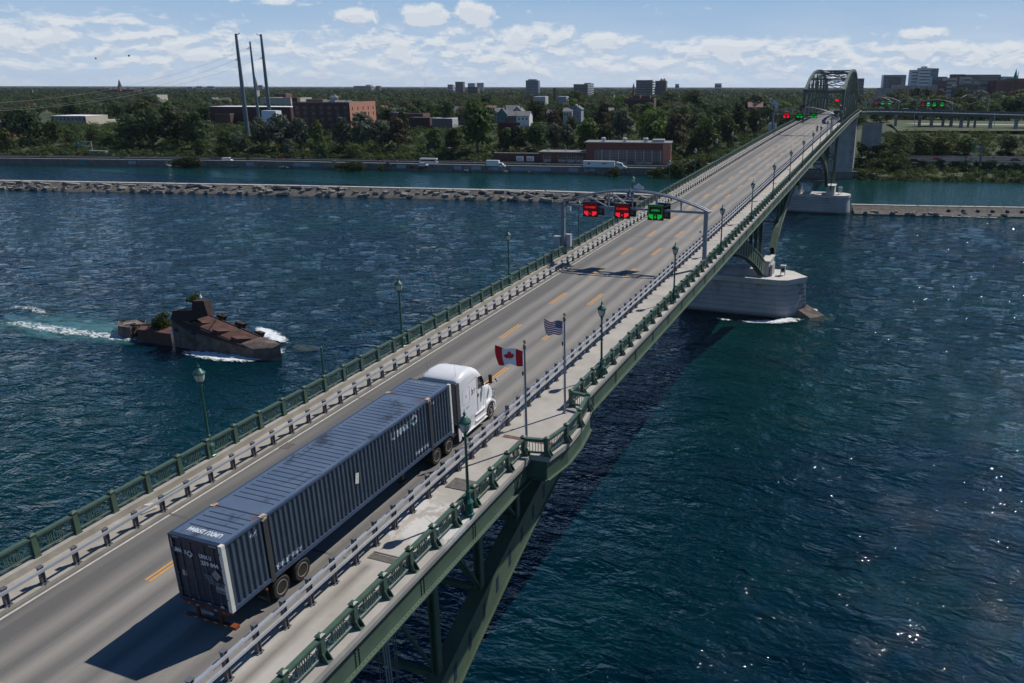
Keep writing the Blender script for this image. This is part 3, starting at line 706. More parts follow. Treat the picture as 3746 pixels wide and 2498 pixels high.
# steel tower legs on the farther pier, up to the truss
tw = MB()
for xx in (.9, -9.3):
    tw.bar((xx, 262, -11.2), (xx, 262, 7.2), .9, .8)
    tw.bar((xx, 252.5, -12.5), (xx, 261.3, 4.5), .3, .3)
for z in (-10.5, -2.5, 4.5): tw.bar((-9.3, 262, z), (.9, 262, z), .35, .45)
tw.bar((-9.3, 262, -10.5), (.9, 262, -2.6), .28, .3); tw.bar((.9, 262, -10.5), (-9.3, 262, -2.6), .28, .3); tw.bar((-9.3, 262.1, -2.4), (.9, 262.1, 4.4), .28, .3); tw.bar((.9, 262.1, -2.4), (-9.3, 262.1, 4.4), .28, .3)
tw.build('tower_leg', 'green_steel', bridge)
abut = thing('bridge_pier', 'tall pale concrete pier on the far bank under the end of the truss', 'bridge pier', (-5, 367, -18))
mb = MB(); mb.b(-16.0, 1.25, 362.5, 371, -19, 7.4); mb.build('shaft', 'coursed', abut); mb = MB(); mb.b(-16.3, 1.5, 362.2, 371.3, 7.4, 8.0); mb.build('cap', 'pier_cap', abut)
abut2 = thing('bridge_pier', 'second pale concrete block behind the tall pier, under the curving approach', 'bridge pier', (7, 392, -14))
mb = MB(); mb.b(2.6, 11.3, 388, 398, -9.4, 3.0); mb.build('shaft', 'coursed', abut2); mb = MB(); mb.b(2.4, 11.5, 387.8, 398.2, 3.0, 3.5); mb.build('cap', 'pier_cap', abut2)

# ---------------------------------------------------------------- through truss over the canal
tr = thing('through_truss', 'arched green steel truss at the far end of the bridge', 'bridge truss', (-5, 263, 6))
TP = [263, 276, 289.5, 303, 316.5, 330, 343.5, 360]; TZ = [18.9, 22.6, 24.9, 25.9, 26.1, 25.2, 22.6, 17.6]
def tx(side, y): return (2.60 if side > 0 else -9.75)+dx(y)
for side in (1, -1):
    mb = MB()
    for i in range(len(TP)-1): mb.bar((tx(side, TP[i]), TP[i], TZ[i]), (tx(side, TP[i+1]), TP[i+1], TZ[i+1]), .85, .85)
    mb.build('top_chord', 'truss_green', tr)
    mb = MB(); mb.bar((tx(side, 263), 261.5, zd(261)-.5), (tx(side, 263), 263, 18.7), .85, .9); mb.build('end_post', 'truss_green', tr); mb = MB(); mb.bar((tx(side, 360), 361, zd(360)-.5), (tx(side, 360), 360, 17.4), .85, .9); mb.build('end_post', 'truss_green', tr)
    mb = MB(); 
    for i in range(len(TP)-1): mb.bar((tx(side, TP[i]), TP[i], zd(TP[i])-.6), (tx(side, TP[i+1]), TP[i+1], zd(TP[i+1])-.6), .6, .8)
    mb.build('bottom_chord', 'truss_green', tr)
    for i in range(1, len(TP)-1):
        for yo in (0, 6.7):
            y = TP[i]+yo
            if y > 356: continue
            zt_ = float(np.interp(y, TP, TZ)); m2 = MB(); m2.bar((tx(side, y), y, zd(y)-.5), (tx(side, y), y, zt_-.4), .42 if yo == 0 else .25, .45 if yo == 0 else .25)
            m2.build('vertical', 'truss_green', tr)
    for i in range(len(TP)-1):
        m2 = MB(); a, b_ = (TP[i], TP[i+1]) if i >= 3 else (TP[i+1], TP[i])
        m2.bar((tx(side, a), a, float(np.interp(a, TP, TZ))-.3), (tx(side, b_), b_, zd(b_)), .3, .4)
        mid = (a+b_)/2; m2.bar((tx(side, mid), mid, (float(np.interp(a, TP, TZ))+zd(b_))/2), (tx(side, a), a, zd(a)+.2), .2, .25)
        m2.build('diagonal', 'truss_green', tr)
for i in range(len(TP)):
    y = TP[i]; m2 = MB(); m2.bar((tx(-1, y), y, TZ[i]-.1), (tx(1, y), y, TZ[i]-.1), .5, .35); 
    if 0 < i < len(TP)-1: m2.bar((tx(-1, y), y, TZ[i]-2.0), (tx(1, y), y, TZ[i]-2.0), .2, .2); m2.bar((tx(-1, y), y, TZ[i]-2), (tx(1, y)/2+tx(-1, y)/2, y, TZ[i]-.2), .15, .2); m2.bar((tx(1, y), y, TZ[i]-2), (tx(1, y)/2+tx(-1, y)/2, y, TZ[i]-.2), .15, .2)
    m2.build('top_strut', 'truss_green', tr)
for i in range(len(TP)-1):
    a, b_ = TP[i], TP[i+1]; m2 = MB(); m2.bar((tx(-1, a), a, TZ[i]), (tx(1, b_), b_, TZ[i+1]), .18, .2); m2.bar((tx(1, a), a, TZ[i]+.05), (tx(-1, b_), b_, TZ[i+1]+.05), .18, .2)
    m2.build('lateral_brace', 'truss_green', tr)
# portal frame: strut, curved lower chord and zigzag between
m2 = MB(); xa, xb = tx(-1, 263), tx(1, 263); cxp = (xa+xb)/2; hw = (xb-xa)/2
def arcz(x): return 16.7-3.4*((x-cxp)/hw)**2
xs = np.linspace(xa+.4, xb-.4, 15)
for a, b_ in zip(xs, xs[1:]): m2.bar((a, 262.8, arcz(a)), (b_, 262.8, arcz(b_)), .45, .45)
m2.bar((xa, 262.8, 18.5), (xb, 262.8, 18.5), .5, .55)
zz = [xa+.5, cxp-3.3, cxp, cxp+3.3, xb-.5]
for x, y in (((zz[0]), zz[1]), (zz[2], zz[1]), (zz[2], zz[3]), (zz[4], zz[3])): m2.bar((x, 262.8, 18.3), (y, 262.8, arcz(y)+.1), .2, .24)
for x in (zz[1], zz[2], zz[3]): m2.bar((x, 262.8, 18.3), (x, 262.8, arcz(x)+.1), .2, .24)
m2.build('portal_frame', 'truss_green', tr)

# ---------------------------------------------------------------- curving approach viaduct
ap = thing('approach_viaduct', 'dark green approach viaduct curving off to the right behind the bridge', 'viaduct', (40, 405, 0))
AP = [(3.0, 364, 9.5), (4.6, 374, 9.3), (9.5, 386, 9.0), (20, 396.5, 8.6), (34, 402, 8.3), (55, 405, 7.9), (85, 408, 7.3), (130, 414, 6.4)]
def apz(mb, u0, u1, z0, z1, path=AP):
    """box section following the viaduct's near edge; u = metres behind that edge"""
    for k, (a, b_) in enumerate(zip(path, path[1:])):
        def fr(i):
            p = Vector(path[i]); q0 = Vector(path[max(i-1, 0)]); q1 = Vector(path[min(i+1, len(path)-1)]); d = (q1-q0).normalized(); nn = Vector((-d.y, d.x, 0)).normalized(); return p, nn
        (pa, na), (pb, nb) = fr(k), fr(k+1)
        vs = [(p+nn*u)+Vector((0, 0, z)) for p, nn in ((pa, na), (pb, nb)) for u, z in ((u0, z0), (u1, z0), (u1, z1), (u0, z1))]
        mb.add(vs, [(0,1,2,3)[::-1], (4,5,6,7), (0,1,5,4), (1,2,6,5), (2,3,7,6), (3,0,4,7)])
    return mb
apz(MB(), 0, 15, -.25, .15).build('deck', 'road_light', ap); apz(MB(), .3, .5, -1.5, -.26).build('fascia_girder', 'green_steel', ap); apz(MB(), 14, 14.3, -1.5, -.26).build('fascia_girder', 'green_steel', ap)
apz(MB(), 3, 12, -1.2, -.3).build('girders', 'green_steel', ap)
apz(apz(MB(), .15, .3, 1.15, 1.35), .15, .3, .25, .4).build('rail', 'rail_green', ap)
apz(MB(), 14.4, 14.6, .2, 1.1).build('rail', 'rail_green', ap)
mb = MB()
for k in range(len(AP)-1):
    a, b_ = Vector(AP[k]), Vector(AP[k+1]); L_ = (b_-a).length; q = 0
    while q < L_: p = a.lerp(b_, q/L_); mb.b(p.x-.1, p.x+.1, p.y+.12, p.y+.34, p.z+.1, p.z+1.35); q += 1.8
mb.build('posts', 'rail_green', ap)
apz(MB(), .22, .24, .4, 1.15).build('rail_panel', 'post_steel', ap)
for (px, wd, dk) in ((3275, 3.2, 0), (3362, 3.4, 0), (3406, 3.8, 1), (3448, 3.2, 0), (3478, 3.6, 0), (3515, 3.8, 1), (3541, 2.6, 0), (3565, 2.6, 0), (3622, 3.6, 1), (3716, 3.8, 1)):
    p = at_y(px, 460, 409 if dk else 416); base = 1.3
    m2 = MB(); m2.lathe((p.x, p.y, base), [(1.0*wd/3.2, 0), (.85*wd/3.2, 3.6), (1.15*wd/3.2, 4.1), (1.15*wd/3.2, 4.9)], 4, R(45)); m2.build('pier', 'stone_grey', ap)
# ================================================================= railings
def place(src, parent, y, x, h=0.0, name=None, tilt=True):
    o = src.copy(); C.objects.link(o); o.parent = parent
    o.location = Vector((x, y, zd(y)+h))-parent.location; o.rotation_euler = (slope(y) if tilt else 0, 0, 0); return o
def proto(mb, name, mats):
    o = mb.build(name, mats); C.objects.unlink(o); return o
def merged(src, items, name, mats, parent):
    """all the far repeats of a part as one object"""
    mb = MB(); vs0 = [v.co.copy() for v in src.data.vertices]; fs0 = [tuple(p.vertices) for p in src.data.polygons]
    for (x, y, h) in items:
        Mx = Matrix.Rotation(slope(y), 3, 'X'); t = Vector((x, y, zd(y)+h)); mb.add([Mx @ v+t for v in vs0], fs0)
    o = mb.build(name, mats, parent); o['kind'] = 'stuff'; return o
PITCH_P = 1.90
def panel_mb(L_, simple=False):
    mb = MB(); a, b_ = .16, L_-.16
    mb.b(-.115, .115, a-.02, b_+.02, .90, 1.0)
    mb.b(-.05, .05, a, b_, .80, .89); mb.tube((0, a, .17), (0, b_, .17), .055, .055, 8)
    xs_ = [a+.02, a+.47, (a+b_)/2-.17, (a+b_)/2-.06, (a+b_)/2+.06, (a+b_)/2+.17, b_-.47, b_-.02]
    for y in xs_: mb.b(-.016, .016, y-.018, y+.018, .2, .82)
    for y in ((a+.55, b_-.55) if not simple else ()): mb.b(-.012, .012, y-.012, y+.012, .2, .82)
    for y0, y1 in ((a+.02, a+.47), (b_-.47, b_-.02)):
        mb.bar((0, y0, .24), (0, y1, .78), .022, .03); mb.bar((0, y1, .24), (0, y0, .78), .022, .03)
        mb.box((0, (y0+y1)/2, .51), (.04, .11, .11), 0, R(45))
    return mb
def post_mb(side):
    mb = MB(); mb.b(-.14, .14, -.15, .15, 0, .06); mb.b(-.105, .105, -.115, .115, .06, 1.04); mb.lathe((0, 0, 1.04), [(.20, 0), (.20, .05), (.06, .10)], 4, R(45))
    if side > 0:                                                        # raking brackets on the outside
        for yy in (-.12, .12): mb.prism([(0, .0), (.22, 0), (.22, .05), (.05, .34), (0, .34)], (.10, yy-.015, .03), (1, 0, 0), (0, 0, 1), (0, .03, 0))
        mb.b(.0, .34, -.15, .15, -.0, .03)
    return mb
def parapet(side, x0, h0, ranges, label):
    root = thing('parapet_railing', label, 'railing', (x0, 0, h0))
    pn = proto(panel_mb(PITCH_P), 'panel', 'rail_green'); po = proto(post_mb(side), 'post', 'rail_green'); pl, ql = [], []
    for (ya, yb) in ranges:
        n = max(1, round((yb-ya)/PITCH_P)); p = (yb-ya)/n
        for i in range(n+1):
            y = ya+i*p; ql.append((x0+dx(y), y, h0))
            if i < n: pl.append((x0+dx(y), y, h0))
    near = lambda t: abs(t[1]-8)
    pl.sort(key=near); ql.sort(key=near)
    pl2 = [t for t in pl if t[1] > -9]; ql2 = [t for t in ql if t[1] > -9]
    for t in pl2[:99]: place(pn, root, t[1], t[0], t[2])
    for t in ql2[:99]: place(po, root, t[1], t[0], t[2])
    if pl2[99:]: merged(pn, pl2[99:]+[t for t in pl if t[1] <= -9], 'panel', 'rail_green', root)
    if ql2[99:]: merged(po, ql2[99:]+[t for t in ql if t[1] <= -9], 'post', 'rail_green', root)
    return root
parapet(-1, -11.56, .50, [(-30, 254)], 'green parapet railing with crossed panels along the left side of the bridge')
parapet(1, 3.98, .20, [(-30.2, 5.7), (5.7, 14.8), (14.8, 16.7)], 'green parapet railing along the sidewalk, nearer than the flagpole balcony')
parapet(1, 3.98, .20, [(23.45, 362)], 'green parapet railing along the sidewalk, beyond the flagpole balcony')
# balcony railing: plain upright bars
br = thing('balcony_railing', 'green barred railing around the bulging flagpole balcony', 'railing', (5, 20, .9))
pts = [(16.72, 3.98), (16.95, 5.25), (18.9, 5.58), (21.0, 5.52), (23.25, 5.2), (23.45, 3.98)]
for i, (y, x) in enumerate(pts[1:-1]):
    m_ = post_mb(1); mb = MB(); mb.add([(vx+x, vy+y, vz+zd(y)+.2) for vx, vy, vz in m_.v], m_.f); mb.build('post', 'rail_green', br)
for (ya, xa), (yb, xb) in zip(pts, pts[1:]):
    a, b_ = Vector((xa, ya, zd(ya)+.2)), Vector((xb, yb, zd(yb)+.2)); mb = MB(); U = Vector((0, 0, 1))
    mb.bar(a+U*.95, b_+U*.95, .22, .10); mb.bar(a+U*.84, b_+U*.84, .08, .08); mb.bar(a+U*.17, b_+U*.17, .10, .10)
    L_ = (b_-a).length; n = int(L_/.15)
    for k in range(1, n): p = a.lerp(b_, k/n); mb.b(p.x-.013, p.x+.013, p.y-.013, p.y+.013, p.z+.17, p.z+.84)
    mb.build('panel', 'rail_green', br)
# traffic barriers (galvanised)
def barrier(x0, h0, ph, pitch, ya, yb, ystart, label, rails):
    root = thing('guard_rail', label, 'guard rail', (x0, 0, h0))
    mb = MB(); mb.b(-.13, .13, -.16, .16, 0, .03)
    for yy in (-.075, .075): mb.b(-.085, .085, yy-.02, yy+.02, .03, ph)
    mb.b(-.04, .04, -.06, .06, .03, ph-.01); mb.b(-.11, .11, -.12, .12, ph, ph+.02)
    for sx in (-.17, .13): mb.b(sx, sx+.05, -.03, .03, .03, .07)
    po = proto(mb, 'post', ['post_steel']); it = []
    y = ystart
    while y > ya: y -= pitch
    while y < yb: it.append((x0+dx(y), y, h0)); y += pitch
    it.sort(key=lambda t: abs(t[1]-5) if t[1] > -9 else 900)
    for t in it[:98]: place(po, root, t[1], t[0], t[2])
    merged(po, it[98:], 'post', 'post_steel', root)
    for (rx, rz, w_, h_) in rails:
        mb = MB(); mb.sweep([(x0+rx-w_/2, h0+rz-h_/2), (x0+rx+w_/2, h0+rz-h_/2), (x0+rx+w_/2, h0+rz+h_/2), (x0+rx-w_/2, h0+rz+h_/2)], ypath(ya, yb, 6)); mb.build('rail', 'galvanised', root)
    return root
barrier(1.50, .20, 1.24, 1.44, -30, 360, 3.84, 'double silver guard rail between the roadway and the sidewalk', [(.17, 1.10, .10, .09), (.17, .70, .10, .10), (-.15, .80, .08, .20)])
barrier(-9.95, .17, .80, 1.49, -30, 360, 4.07, 'single silver guard rail along the left edge of the roadway', [(.15, .68, .11, .12)])

# ================================================================= lamp posts
def lamp_post(parent_label, loc, group, far=False):
    t = thing('lamp_post', parent_label, 'street lamp', loc, 0, group, local=True)
    MB().lathe((0, 0, 0), [(.27, 0), (.27, .10), (.22, .14), (.22, .62), (.26, .68), (.13, .86), (.10, 1.18), (.13, 1.24), (.085, 1.30)], 8, R(22.5)).build('base', 'lamp_green', t)
    MB().lathe((0, 0, 1.3), [(.078, 0), (.055, 2.75), (.09, 2.80), (.09, 2.86), (.05, 2.92)], 10).build('pole', 'lamp_green', t, smooth=True)
    lt = MB().lathe((0, 0, 4.2), [(.05, 0), (.13, .05), (.17, .13), (.20, .15)], 10).build('lantern', 'lamp_green', t, smooth=True)
    MB().lathe((0, 0, 4.34), [(.17, 0), (.235, .14), (.265, .36), (.27, .42)], 14).build('globe', 'glass_globe', lt, smooth=True)
    mb = MB()
    for k in range(4): a = k*math.pi/2+.6; mb.path([(.175*math.cos(a), .175*math.sin(a), 4.34), (.245*math.cos(a), .245*math.sin(a), 4.48), (.28*math.cos(a), .28*math.sin(a), 4.76)], .012, 4)
    mb.build('globe_frame', 'lamp_green', lt)
    MB().lathe((0, 0, 4.75), [(.30, 0), (.31, .05), (.27, .12), (.17, .20), (.14, .26), (.05, .31), (.05, .36), (.075, .40), (.06, .46), (.018, .52), (.012, .66)], 14).build('cap', 'lamp_green', lt, smooth=True)
    return t
LR = [10.3, 28.5, 46.8, 66, 84.5, 102.5, 121, 139, 156, 172.5, 189.5, 206, 222.5, 238, 252]
LL = [10.2, 28.4, 46.0, 63.5, 83, 101, 117.5, 134.5, 149.6, 165, 181, 197, 214, 230, 246]
ordw = ['nearest', 'second', 'third', 'fourth', 'fifth', 'sixth', 'seventh', 'eighth', 'ninth', 'tenth', 'eleventh', 'twelfth', 'thirteenth', 'fourteenth', 'fifteenth']
lamp0 = lamp_post('nearest green lamp post on the sidewalk side, in front of the white truck cab', (4.17, LR[0], zd(LR[0])+.22), 'lamp posts along the sidewalk side')
index_children(lamp0)
for i, y in enumerate(LR[1:], 1):
    copy_tree(lamp0, (4.12+dx(y), y, zd(y)+.2), .4*i, '%s green lamp post along the right sidewalk, counting from the camera' % ordw[i], 'lamp posts along the sidewalk side')
for i, y in enumerate(LL):
    copy_tree(lamp0, (-11.62+dx(y), y, zd(y)+.48), .5*i, '%s green lamp post along the left side of the bridge, counting from the camera' % ordw[i], 'lamp posts along the left side')
t = thing('bare_pole', 'short green pole without a lantern behind the left parapet', 'pole', (-11.95, 20.0, zd(20)+.2)); MB().lathe((-11.95, 20.0, zd(20)-.3), [(.07, 0), (.07, 3.6), (.02, 3.64)], 8).build('pole', 'lamp_green', t)
MB().b(-12.06, -11.84, 19.9, 20.1, zd(20)-.3, zd(20)+.3).build('bracket', 'lamp_green', t)

# ================================================================= lane gantries
def arch_gantry(label, yg, xl, xr, zch, apex, zl, zr, group):
    g = thing('lane_gantry', label, 'sign gantry', ((xl+xr)/2, yg, zd(yg)+.3), 0, group)
    xc = (xl+xr)/2; hw = (xr-xl)/2+.5; za = zch+.05
    def az_(x): return za+(apex-za)*(1-((x-xc)/hw)**2)
    for nm, x, zb0 in (('leg', xl, zl), ('leg', xr, zr)):
        mb = MB(); mb.b(x-.19, x+.19, yg-.19, yg+.19, zb0, zch+.25); mb.b(x-.32, x+.32, yg-.32, yg+.32, zb0, zb0+.05); mb.build(nm, 'gantry_steel', g)
    for dy_ in (-.32, .32):
        mb = MB(); xs = np.linspace(xl-.45, xr+.45, 25)
        for a, b_ in zip(xs, xs[1:]): mb.tube((a, yg+dy_, az_(a)), (b_, yg+dy_, az_(b_)), .105, .105, 8)
        mb.build('arch_tube', 'gantry_steel', g, smooth=True)
    mb = MB(); mb.b(xl+.2, xr-.2, yg-.10, yg+.10, zch-.12, zch+.1); mb.build('bottom_chord', 'gantry_steel', g)
    mb = MB(); n = 6
    for i in range(1, n):
        x = xl+(xr-xl)*i/n
        for dy_ in (-.32, .32): mb.bar((x+(.0), yg, zch), (x, yg+dy_, az_(x)), .09, .09)
        if i < n: 
            x2 = xl+(xr-xl)*(i+(1 if i < n/2 else -1))/n
            for dy_ in (-.32, .32): mb.bar((x, yg+dy_, az_(x)), (x2 if i != n/2 else x, yg, zch), .07, .07)
        mb.bar((x, yg-.32, az_(x)), (x, yg+.32, az_(x)), .06, .06)
    mb.build('web_bars', 'gantry_steel', g)
    return g, xc, az_
yg = 59.3
g1, xc1, az1 = arch_gantry('nearest arched grey gantry spanning the roadway with three lit lane signs', yg, -11.72, 3.86, 7.92, 9.75, zd(59)+.5, zd(59)+.25, None)
mb = MB(); mb.b(-12.75, -12.0, 59.0, 59.55, 3.15, 4.45); mb.b(-12.77, -11.98, 58.98, 59.57, 4.45, 4.5); mb.build('equipment_cabinet', 'cabinet', g1)
mb = MB(); mb.b(-11.6, -11.0, 59.5, 60.0, 3.35, 4.65); mb.b(-11.62, -10.98, 59.48, 60.02, 4.65, 4.7); mb.build('equipment_cabinet', 'cabinet', g1)
mb = MB(); mb.b(-11.3, -10.9, 59.2, 59.6, 7.3, 7.75); mb.lathe((-11.4, 59.0, 6.55), [(.02, 0), (.10, .06), (.12, .16), (.03, .22)], 8); mb.lathe((3.4, 59.0, 5.9), [(.02, 0), (.10, .06), (.12, .16), (.03, .22)], 8); mb.build('camera_box', 'cabinet', g1)
MB().tube((3.7, 59.3, 8.0), (3.7, 59.3, 8.75), .012, .008, 5).build('antenna', 'gantry_steel', g1)
def star(r0, r1, n=5): return [((r0 if k % 2 == 0 else r1)*math.sin(k*math.pi/n), (r0 if k % 2 == 0 else r1)*math.cos(k*math.pi/n)) for k in range(2*n)]
LEAF = [(0, 1), (.14, .74), (.33, .84), (.26, .38), (.48, .60), (.55, .48), (.86, .52), (.77, .28), (.92, .17), (.52, -.16), (.58, -.36), (.06, -.28), (.07, -.66), (-.07, -.66), (-.06, -.28), (-.58, -.36), (-.52, -.16), (-.92, .17), (-.77, .28), (-.86, .52), (-.55, .48), (-.48, .60), (-.26, .38), (-.33, .84), (-.14, .74)]
e = thing('star_emblem', 'dark blue star emblem with a small pale figure on top of the nearest gantry', 'emblem', (xc1-.1, 58.7, 9.6))
MB().prism(star(.60, .25), (xc1-.1, 58.72, 9.52), (1, 0, 0), (0, 0, 1), (0, .05, 0)).build('border', 'emblem_silver', e)
MB().prism(star(.52, .22), (xc1-.1, 58.70, 9.52), (1, 0, 0), (0, 0, 1), (0, .03, 0)).build('star', 'emblem_blue', e)
MB().prism([(-.08, -.22), (.10, -.26), (.13, -.05), (.05, .0), (.09, .2), (-.02, .33), (-.03, .05), (-.10, .02)], (xc1-.07, 58.675, 9.48), (1, 0, 0), (0, 0, 1), (0, .02, 0)).build('figure', 'sign_white', e)
e = thing('leaf_emblem', 'silver maple leaf emblem facing away behind the star on the nearest gantry', 'emblem', (xc1+.55, 60.0, 9.75))
MB().prism([(x*.62, y*.62) for x, y in LEAF], (xc1+.45, 59.9, 9.88), (1, 0, 0), (0, 0, 1), (0, .05, 0)).build('leaf', 'emblem_silver', e)
MB().b(xc1+.25, xc1+.65, 59.8, 59.85, 9.55, 9.8).build('bracket', 'gantry_steel', e)
def lane_sign(x0, x1, z0, z1, y, closed, label, group, small=False, dim=False, facing=1):
    s = thing('lane_signal', label, 'lane sign', ((x0+x1)/2, y, z0), 0, group); w_, h_ = x1-x0, z1-z0
    MB().b(x0, x1, y, y+.24, z0, z1).build('housing', 'led_black', s); MB().b(x0-.02, x1+.02, y-.04, y+.26, z1, z1+.035).build('hood', 'gantry_steel', s)
    lit = 'led_red' if closed else 'led_green'; tx_ = 'led_text_red' if closed else 'led_text_green'; dm = 'led_red_dim' if closed else 'led_green_dim'
    mb = MB(); yy = y-.006; a, b_, c, d = x0+.07*w_, x1-.07*w_, z0+.40*h_, z1-.07*h_
    for q in ((a, b_, c, c+.012), (a, b_, d-.012, d), (a, a+.012, c, d), (b_-.012, b_, c, d)): mb.b(q[0], q[1], yy, yy+.005, q[2], q[3])
    mb.build('border', dm if closed else tx_, s)
    if closed: MB().b(a+.02, b_-.02, y-.004, y-.001, c+.06, d-.02).build('screen', 'led_red_dim' if dim else 'led_screen', s)
    mb = MB(); add_text(mb, 'CLOSED' if closed else 'OPEN', h_*.17, ((x0+x1)/2, y-.012, c+.20*h_), (1, 0, 0), (0, 0, 1), w_*(.76 if closed else .52), .006, True); mb.build('text', tx_, s)
    zt_, zb0 = z0+.38*h_, z0+.07*h_; cx = (x0+x1)/2; mb = MB()
    mb.prism([(a, zt_), (cx-.14*w_, zt_), (cx-.14*w_, zb0), (cx-.20*w_, zb0), (a, zb0+.45*(zt_-zb0))], (0, yy, 0), (1, 0, 0), (0, 0, 1), (0, .004, 0))
    mb.prism([(b_, zt_), (cx+.14*w_, zt_), (cx+.14*w_, zb0), (cx+.20*w_, zb0), (b_, zb0+.45*(zt_-zb0))], (0, yy, 0), (1, 0, 0), (0, 0, 1), (0, .004, 0)); mb.build('chevron', lit, s)
    mb = MB()
    if closed:
        for sg in (-1, 1): mb.bar((cx-.07*w_, y-.01, (zt_+zb0)/2-sg*.06*h_), (cx+.07*w_, y-.01, (zt_+zb0)/2+sg*.06*h_), .01, .03)
    else: mb.prism([(0, -.10*h_), (.09*w_, 0), (.03*w_, 0), (.03*w_, .10*h_), (-.03*w_, .10*h_), (-.03*w_, 0), (-.09*w_, 0)], (cx, y-.012, (zt_+zb0)/2), (1, 0, 0), (0, 0, 1), (0, .004, 0))
    mb.build('symbol', lit, s)
    return s
gs = 'lit lane signs on the nearest gantry'
lane_sign(-9.27, -7.64, 6.87, 8.42, 58.9, True, 'left of the two red CLOSED lane signs on the nearest gantry', gs)
lane_sign(-5.74, -4.09, 6.89, 8.44, 58.9, True, 'middle lane sign of the nearest gantry, red and reading CLOSED', gs)
lane_sign(-2.15, -.50, 6.91, 8.46, 58.9, False, 'green lane sign reading OPEN on the nearest gantry', gs)
for i, (x, lb) in enumerate(((-8.75, 'left'), (-5.25, 'middle'), (-1.55, 'right'))):
    s = thing('lane_signal', 'back of the %s dark lane sign facing the other way on the nearest gantry' % lb, 'lane sign', (x+.8, 59.8, 7), 0, 'backs of lane signs on the nearest gantry')
    MB().b(x, x+1.55, 59.75, 59.98, 7.0, 8.6).build('housing', 'led_black', s); MB().b(x-.02, x+1.57, 59.7, 60.0, 8.6, 8.64).build('hood', 'gantry_steel', s)
    MB().b(x+.75, x+1.35, 59.72, 59.745, 7.2, 7.7).build('vent', 'post_steel', s)
g2, xc2, az2 = arch_gantry('second arched grey gantry, on the bridge just before the truss', 212.0, -13.0, 2.75, 12.9, 14.75, zd(212)+.5, zd(212)+.2, None)
MB().b(-14.1, -13.3, 211.6, 212.3, 8.3, 10.2).build('equipment_cabinet', 'cabinet', g2); MB().b(-12.75, -12.1, 212, 212.6, 8.4, 10.2).build('equipment_cabinet', 'cabinet', g2)
e = thing('leaf_emblem', 'dark red maple leaf emblem on top of the second gantry', 'emblem', (xc2, 211.6, 14.7)); MB().prism([(x*.9, y*.8) for x, y in LEAF], (xc2, 211.5, 14.8), (1, 0, 0), (0, 0, 1), (0, .05, 0)).build('leaf', 'maroon', e)
MB().b(xc2-.15, xc2+.15, 211.5, 211.6, 13.9, 14.5).build('bracket', 'gantry_steel', e)
gs = 'lit lane signs on the second gantry'
lane_sign(-10.3, -8.45, 11.7, 13.3, 211.4, True, 'glowing red lane sign on the second gantry', gs, dim=True)
lane_sign(-6.65, -4.85, 11.8, 13.3, 211.4, False, 'left of the two green lane signs on the second gantry', gs)
lane_sign(-3.0, -1.15, 11.85, 13.35, 211.4, False, 'right one of the two green lane signs on the second gantry', gs)

# ================================================================= flagpoles and flags
def flagpole(x, y, ztop, label):
    t = thing('flagpole', label, 'flagpole', (x, y, zd(y)+.2)); z0 = zd(y)+.2
    MB().lathe((x, y, z0), [(.14, 0), (.14, .06), (.075, .08), (.052, ztop-z0-.5), (.05, ztop-z0-.42)], 10).build('pole', 'pole_alu', t, smooth=True)
    MB().lathe((x, y, ztop-.42), [(.085, 0), (.085, .22), (.03, .25), (.02, .30)], 8).build('truck', 'post_steel', t)
    MB().lathe((x, y, ztop-.12), [(.02, 0), (.08, .03), (.105, .10), (.08, .17), (.02, .20)], 12).build('finial_ball', 'gold', t, smooth=True)
    MB().tube((x-.10, y-.04, ztop-.5), (x-.10, y-.04, z0+1.2), .008, .008, 4).build('halyard', 'flag_white', t)
    MB().lathe((x-.11, y-.05, ztop-1.95), [(.02, 0), (.05, .06), (.05, .2), (.02, .26)], 6).build('weight', 'rubber_black', t)
flagpole(3.69, 17.66, 6.92, 'flagpole with a gold ball flying the maple leaf flag')
flagpole(4.02, 22.39, 7.22, 'flagpole with a gold ball flying the stars and stripes flag')
def flag_surface(x, y, z1, L_, H, d, wave, fold=0, lift=0.):
    d = Vector((d[0], d[1], 0)).normalized(); nrm = Vector((-d.y, d.x, 0))
    def S(u, v):                                                     # u along the fly 0..1, v from bottom 0 to top 1
        ph = u*7.5+v*1.2
        off = wave*math.sin(ph)*u*.9+wave*.4*math.sin(2.3*ph+1)*u
        sag = -.10*u*u*L_*(1-lift)+lift*L_*.10*math.sin(u*2.4)
        p = Vector((x, y, z1-H*(1-v)))+d*(u*L_*(.90+.05*math.sin(v*3)-.10*u*(1-v)))+nrm*off; p.z -= .16*H*math.sin(u*3.1)*(1-lift*.4)+.05*math.sin(u*9+v*2)
        p.z += sag+.03*math.sin(ph*.8+.6)*u+fold*u*u*(v-.5)*.35
        return p
    return S
def flag_mesh(S, cell, nu=60, nv=32):
    """cell(u,v) -> material index; grid lines fit the pattern"""
    mb = MB(); g = [[S(i/nu, j/nv) for j in range(nv+1)] for i in range(nu+1)]
    vs = [p for r_ in g for p in r_]; mb.v = [tuple(p) for p in vs]
    for i in range(nu):
        for j in range(nv):
            a = i*(nv+1)+j; mb.f.append((a, a+nv+1, a+nv+2, a+1)); mb.mi.append(cell((i+.5)/nu, (j+.5)/nv))
    return mb
def inside(poly, x, y):
    c = False; n = len(poly)
    for i in range(n):
        x1, y1 = poly[i]; x2, y2 = poly[(i+1) % n]
        if (y1 > y) != (y2 > y) and x < (x2-x1)*(y-y1)/(y2-y1)+x1: c = not c
    return c
S = flag_surface(3.60, 17.62, 6.42, 1.66, .90, (-1, -.22), .085, .5, .95)
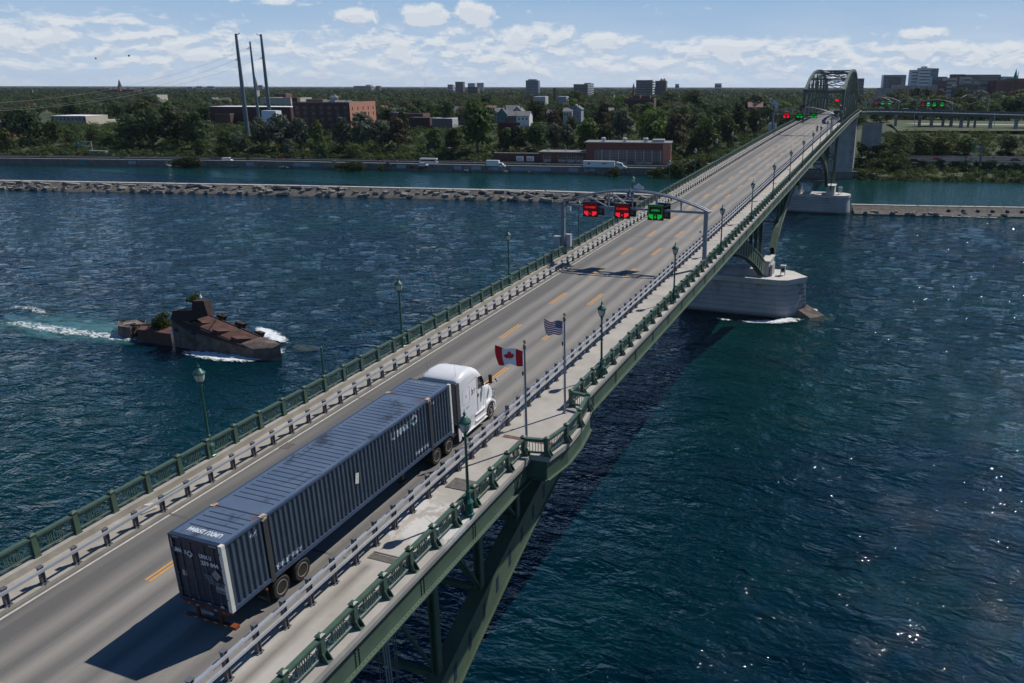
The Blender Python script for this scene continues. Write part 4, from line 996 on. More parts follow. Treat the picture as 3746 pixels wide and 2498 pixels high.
def cellc(u, v):
    if u < .25 or u > .75: return 1
    x = (u-.5)*2*1.05/.5*.5*1.9; yv = (v-.5)*2
    return 1 if inside([(a*.92, b_*.92+.05) for a, b_ in LEAF], (u-.5)*4.1, (v-.5)*2.5+.12) else 0
fl = flag_mesh(S, cellc, 128, 72).build('flag', ['flag_white', 'flag_red'], None, smooth=True)
tag(fl, 'red and white maple leaf flag flying from the nearer flagpole', 'flag')
S2 = flag_surface(3.93, 22.35, 6.84, 1.22, .82, (-1, -.20), .06, .2, .35)
def cellu(u, v):
    if u < .40 and v > 6/13:
        uu, vv = (u/.40)*11, (v-6/13)/(7/13)*9
        if (int(uu)+int(vv)) % 2 == 0 and abs(uu % 1-.5) < .28 and abs(vv % 1-.5) < .28: return 0
        return 2
    return 1 if int(v*13) % 2 == 0 else 0
fl = flag_mesh(S2, cellu, 110, 91).build('flag', ['flag_white', 'flag_maroon', 'flag_navy'], None, smooth=True)
tag(fl, 'red and white striped flag with a blue starred corner, on the farther flagpole', 'flag')
# ================================================================= articulated truck on the bridge (local frame: x right, y forward, z up from the road)
A0 = slope(8)
def tl(o): o.rotation_euler = (A0, 0, 0); return o
CX0, CX1, CZ0, CL, CH_ = -2.6, 0.0, 1.12, 16.15, 2.9
CZ1 = CZ0+CH_
con = tl(thing('shipping_container', 'long dark blue corrugated shipping container riding on the trailer', 'container', (0, 0, zd(0)), local=True))
POSTS = [(2.05, 2.28), (13.87, 14.10)]
PER, DEP = .278, .058
def corr(y):
    """0 = outer face, 1 = inner face"""
    t = ((y-.2) % PER)/PER
    return 0. if t < .34 else (t-.34)/.16 if t < .5 else 1. if t < .84 else (1.-(t-.84)/.16)
def breaks(y0, y1):
    out = {y0, y1}; k = math.floor((y0-.2)/PER)-1
    while .2+k*PER < y1+PER:
        for f in (0, .34, .5, .84):
            q = .2+(k+f)*PER
            if y0 < q < y1: out.add(q)
        k += 1
    return sorted(out)
zA, zB = CZ0+.17, CZ1-.10
segs = [(.18, 2.05), (2.28, 13.87), (14.10, 16.0)]
for side, xo in ((1, CX1), (-1, CX0)):
    mb = MB()
    for (a, b_) in segs:
        ys = breaks(a, b_)
        for q0, q1 in zip(ys, ys[1:]):
            x0_ = xo-side*(.03+DEP*corr(q0+1e-6)); x1_ = xo-side*(.03+DEP*corr(q1-1e-6)); mb.quad((x0_, q0, zA), (x1_, q1, zA), (x1_, q1, zB), (x0_, q0, zB)) if side > 0 else mb.quad((x1_, q1, zA), (x0_, q0, zA), (x0_, q0, zB), (x1_, q1, zB))
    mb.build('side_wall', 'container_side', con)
    x2_ = xo-side*.09; mb = MB()
    mb.b(min(xo, x2_), max(xo, x2_), .18, 16.0, CZ1-.10, CZ1-.0); mb.b(min(xo, x2_), max(xo, x2_), .18, 16.0, CZ0, CZ0+.17); mb.build('side_rail', 'container_blue', con)
    for (a, b_) in POSTS:
        mb = MB(); x3 = xo+side*.012; mb.b(min(x3, x2_), max(x3, x2_), a, b_, CZ0-.06, CZ1-.16); mb.build('post', 'post_grey', con)
        MB().b(min(x3, xo-side*.18), max(x3, xo-side*.18), a-.02, b_+.02, CZ1-.155, CZ1+.02).build('corner_casting', 'corner_rust', con)
# roof: flat panel; dark strips put the shade of narrow transverse grooves into colour
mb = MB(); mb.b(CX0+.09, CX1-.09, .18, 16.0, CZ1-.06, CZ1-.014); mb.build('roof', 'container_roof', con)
gr = MB(); y = .78
while y < 15.8:
    if not (1.95 < y < 2.9 or 13.2 < y < 14.25): gr.b(CX0+.27, CX1-.27, y, y+.05, CZ1-.014, CZ1-.008)
    y += .315
for a in (2.12, 13.95): gr.b(CX0+.1, CX1-.1, a, a+.06, CZ1-.014, CZ1-.006)
gr.build('roof_groove', 'groove_dark', con)
for side, xo in ((1, CX1), (-1, CX0)):
    for (a, b_) in ((0, .17), (16.0, 16.15)):
        x2_ = xo-side*.17; mb = MB(); mb.b(min(xo, x2_), max(xo, x2_), a, b_, CZ0, CZ1-.01); mb.build('corner_post', 'corner_white' if side > 0 else 'container_door', con)
MB().b(CX0+.17, CX1-.17, 0, .16, CZ1-.16, CZ1-.012).build('header', 'container_door', con); MB().b(CX0+.17, CX1-.17, 16.0, 16.13, CZ0, CZ1-.012).build('front_wall', 'container_side', con)
MB().b(CX0+.17, CX1-.17, .0, .16, CZ0, CZ0+.16).build('sill', 'container_door', con)
for a, b_ in ((CX0+.175, (CX0+CX1)/2-.01), ((CX0+CX1)/2+.01, CX1-.175)):
    mb = MB(); mb.b(a, b_, .055, .11, CZ0+.16, CZ1-.17); d = mb.build('door', 'container_door', con)
    for f in (.30, .72):
        x = a+(b_-a)*f; mb = MB(); mb.tube((x, .035, CZ0+.05), (x, .035, CZ1-.06), .021, .021, 8)
        for z in (.25, .95, 1.9, 2.6): mb.b(x-.05, x+.05, .02, .055, CZ0+z, CZ0+z+.06)
        mb.build('lock_rod', 'door_rod', d)
    mb = MB(); 
    for k in range(4): mb.b(a+.02, b_-.02, .045, .055, CZ0+.3+k*.62, CZ0+.33+k*.62)
    for z in (.5, 1.2, 1.9, 2.5): xx = a if a < -1.4 else b_; mb.b(xx-.06, xx+.06, .0, .055, CZ0+z, CZ0+z+.07)
    mb.build('hinge', 'container_door', d)
# lettering: rear doors
def rear(txt, x, z, size, width=None, m_='lettering', bold=.004):
    mb = MB(); add_text(mb, txt, size, (x, .012, z), (1, 0, 0), (0, 0, 1), width, bold); return mb.build('lettering', m_, con)
def diamond(mb, o, u, v_, r):
    """ring of interlocking pieces forming a lozenge"""
    for k in range(4):
        a = k*math.pi/2; p = [(math.cos(a), math.sin(a)), (math.cos(a+math.pi/2), math.sin(a+math.pi/2))]
        q = [(p[0][0]*(1-t_)+p[1][0]*t_, p[0][1]*(1-t_)+p[1][1]*t_) for t_ in (.06, .94)]
        mb.prism([(q[0][0]*r, q[0][1]*r), (q[1][0]*r, q[1][1]*r), (q[1][0]*r*.52, q[1][1]*r*.58), (q[0][0]*r*.58, q[0][1]*r*.52)], o, u, v_, Vector(u).cross(Vector(v_))*.002)
rear('LIMA', CX0+.15, CZ1-.72, .25, .42, bold=.012); rear('X', CX0+.66, CZ1-.74, .23, .15, bold=.012)
mb = MB(); diamond(mb, (CX0+.94, .012, CZ1-.70), (1, 0, 0), (0, 0, 1), .17); mb.build('logo', 'lettering', con)
rear('UMX U', -1.20, CZ1-.74, .23, .60, bold=.012); rear('259 844', -1.16, CZ1-1.02, .24, .84, bold=.012)
mb = MB(); mb.prism([(-.23, 0), (0, -.25), (.23, 0), (0, .25)], (-.50, .012, CZ1-1.36), (1, 0, 0), (0, 0, 1), (0, -.004, 0)); mb.build('placard', 'placard_grey', con)
for k in range(4): rear('||I||II|I II|I|'[k:k+9], -1.1+.06*k, CZ1-1.50-k*.10, .09, .38, 'lettering_dim'); rear('I||II I|II'[k:k+8], -.62, CZ1-1.72-k*.08, .07, .40, 'lettering_dim') if k < 2 else None
mb = MB(); mb.b(-.62, -.08, .006, .02, CZ0+.78, CZ0+1.06); mb.build('weight_plate', 'placard_grey', con); mb = MB(); add_text(mb, '74 800 lbs', .13, (-.60, .003, CZ0+.82), (1, 0, 0), (0, 0, 1), .50, .004); mb.build('lettering', 'groove_dark', con)
mb = MB(); mb.b(CX0+.35, CX0+.55, .04, .05, CZ0+1.12, CZ0+1.36); mb.build('sticker', 'tan', con)
mb = MB()
for (x0, x1, z0, z1) in ((CX0+.22, CX0+.52, CZ1-.09, CZ1-.05), (-.62, -.26, CZ1-.12, CZ1-.075), (CX0+.1, CX0+.14, CZ1-.55, CZ1-.18), (CX0+.62, CX0+.75, CZ0+.12, CZ0+.16), (-1.2, -1.02, CZ0+.13, CZ0+.17), (-.55, -.38, CZ0+.11, CZ0+.2)): mb.b(x0, x1, -.003, -.0005, z0, z1)
mb.build('reflective_tape', 'tan', con)
# roof numbers (read from behind, upside down as in the picture)
mb = MB(); add_text(mb, 'UMXU 259844', .34, (-.50, .66, CZ1-.006), (-1, 0, 0), (0, -1, 0), 1.62, .014); mb.build('lettering', 'lettering', con)
mb = MB(); add_text(mb, 'UMXU 259844', .26, (-2.2, 15.62, CZ1-.006), (1, 0, 0), (0, 1, 0), 1.5, .003); mb.build('lettering', 'lettering_dim2', con)
# side lettering follows the corrugations
def side_text(txt, y, z, size, width, bold=.006, shape=None):
    if shape is None: vs, fs, wd = text_mesh(txt, size, bold); k = width/wd; pts = [(y+a*k, z+b_) for a, b_ in vs]
    else: pts, fs = shape
    import bmesh
    bm = bmesh.new(); bv = [bm.verts.new((0, a, b_)) for a, b_ in pts]
    for f in fs:
        try: bm.faces.new([bv[i] for i in f])
        except Exception: pass
    ya, yb = min(p[0] for p in pts), max(p[0] for p in pts)
    for q in breaks(ya, yb)[1:-1]: bmesh.ops.bisect_plane(bm, geom=bm.verts[:]+bm.edges[:]+bm.faces[:], plane_co=(0, q, 0), plane_no=(0, 1, 0))
    mb = MB(); bm.verts.ensure_lookup_table(); bm.verts.index_update()
    for f in bm.faces:
        c = f.calc_center_median(); vs2 = []
        for v in f.verts:
            yy = v.co.y+(c.y-v.co.y)*1e-3; vs2.append((CX1-.03-DEP*corr(yy)+.004, v.co.y, v.co.z))
        mb.add(vs2, [tuple(range(len(vs2)))])
    bm.free(); mb.build('lettering', 'lettering', con)
side_text('LI', 10.58, 3.24, .50, .36, .028); side_text('MAX', 11.05, 3.24, .46, 1.10, .028)
pts = []; fs = []
for k in range(4):
    a = k*math.pi/2; p0, p1 = (math.cos(a), math.sin(a)), (math.cos(a+math.pi/2), math.sin(a+math.pi/2))
    q = [(p0[0]*(1-t_)+p1[0]*t_, p0[1]*(1-t_)+p1[1]*t_) for t_ in (.07, .93)]; o = len(pts)
    pts += [(12.58+a_*.37, 3.46+b_*.36) for a_, b_ in (q[0], q[1], (q[1][0]*.55, q[1][1]*.6), (q[0][0]*.6, q[0][1]*.55))]; fs.append((o, o+1, o+2, o+3))
side_text('', 0, 0, 0, 0, shape=(pts, fs))
side_text('UMXU 259844', 12.25, 3.86, .20, 1.25, .014); side_text('TOP LIFT ONLY', 12.45, 1.50, .21, 1.35, .016); side_text('TOP LIFT ONLY', 2.40, 1.42, .24, 1.5, .018)
side_text('WT', 14.25, 3.55, .22, .34); side_text('WT', 1.35, 3.45, .26, .42)
mb = MB(); mb.prism([(-.16, -.22), (.08, -.3), (.16, .2), (-.06, .28)], (.0, 7.75, 2.72), (0, 1, 0), (0, 0, 1), (.006, 0, 0)); mb.build('placard', 'corner_white', con)

# trailer chassis
ch = tl(thing('trailer_chassis', 'orange skeletal trailer chassis under the blue container', 'trailer', (0, 0, zd(0)), local=True))
mb = MB(); mb.b(-1.75, -1.6, .1, 15.9, .85, 1.08); mb.b(-1.0, -.85, .1, 15.9, .85, 1.08)
for y in np.linspace(.6, 15.4, 12): mb.b(-2.45, -.15, y-.06, y+.06, .98, 1.10)
mb.b(-2.5, -.1, .02, .2, .94, 1.11); mb.build('frame', 'chassis_orange', ch)
mb = MB(); mb.b(-2.50, -.06, .03, .15, .34, .46); mb.b(-1.95, -1.83, .05, .15, .46, .94); mb.b(-.80, -.68, .05, .15, .46, .94); mb.prism([(0, 0), (.35, .35), (.28, .42), (0, .1)], (-.72, .1, .5), (1, 0, 0), (0, 0, 1), (0, .04, 0)); mb.build('rear_bumper', 'chassis_orange', ch)
MB().b(-.30, -.02, .0, .22, .33, .47).build('marker', 'orange', ch, 'bright orange end of the bumper')
mb = MB()
for x in (-2.1, -1.6, -1.1, -.6): mb.b(x, x+.16, .022, .03, .38, .42)
for x in (-2.3, -1.85, -.95, -.5): mb.b(x, x+.14, .012, .02, .99, 1.04)
mb.build('reflective_tape', 'tan', ch); MB().b(-1.62, -1.02, .0, .02, .74, .86).build('licence_plate', 'placard_grey', ch)
for x in (-2.35, -.32):
    mb = MB(); mb.b(x-.12, x+.12, -.0, .02, .97, 1.07); mb.build('tail_light', 'truck_red', ch)
def wheel(parent, x, y, r=.50, w_=.58, side=1, rimm='rim', deep=.16, simple=False):
    """dual tyres with a recessed rim; outer face towards +x for side=1"""
    Q = Matrix.Rotation(R(90)*side, 3, 'Y'); mb = MB()
    prof = [(r*.60, w_/2-.02), (r*.86, w_/2), (r*.97, w_/2-.05), (r, w_/2-.09), (r, .02), (r*.92, 0), (r, -.02), (r, -w_/2+.09), (r*.97, -w_/2+.05), (r*.6, -w_/2)]
    mb.lathe((x, y, r), prof, 26, 0, Q); wh = mb.build('wheel', 'tyre', parent, smooth=True)
    mb = MB(); z0 = w_/2-.01; ro = r*.60; vs = []; fs = []; n = 24
    ringp = [(ro+.015, z0-.012), (ro+.01, z0+.012), (ro-.03, z0+.006), (ro-.05, z0-deep), (.13, z0-deep-.01), (.12, z0-deep+.10), (.03, z0-deep+.11)]
    for (rr, zz) in ringp:
        for i in range(n): a = 2*math.pi*i/n; vs.append(Vector((x, y, r))+Q @ Vector((rr*math.cos(a), rr*math.sin(a), zz)))
    for k in range(len(ringp)-1):
        for i in range(n): fs.append((k*n+i, k*n+(i+1) % n, (k+1)*n+(i+1) % n, (k+1)*n+i))
    fs.append(tuple((len(ringp)-1)*n+i for i in range(n))); mb.add(vs, fs); rm = mb.build('rim', rimm, wh, smooth=True)
    mb = MB()
    for k in range(10): a = 2*math.pi*k/10; c_ = Vector((x, y, r))+Q @ Vector((.19*math.cos(a), .19*math.sin(a), z0-deep+.02)); mb.lathe(c_, [(.022, -.02), (.022, .02)], 6, 0, Q)
    mb.build('wheel_nut', 'hub', rm)
    return wh
for y in (2.55, 3.78):
    for x, sd in ((-.33, 1), (-2.27, -1)): wheel(ch, x, y, .50, .58, sd)
    MB().tube((-2.2, y, .5), (-.4, y, .5), .07, .07, 8).build('axle', 'chassis_orange', ch)
mb = MB(); mb.b(-1.95, -.65, 2.0, 4.6, .62, .84); mb.build('slider_box', 'chassis_orange', ch)
for x in (-.62, -2.58): 
    mb = MB(); mb.b(x, x+.60, 1.78, 1.80, .28, .88); mb.build('mudflap', 'rubber_black', ch); mb = MB(); add_text(mb, 'DELI', .16, (x+.08, 1.777, .40), (1, 0, 0), (0, 0, 1), .42, .003); mb.build('lettering', 'lettering_dim', ch)
MB().b(-.22, .0, 1.72, 1.80, .90, .99).build('marker_light', 'orange', ch)
for x in (-2.05, -.55):
    mb = MB(); mb.b(x-.09, x+.09, 11.7, 11.9, .30, 1.0); mb.b(x-.18, x+.18, 11.6, 12.0, .26, .31); mb.bar((x, 11.8, .5), (x, 12.8, .95), .06, .06); mb.build('landing_leg', 'hub', ch)

# tractor unit
tk = tl(thing('semi_truck', 'white sleeper cab tractor pulling the blue container across the bridge', 'truck', (0, 0, zd(0)), local=True))
XR, XL = -.06, -2.54; XC = -1.3; HWD = 1.24
def loft(mb, secs):
    """secs: list of (y, [(x,z)...]) cross-sections with equal point counts"""
    n = len(secs[0][1]); vs = [(x, y, z) for y, pts_ in secs for x, z in pts_]; fs = []
    for k in range(len(secs)-1):
        for i in range(n): j = (i+1) % n; fs.append((k*n+i, k*n+j, (k+1)*n+j, (k+1)*n+i))
    fs.append(tuple(range(n-1, -1, -1))); m0 = (len(secs)-1)*n; fs.append(tuple(m0+i for i in range(n)))
    area = sum(secs[0][1][i][0]*secs[0][1][(i+1) % n][1]-secs[0][1][(i+1) % n][0]*secs[0][1][i][1] for i in range(n))
    if area > 0: fs = [f[::-1] for f in fs]
    mb.add(vs, fs)
def csec(hw_, z0, z1, rad):
    """rounded-top cab cross-section"""
    p = [(XC-hw_, z0), (XC+hw_, z0)]
    for k in range(6): a = k*math.pi/10; p.append((XC+hw_-rad+rad*math.cos(a), z1-rad+rad*math.sin(a)))
    for k in range(6): a = math.pi/2+k*math.pi/10; p.append((XC-hw_+rad+rad*math.cos(a), z1-rad+rad*math.sin(a)))
    return p
mb = MB()
loft(mb, [(17.05, csec(HWD-.03, 1.12, 3.78, .30)), (17.20, csec(HWD, 1.12, 3.90, .32)), (17.9, csec(HWD, 1.12, 4.02, .36)), (18.6, csec(HWD-.01, 1.12, 4.00, .42)), (19.1, csec(HWD-.02, 1.12, 3.86, .46)), (19.5, csec(HWD-.04, 1.12, 3.62, .46)), (19.82, csec(HWD-.09, 1.12, 3.26, .40)), (19.95, csec(HWD-.12, 1.12, 2.95, .30))])
body = mb.build('cab', 'cab_white', tk, smooth=True)
mb = MB()
loft(mb, [(19.9, csec(HWD-.10, 1.05, 2.52, .30)), (20.25, csec(HWD-.16, 1.0, 2.40, .34)), (20.7, csec(HWD-.20, .95, 2.22, .36)), (21.1, csec(HWD-.24, .80, 2.02, .36)), (21.42, csec(HWD-.34, .62, 1.74, .34)), (21.52, csec(HWD-.44, .60, 1.50, .26))])
hood = mb.build('hood', 'cab_white', tk, smooth=True)
mb = MB(); loft(mb, [(20.95, csec(HWD-.02, .36, .86, .12)), (21.4, csec(HWD-.10, .34, .88, .14)), (21.62, csec(HWD-.36, .36, .84, .12))]); mb.build('bumper', 'cab_white', tk, smooth=True)
mb = MB(); mb.b(XC-.55, XC+.55, 21.50, 21.545, .9, 1.55); mb.build('grille', 'cab_trim', hood)
for sg in (-1, 1):
    xo = XC+sg*(HWD-.02)
    # fender arch over the steer wheel
    mb = MB(); pr = [(20.60+.68*math.cos(a), .52+.68*math.sin(a)) for a in np.linspace(0, math.pi, 13)]; pi_ = [(20.60+.58*math.cos(a), .52+.58*math.sin(a)) for a in np.linspace(math.pi, 0, 13)]
    mb.prism([(a, b_) for a, b_ in pr]+[(a, b_) for a, b_ in pi_], (xo-(.30 if sg > 0 else 0), 0, 0), (0, 1, 0), (0, 0, 1), (.30, 0, 0)); mb.build('fender', 'cab_white', tk)
    mb = MB(); mb.lathe((XC+sg*.86, 21.36, 1.02), [(.12, -.1), (.14, 0), (.02, .05)], 10, 0, Matrix.Rotation(R(-75), 3, 'X')); mb.build('headlight', 'chrome', tk)
    # side window with vent quarter
    xw = XC+sg*(HWD-.012)
    win = [(19.16, 2.50), (19.92, 2.44), (19.86, 2.80), (19.66, 3.14), (19.22, 3.22)]
    mb = MB(); mb.prism(win, (xw-(.055 if sg > 0 else -.055), 0, 0), (0, 1, 0), (0, 0, 1), (sg*.058, 0, 0)); mb.build('side_window', 'car_glass', body)
    mb = MB(); mb.path([(xw+sg*.008, 19.04, 1.16), (xw+sg*.008, 19.06, 3.30)], .010, 4); mb.path([(xw+sg*.008, 17.1, 3.20), (xw+sg*.008, 19.06, 3.34)], .007, 4); mb.path([(xw-sg*.02, 20.0, 1.2), (xw-sg*.06, 19.98, 2.4)], .010, 4); mb.build('door_seam', 'cab_trim', body)
    bx = [(17.42, 2.15), (18.12, 2.15), (18.18, 2.22), (18.18, 3.02), (18.12, 3.10), (17.42, 3.04), (17.36, 2.96), (17.36, 2.22)]
    mb = MB()
    for i in range(8): a, b_ = bx[i], bx[(i+1) % 8]; mb.bar((xw+sg*.01, a[0], a[1]), (xw+sg*.01, b_[0], b_[1]), .014, .022)
    mb.build('luggage_door', 'emblem_silver', body); MB().b(xw-.004, xw+.016, 17.74, 17.80, 2.52, 2.68).build('latch', 'cab_trim', body); MB().b(xw-.004, xw+.02, 19.12, 19.20, 2.02, 2.22).build('door_handle', 'cab_trim', body)
    mb = MB(); rm = random.Random(5)
    mb.prism([(0, 0), (.10, .12), (.07, .30), (.15, .48), (.11, .34), (.20, .2), (.14, .02)], (xw+sg*.008, 18.34, 2.42), (0, 1, 0), (0, 0, 1), (sg*.004, 0, 0)); mb.build('decal', 'emblem_blue', body)
    mb = MB()
    for (a, b_, c_, d_) in ((18.52, 2.60, .34, .09), (18.52, 2.46, .30, .05), (17.7, 1.82, .36, .05), (17.7, 1.90, .40, .03)): mb.prism([(0, 0), (c_, .02), (c_, .02+d_), (0, d_)], (xw+sg*.008, a, b_), (0, 1, 0), (0, 0, 1), (sg*.004, 0, 0))
    mb.build('decal', 'siding_pink', body)
    # mirrors
    mb = MB(); mb.bar((xw, 19.98, 2.46), (xw+sg*.30, 20.16, 2.62), .05, .06); mb.b(xw+sg*.30-.09, xw+sg*.30+.09, 20.10, 20.22, 2.52, 3.05); mb.build('mirror', 'rubber_black', tk)
    mb = MB(); mb.bar((XC+sg*.98, 20.9, 2.02), (XC+sg*1.30, 21.12, 2.24), .03, .04); mb.lathe((XC+sg*1.36, 21.15, 2.22), [(.03, -.04), (.12, .0), (.13, .12), (.04, .2)], 10); mb.build('hood_mirror', 'chrome', tk)
    # side skirts and steps
    mb = MB(); mb.prism([(17.15, .42), (19.95, .42), (20.0, .62), (19.92, 1.12), (17.1, 1.12), (17.1, .5)], (xo-(.06 if sg > 0 else -.0), 0, 0), (0, 1, 0), (0, 0, 1), (.06, 0, 0)); mb.b(min(xo, xo+sg*.10), max(xo, xo+sg*.10), 18.7, 19.9, .62, .67); mb.b(min(xo, xo+sg*.07), max(xo, xo+sg*.07), 18.7, 19.9, 1.04, 1.08); mb.b(min(xo, xo+sg*.09), max(xo, xo+sg*.09), 17.1, 20.0, .38, .43); mb.build('side_skirt', 'cab_white', tk)
    mb = MB(); mb.b(xw-.04, xw+.04, 16.72, 17.05, 1.1, 3.7); mb.build('side_extender', 'cab_trim', tk)
    mb = MB(); mb.lathe((XC+sg*.82, 16.45, .78), [(.30, -.5), (.32, 0), (.30, .5)], 12, 0, Matrix.Rotation(R(90), 3, 'X')); mb.build('fuel_tank', 'cab_trim', tk)
    mb = MB(); mb.prism([(0, 0), (.28, .02), (.28, .95), (0, .90)], (xo-.02, 16.75, .22), (0, 1, 0), (0, 0, 1), (.04, 0, 0)); mb.build('fairing', 'cab_white', tk)
    mb = MB(); mb.tube((XC+sg*.9, 17.35, 3.85), (XC+sg*.9, 17.30, 4.75), .008, .004, 4); mb.build('antenna', 'cab_trim', tk)
MB().b(XC-1.0, XC+1.0, 17.035, 17.06, 1.2, 3.6).build('rear_panel', 'stone_grey', tk)
mb = MB(); mb.tube((XC+.45, 17.0, 1.3), (XC+.45, 16.98, 3.0), .02, .02, 5); mb.tube((XC+.6, 17.0, 1.3), (XC+.2, 16.6, 1.1), .03, .03, 5); mb.lathe((XC+.75, 17.0, 2.6), [(.06, -.02), (.06, .03)], 8, 0, Matrix.Rotation(R(90), 3, 'X')); mb.build('hose', 'rubber_black', tk)
# windscreen and sun visor
ws = [(XC-.98, 19.99, 2.50), (XC+.98, 19.99, 2.50), (XC+.86, 19.66, 3.42), (XC-.86, 19.66, 3.42)]
mb = MB(); o_ = Vector((0, .045, .02)); mb.add([Vector(p)+o_ for p in ws]+[Vector(p)-o_*3 for p in ws], [(0,1,2,3)[::-1], (4,5,6,7), (0,4,5,1), (1,5,6,2), (2,6,7,3), (3,7,4,0)]); mb.build('windscreen', 'car_glass', body)
mb = MB(); mb.bar((XC-.95, 20.08, 2.56), (XC+.95, 20.08, 2.56), .22, .05); mb.build('cowl', 'cab_trim', tk)
for x in (XC-.6, XC, XC+.6): MB().lathe((x, 19.35, 3.74), [(.05, 0), (.04, .05), (.01, .06)], 6).build('roof_light', 'cab_trim', tk)
mb = MB(); mb.b(XC-.42, XC-.30, 13.2, 20.5, .62, .88); mb.b(XC+.30, XC+.42, 13.2, 20.5, .62, .88); mb.b(XC-.45, XC+.45, 14.2, 15.6, .88, 1.02); mb.build('frame', 'cab_trim', tk)
for y in (14.42, 15.66):
    for x, sd in ((-.36, 1), (-2.24, -1)): wheel(tk, x, y, .49, .58, sd)
    MB().tube((-2.2, y, .5), (-.4, y, .5), .08, .08, 8).build('axle', 'cab_trim', tk)
for sg, x in ((1, -.36), (-1, -2.24)):
    mb = MB(); pr = [(15.66+.56*math.cos(a), .5+.56*math.sin(a)) for a in np.linspace(.2, 2.3, 9)]; pi_ = [(15.66+.535*math.cos(a), .5+.535*math.sin(a)) for a in np.linspace(2.3, .2, 9)]
    mb.prism(pr+pi_, (x-.29, 0, 0), (0, 1, 0), (0, 0, 1), (.58, 0, 0)); mb.build('mudguard', 'rubber_black', tk)
for x, sd in ((-.24, 1), (-2.36, -1)): wheel(tk, x, 20.60, .51, .30, sd, 'rim', .06)
mb = MB(); mb.path([(-.5, 21.6, .8), (-.5, 21.85, .85), (-.5, 21.85, 1.35), (-.5, 21.62, 1.35)], .03, 5); mb.path([(-.75, 21.85, .85), (-.35, 21.85, .85)], .03, 5); mb.path([(-.75, 21.85, 1.35), (-.35, 21.85, 1.35)], .03, 5); mb.build('hood_guard', 'chrome', tk)
# ================================================================= river, ground, shore
_sx = [-3000, -1500, -417, -283, -146, -3, 72, 1500, 3000]; _sy = [-420, -30, 262, 300, 327, 358, 374, 716, 1080]
def ysh(x): return float(np.interp(x, _sx, _sy))
TH = math.atan(.236); UX, UY = math.cos(TH), math.sin(TH)
def dist_in(x, y): return (y-ysh(x))*.973
_PL = ([-60, -4, 1.2, 3.1, 3.3, 27, 33, 60, 95, 130, 200, 600, 2000, 30000], [-24, -23, -20.6, -20.2, -17.7, -17.7, -16.8, -13.2, -8, -5, -4, -3, -3, -4])
_PR = ([-60, -4, 2, 8, 35, 40, 66, 72, 100, 125, 200, 600, 2000, 30000], [-24, -23, -20.5, -18.6, -15.6, -15.2, -15.2, -14.2, -7, -2.6, -2.5, -2.5, -3, -4])
def gz(x, y):
    d = dist_in(x, y); a = float(np.interp(d, *_PL)); b_ = float(np.interp(d, *_PR)); k = min(1, max(0, (x-5)/22)); return a*(1-k)+b_*k
def on_ground(px, py, dmin=0):
    d = ray(px, py); t = 240.0
    while t < 6000:
        p = CAM+d*t
        if p.z <= gz(p.x, p.y): return p
        t += 1.5
    return CAM+d*t
def px_of(p):
    q = Vector(p)-CAM; w_ = q.dot(_f); return CPX+FPX*q.dot(_r)/w_, CPY-FPX*q.dot(_u)/w_, w_
# water: one flat sheet out to the far bank
def river_mesh():
    gx = np.concatenate([[-2600, -1500, -900, -600], np.arange(-440, 130, 1.3), [170, 260, 450, 900, 2600]]); gy = np.concatenate([[-700, -350, -150], np.arange(-40, 300, 1.3), [330, 420, 700, 1300]])
    Xg, Yg = np.meshgrid(gx, gy); Zg = np.zeros_like(Xg); r_ = np.random.default_rng(12)
    for k in range(34):
        L_ = r_.uniform(3.0, 9); th = math.radians(-75)+r_.normal()*.75; amp = .0026*L_**.95; kx, ky = math.cos(th)*6.283/L_, math.sin(th)*6.283/L_
        Zg += amp*np.sin(kx*Xg+ky*Yg+r_.uniform(0, 6.28)+.9*np.sin(Xg*.021*r_.uniform(.6, 1.5)+Yg*.033*r_.uniform(.5, 1.5)+k))
    cover = np.clip((Xg+440)/60, 0, 1)*np.clip((127-Xg)/20, 0, 1)*np.clip((Yg+40)/20, 0, 1); bwy = np.interp(Xg, [-900, -600, -330, -206, -100, -14, 9, 62, 400], [52, 124, 190, 221, 244, 254, 255, 268, 352])
    amp = np.where(Yg < bwy, 1.0, .30)*cover*np.clip((299-Yg)/20, 0, 1); V_ = np.stack([Xg, Yg, WZ+Zg*amp], -1).reshape(-1, 3).astype(np.float32); nx, ny = len(gx), len(gy)
    i = np.arange(ny-1)[:, None]*nx+np.arange(nx-1)[None, :]; F_ = np.stack([i, i+1, i+nx+1, i+nx], -1).reshape(-1, 4); nf = len(F_)
    me = bpy.data.meshes.new('river'); me.vertices.add(len(V_)); me.vertices.foreach_set('co', V_.ravel()); me.loops.add(nf*4); me.loops.foreach_set('vertex_index', F_.ravel().astype(np.int32)); me.polygons.add(nf); me.polygons.foreach_set('loop_start', np.arange(nf)*4); me.polygons.foreach_set('use_smooth', np.ones(nf, bool)); me.update(calc_edges=True)
    me.materials.append(M['river_water']); o = bpy.data.objects.new('river', me); C.objects.link(o); return structure(o)
river_mesh()
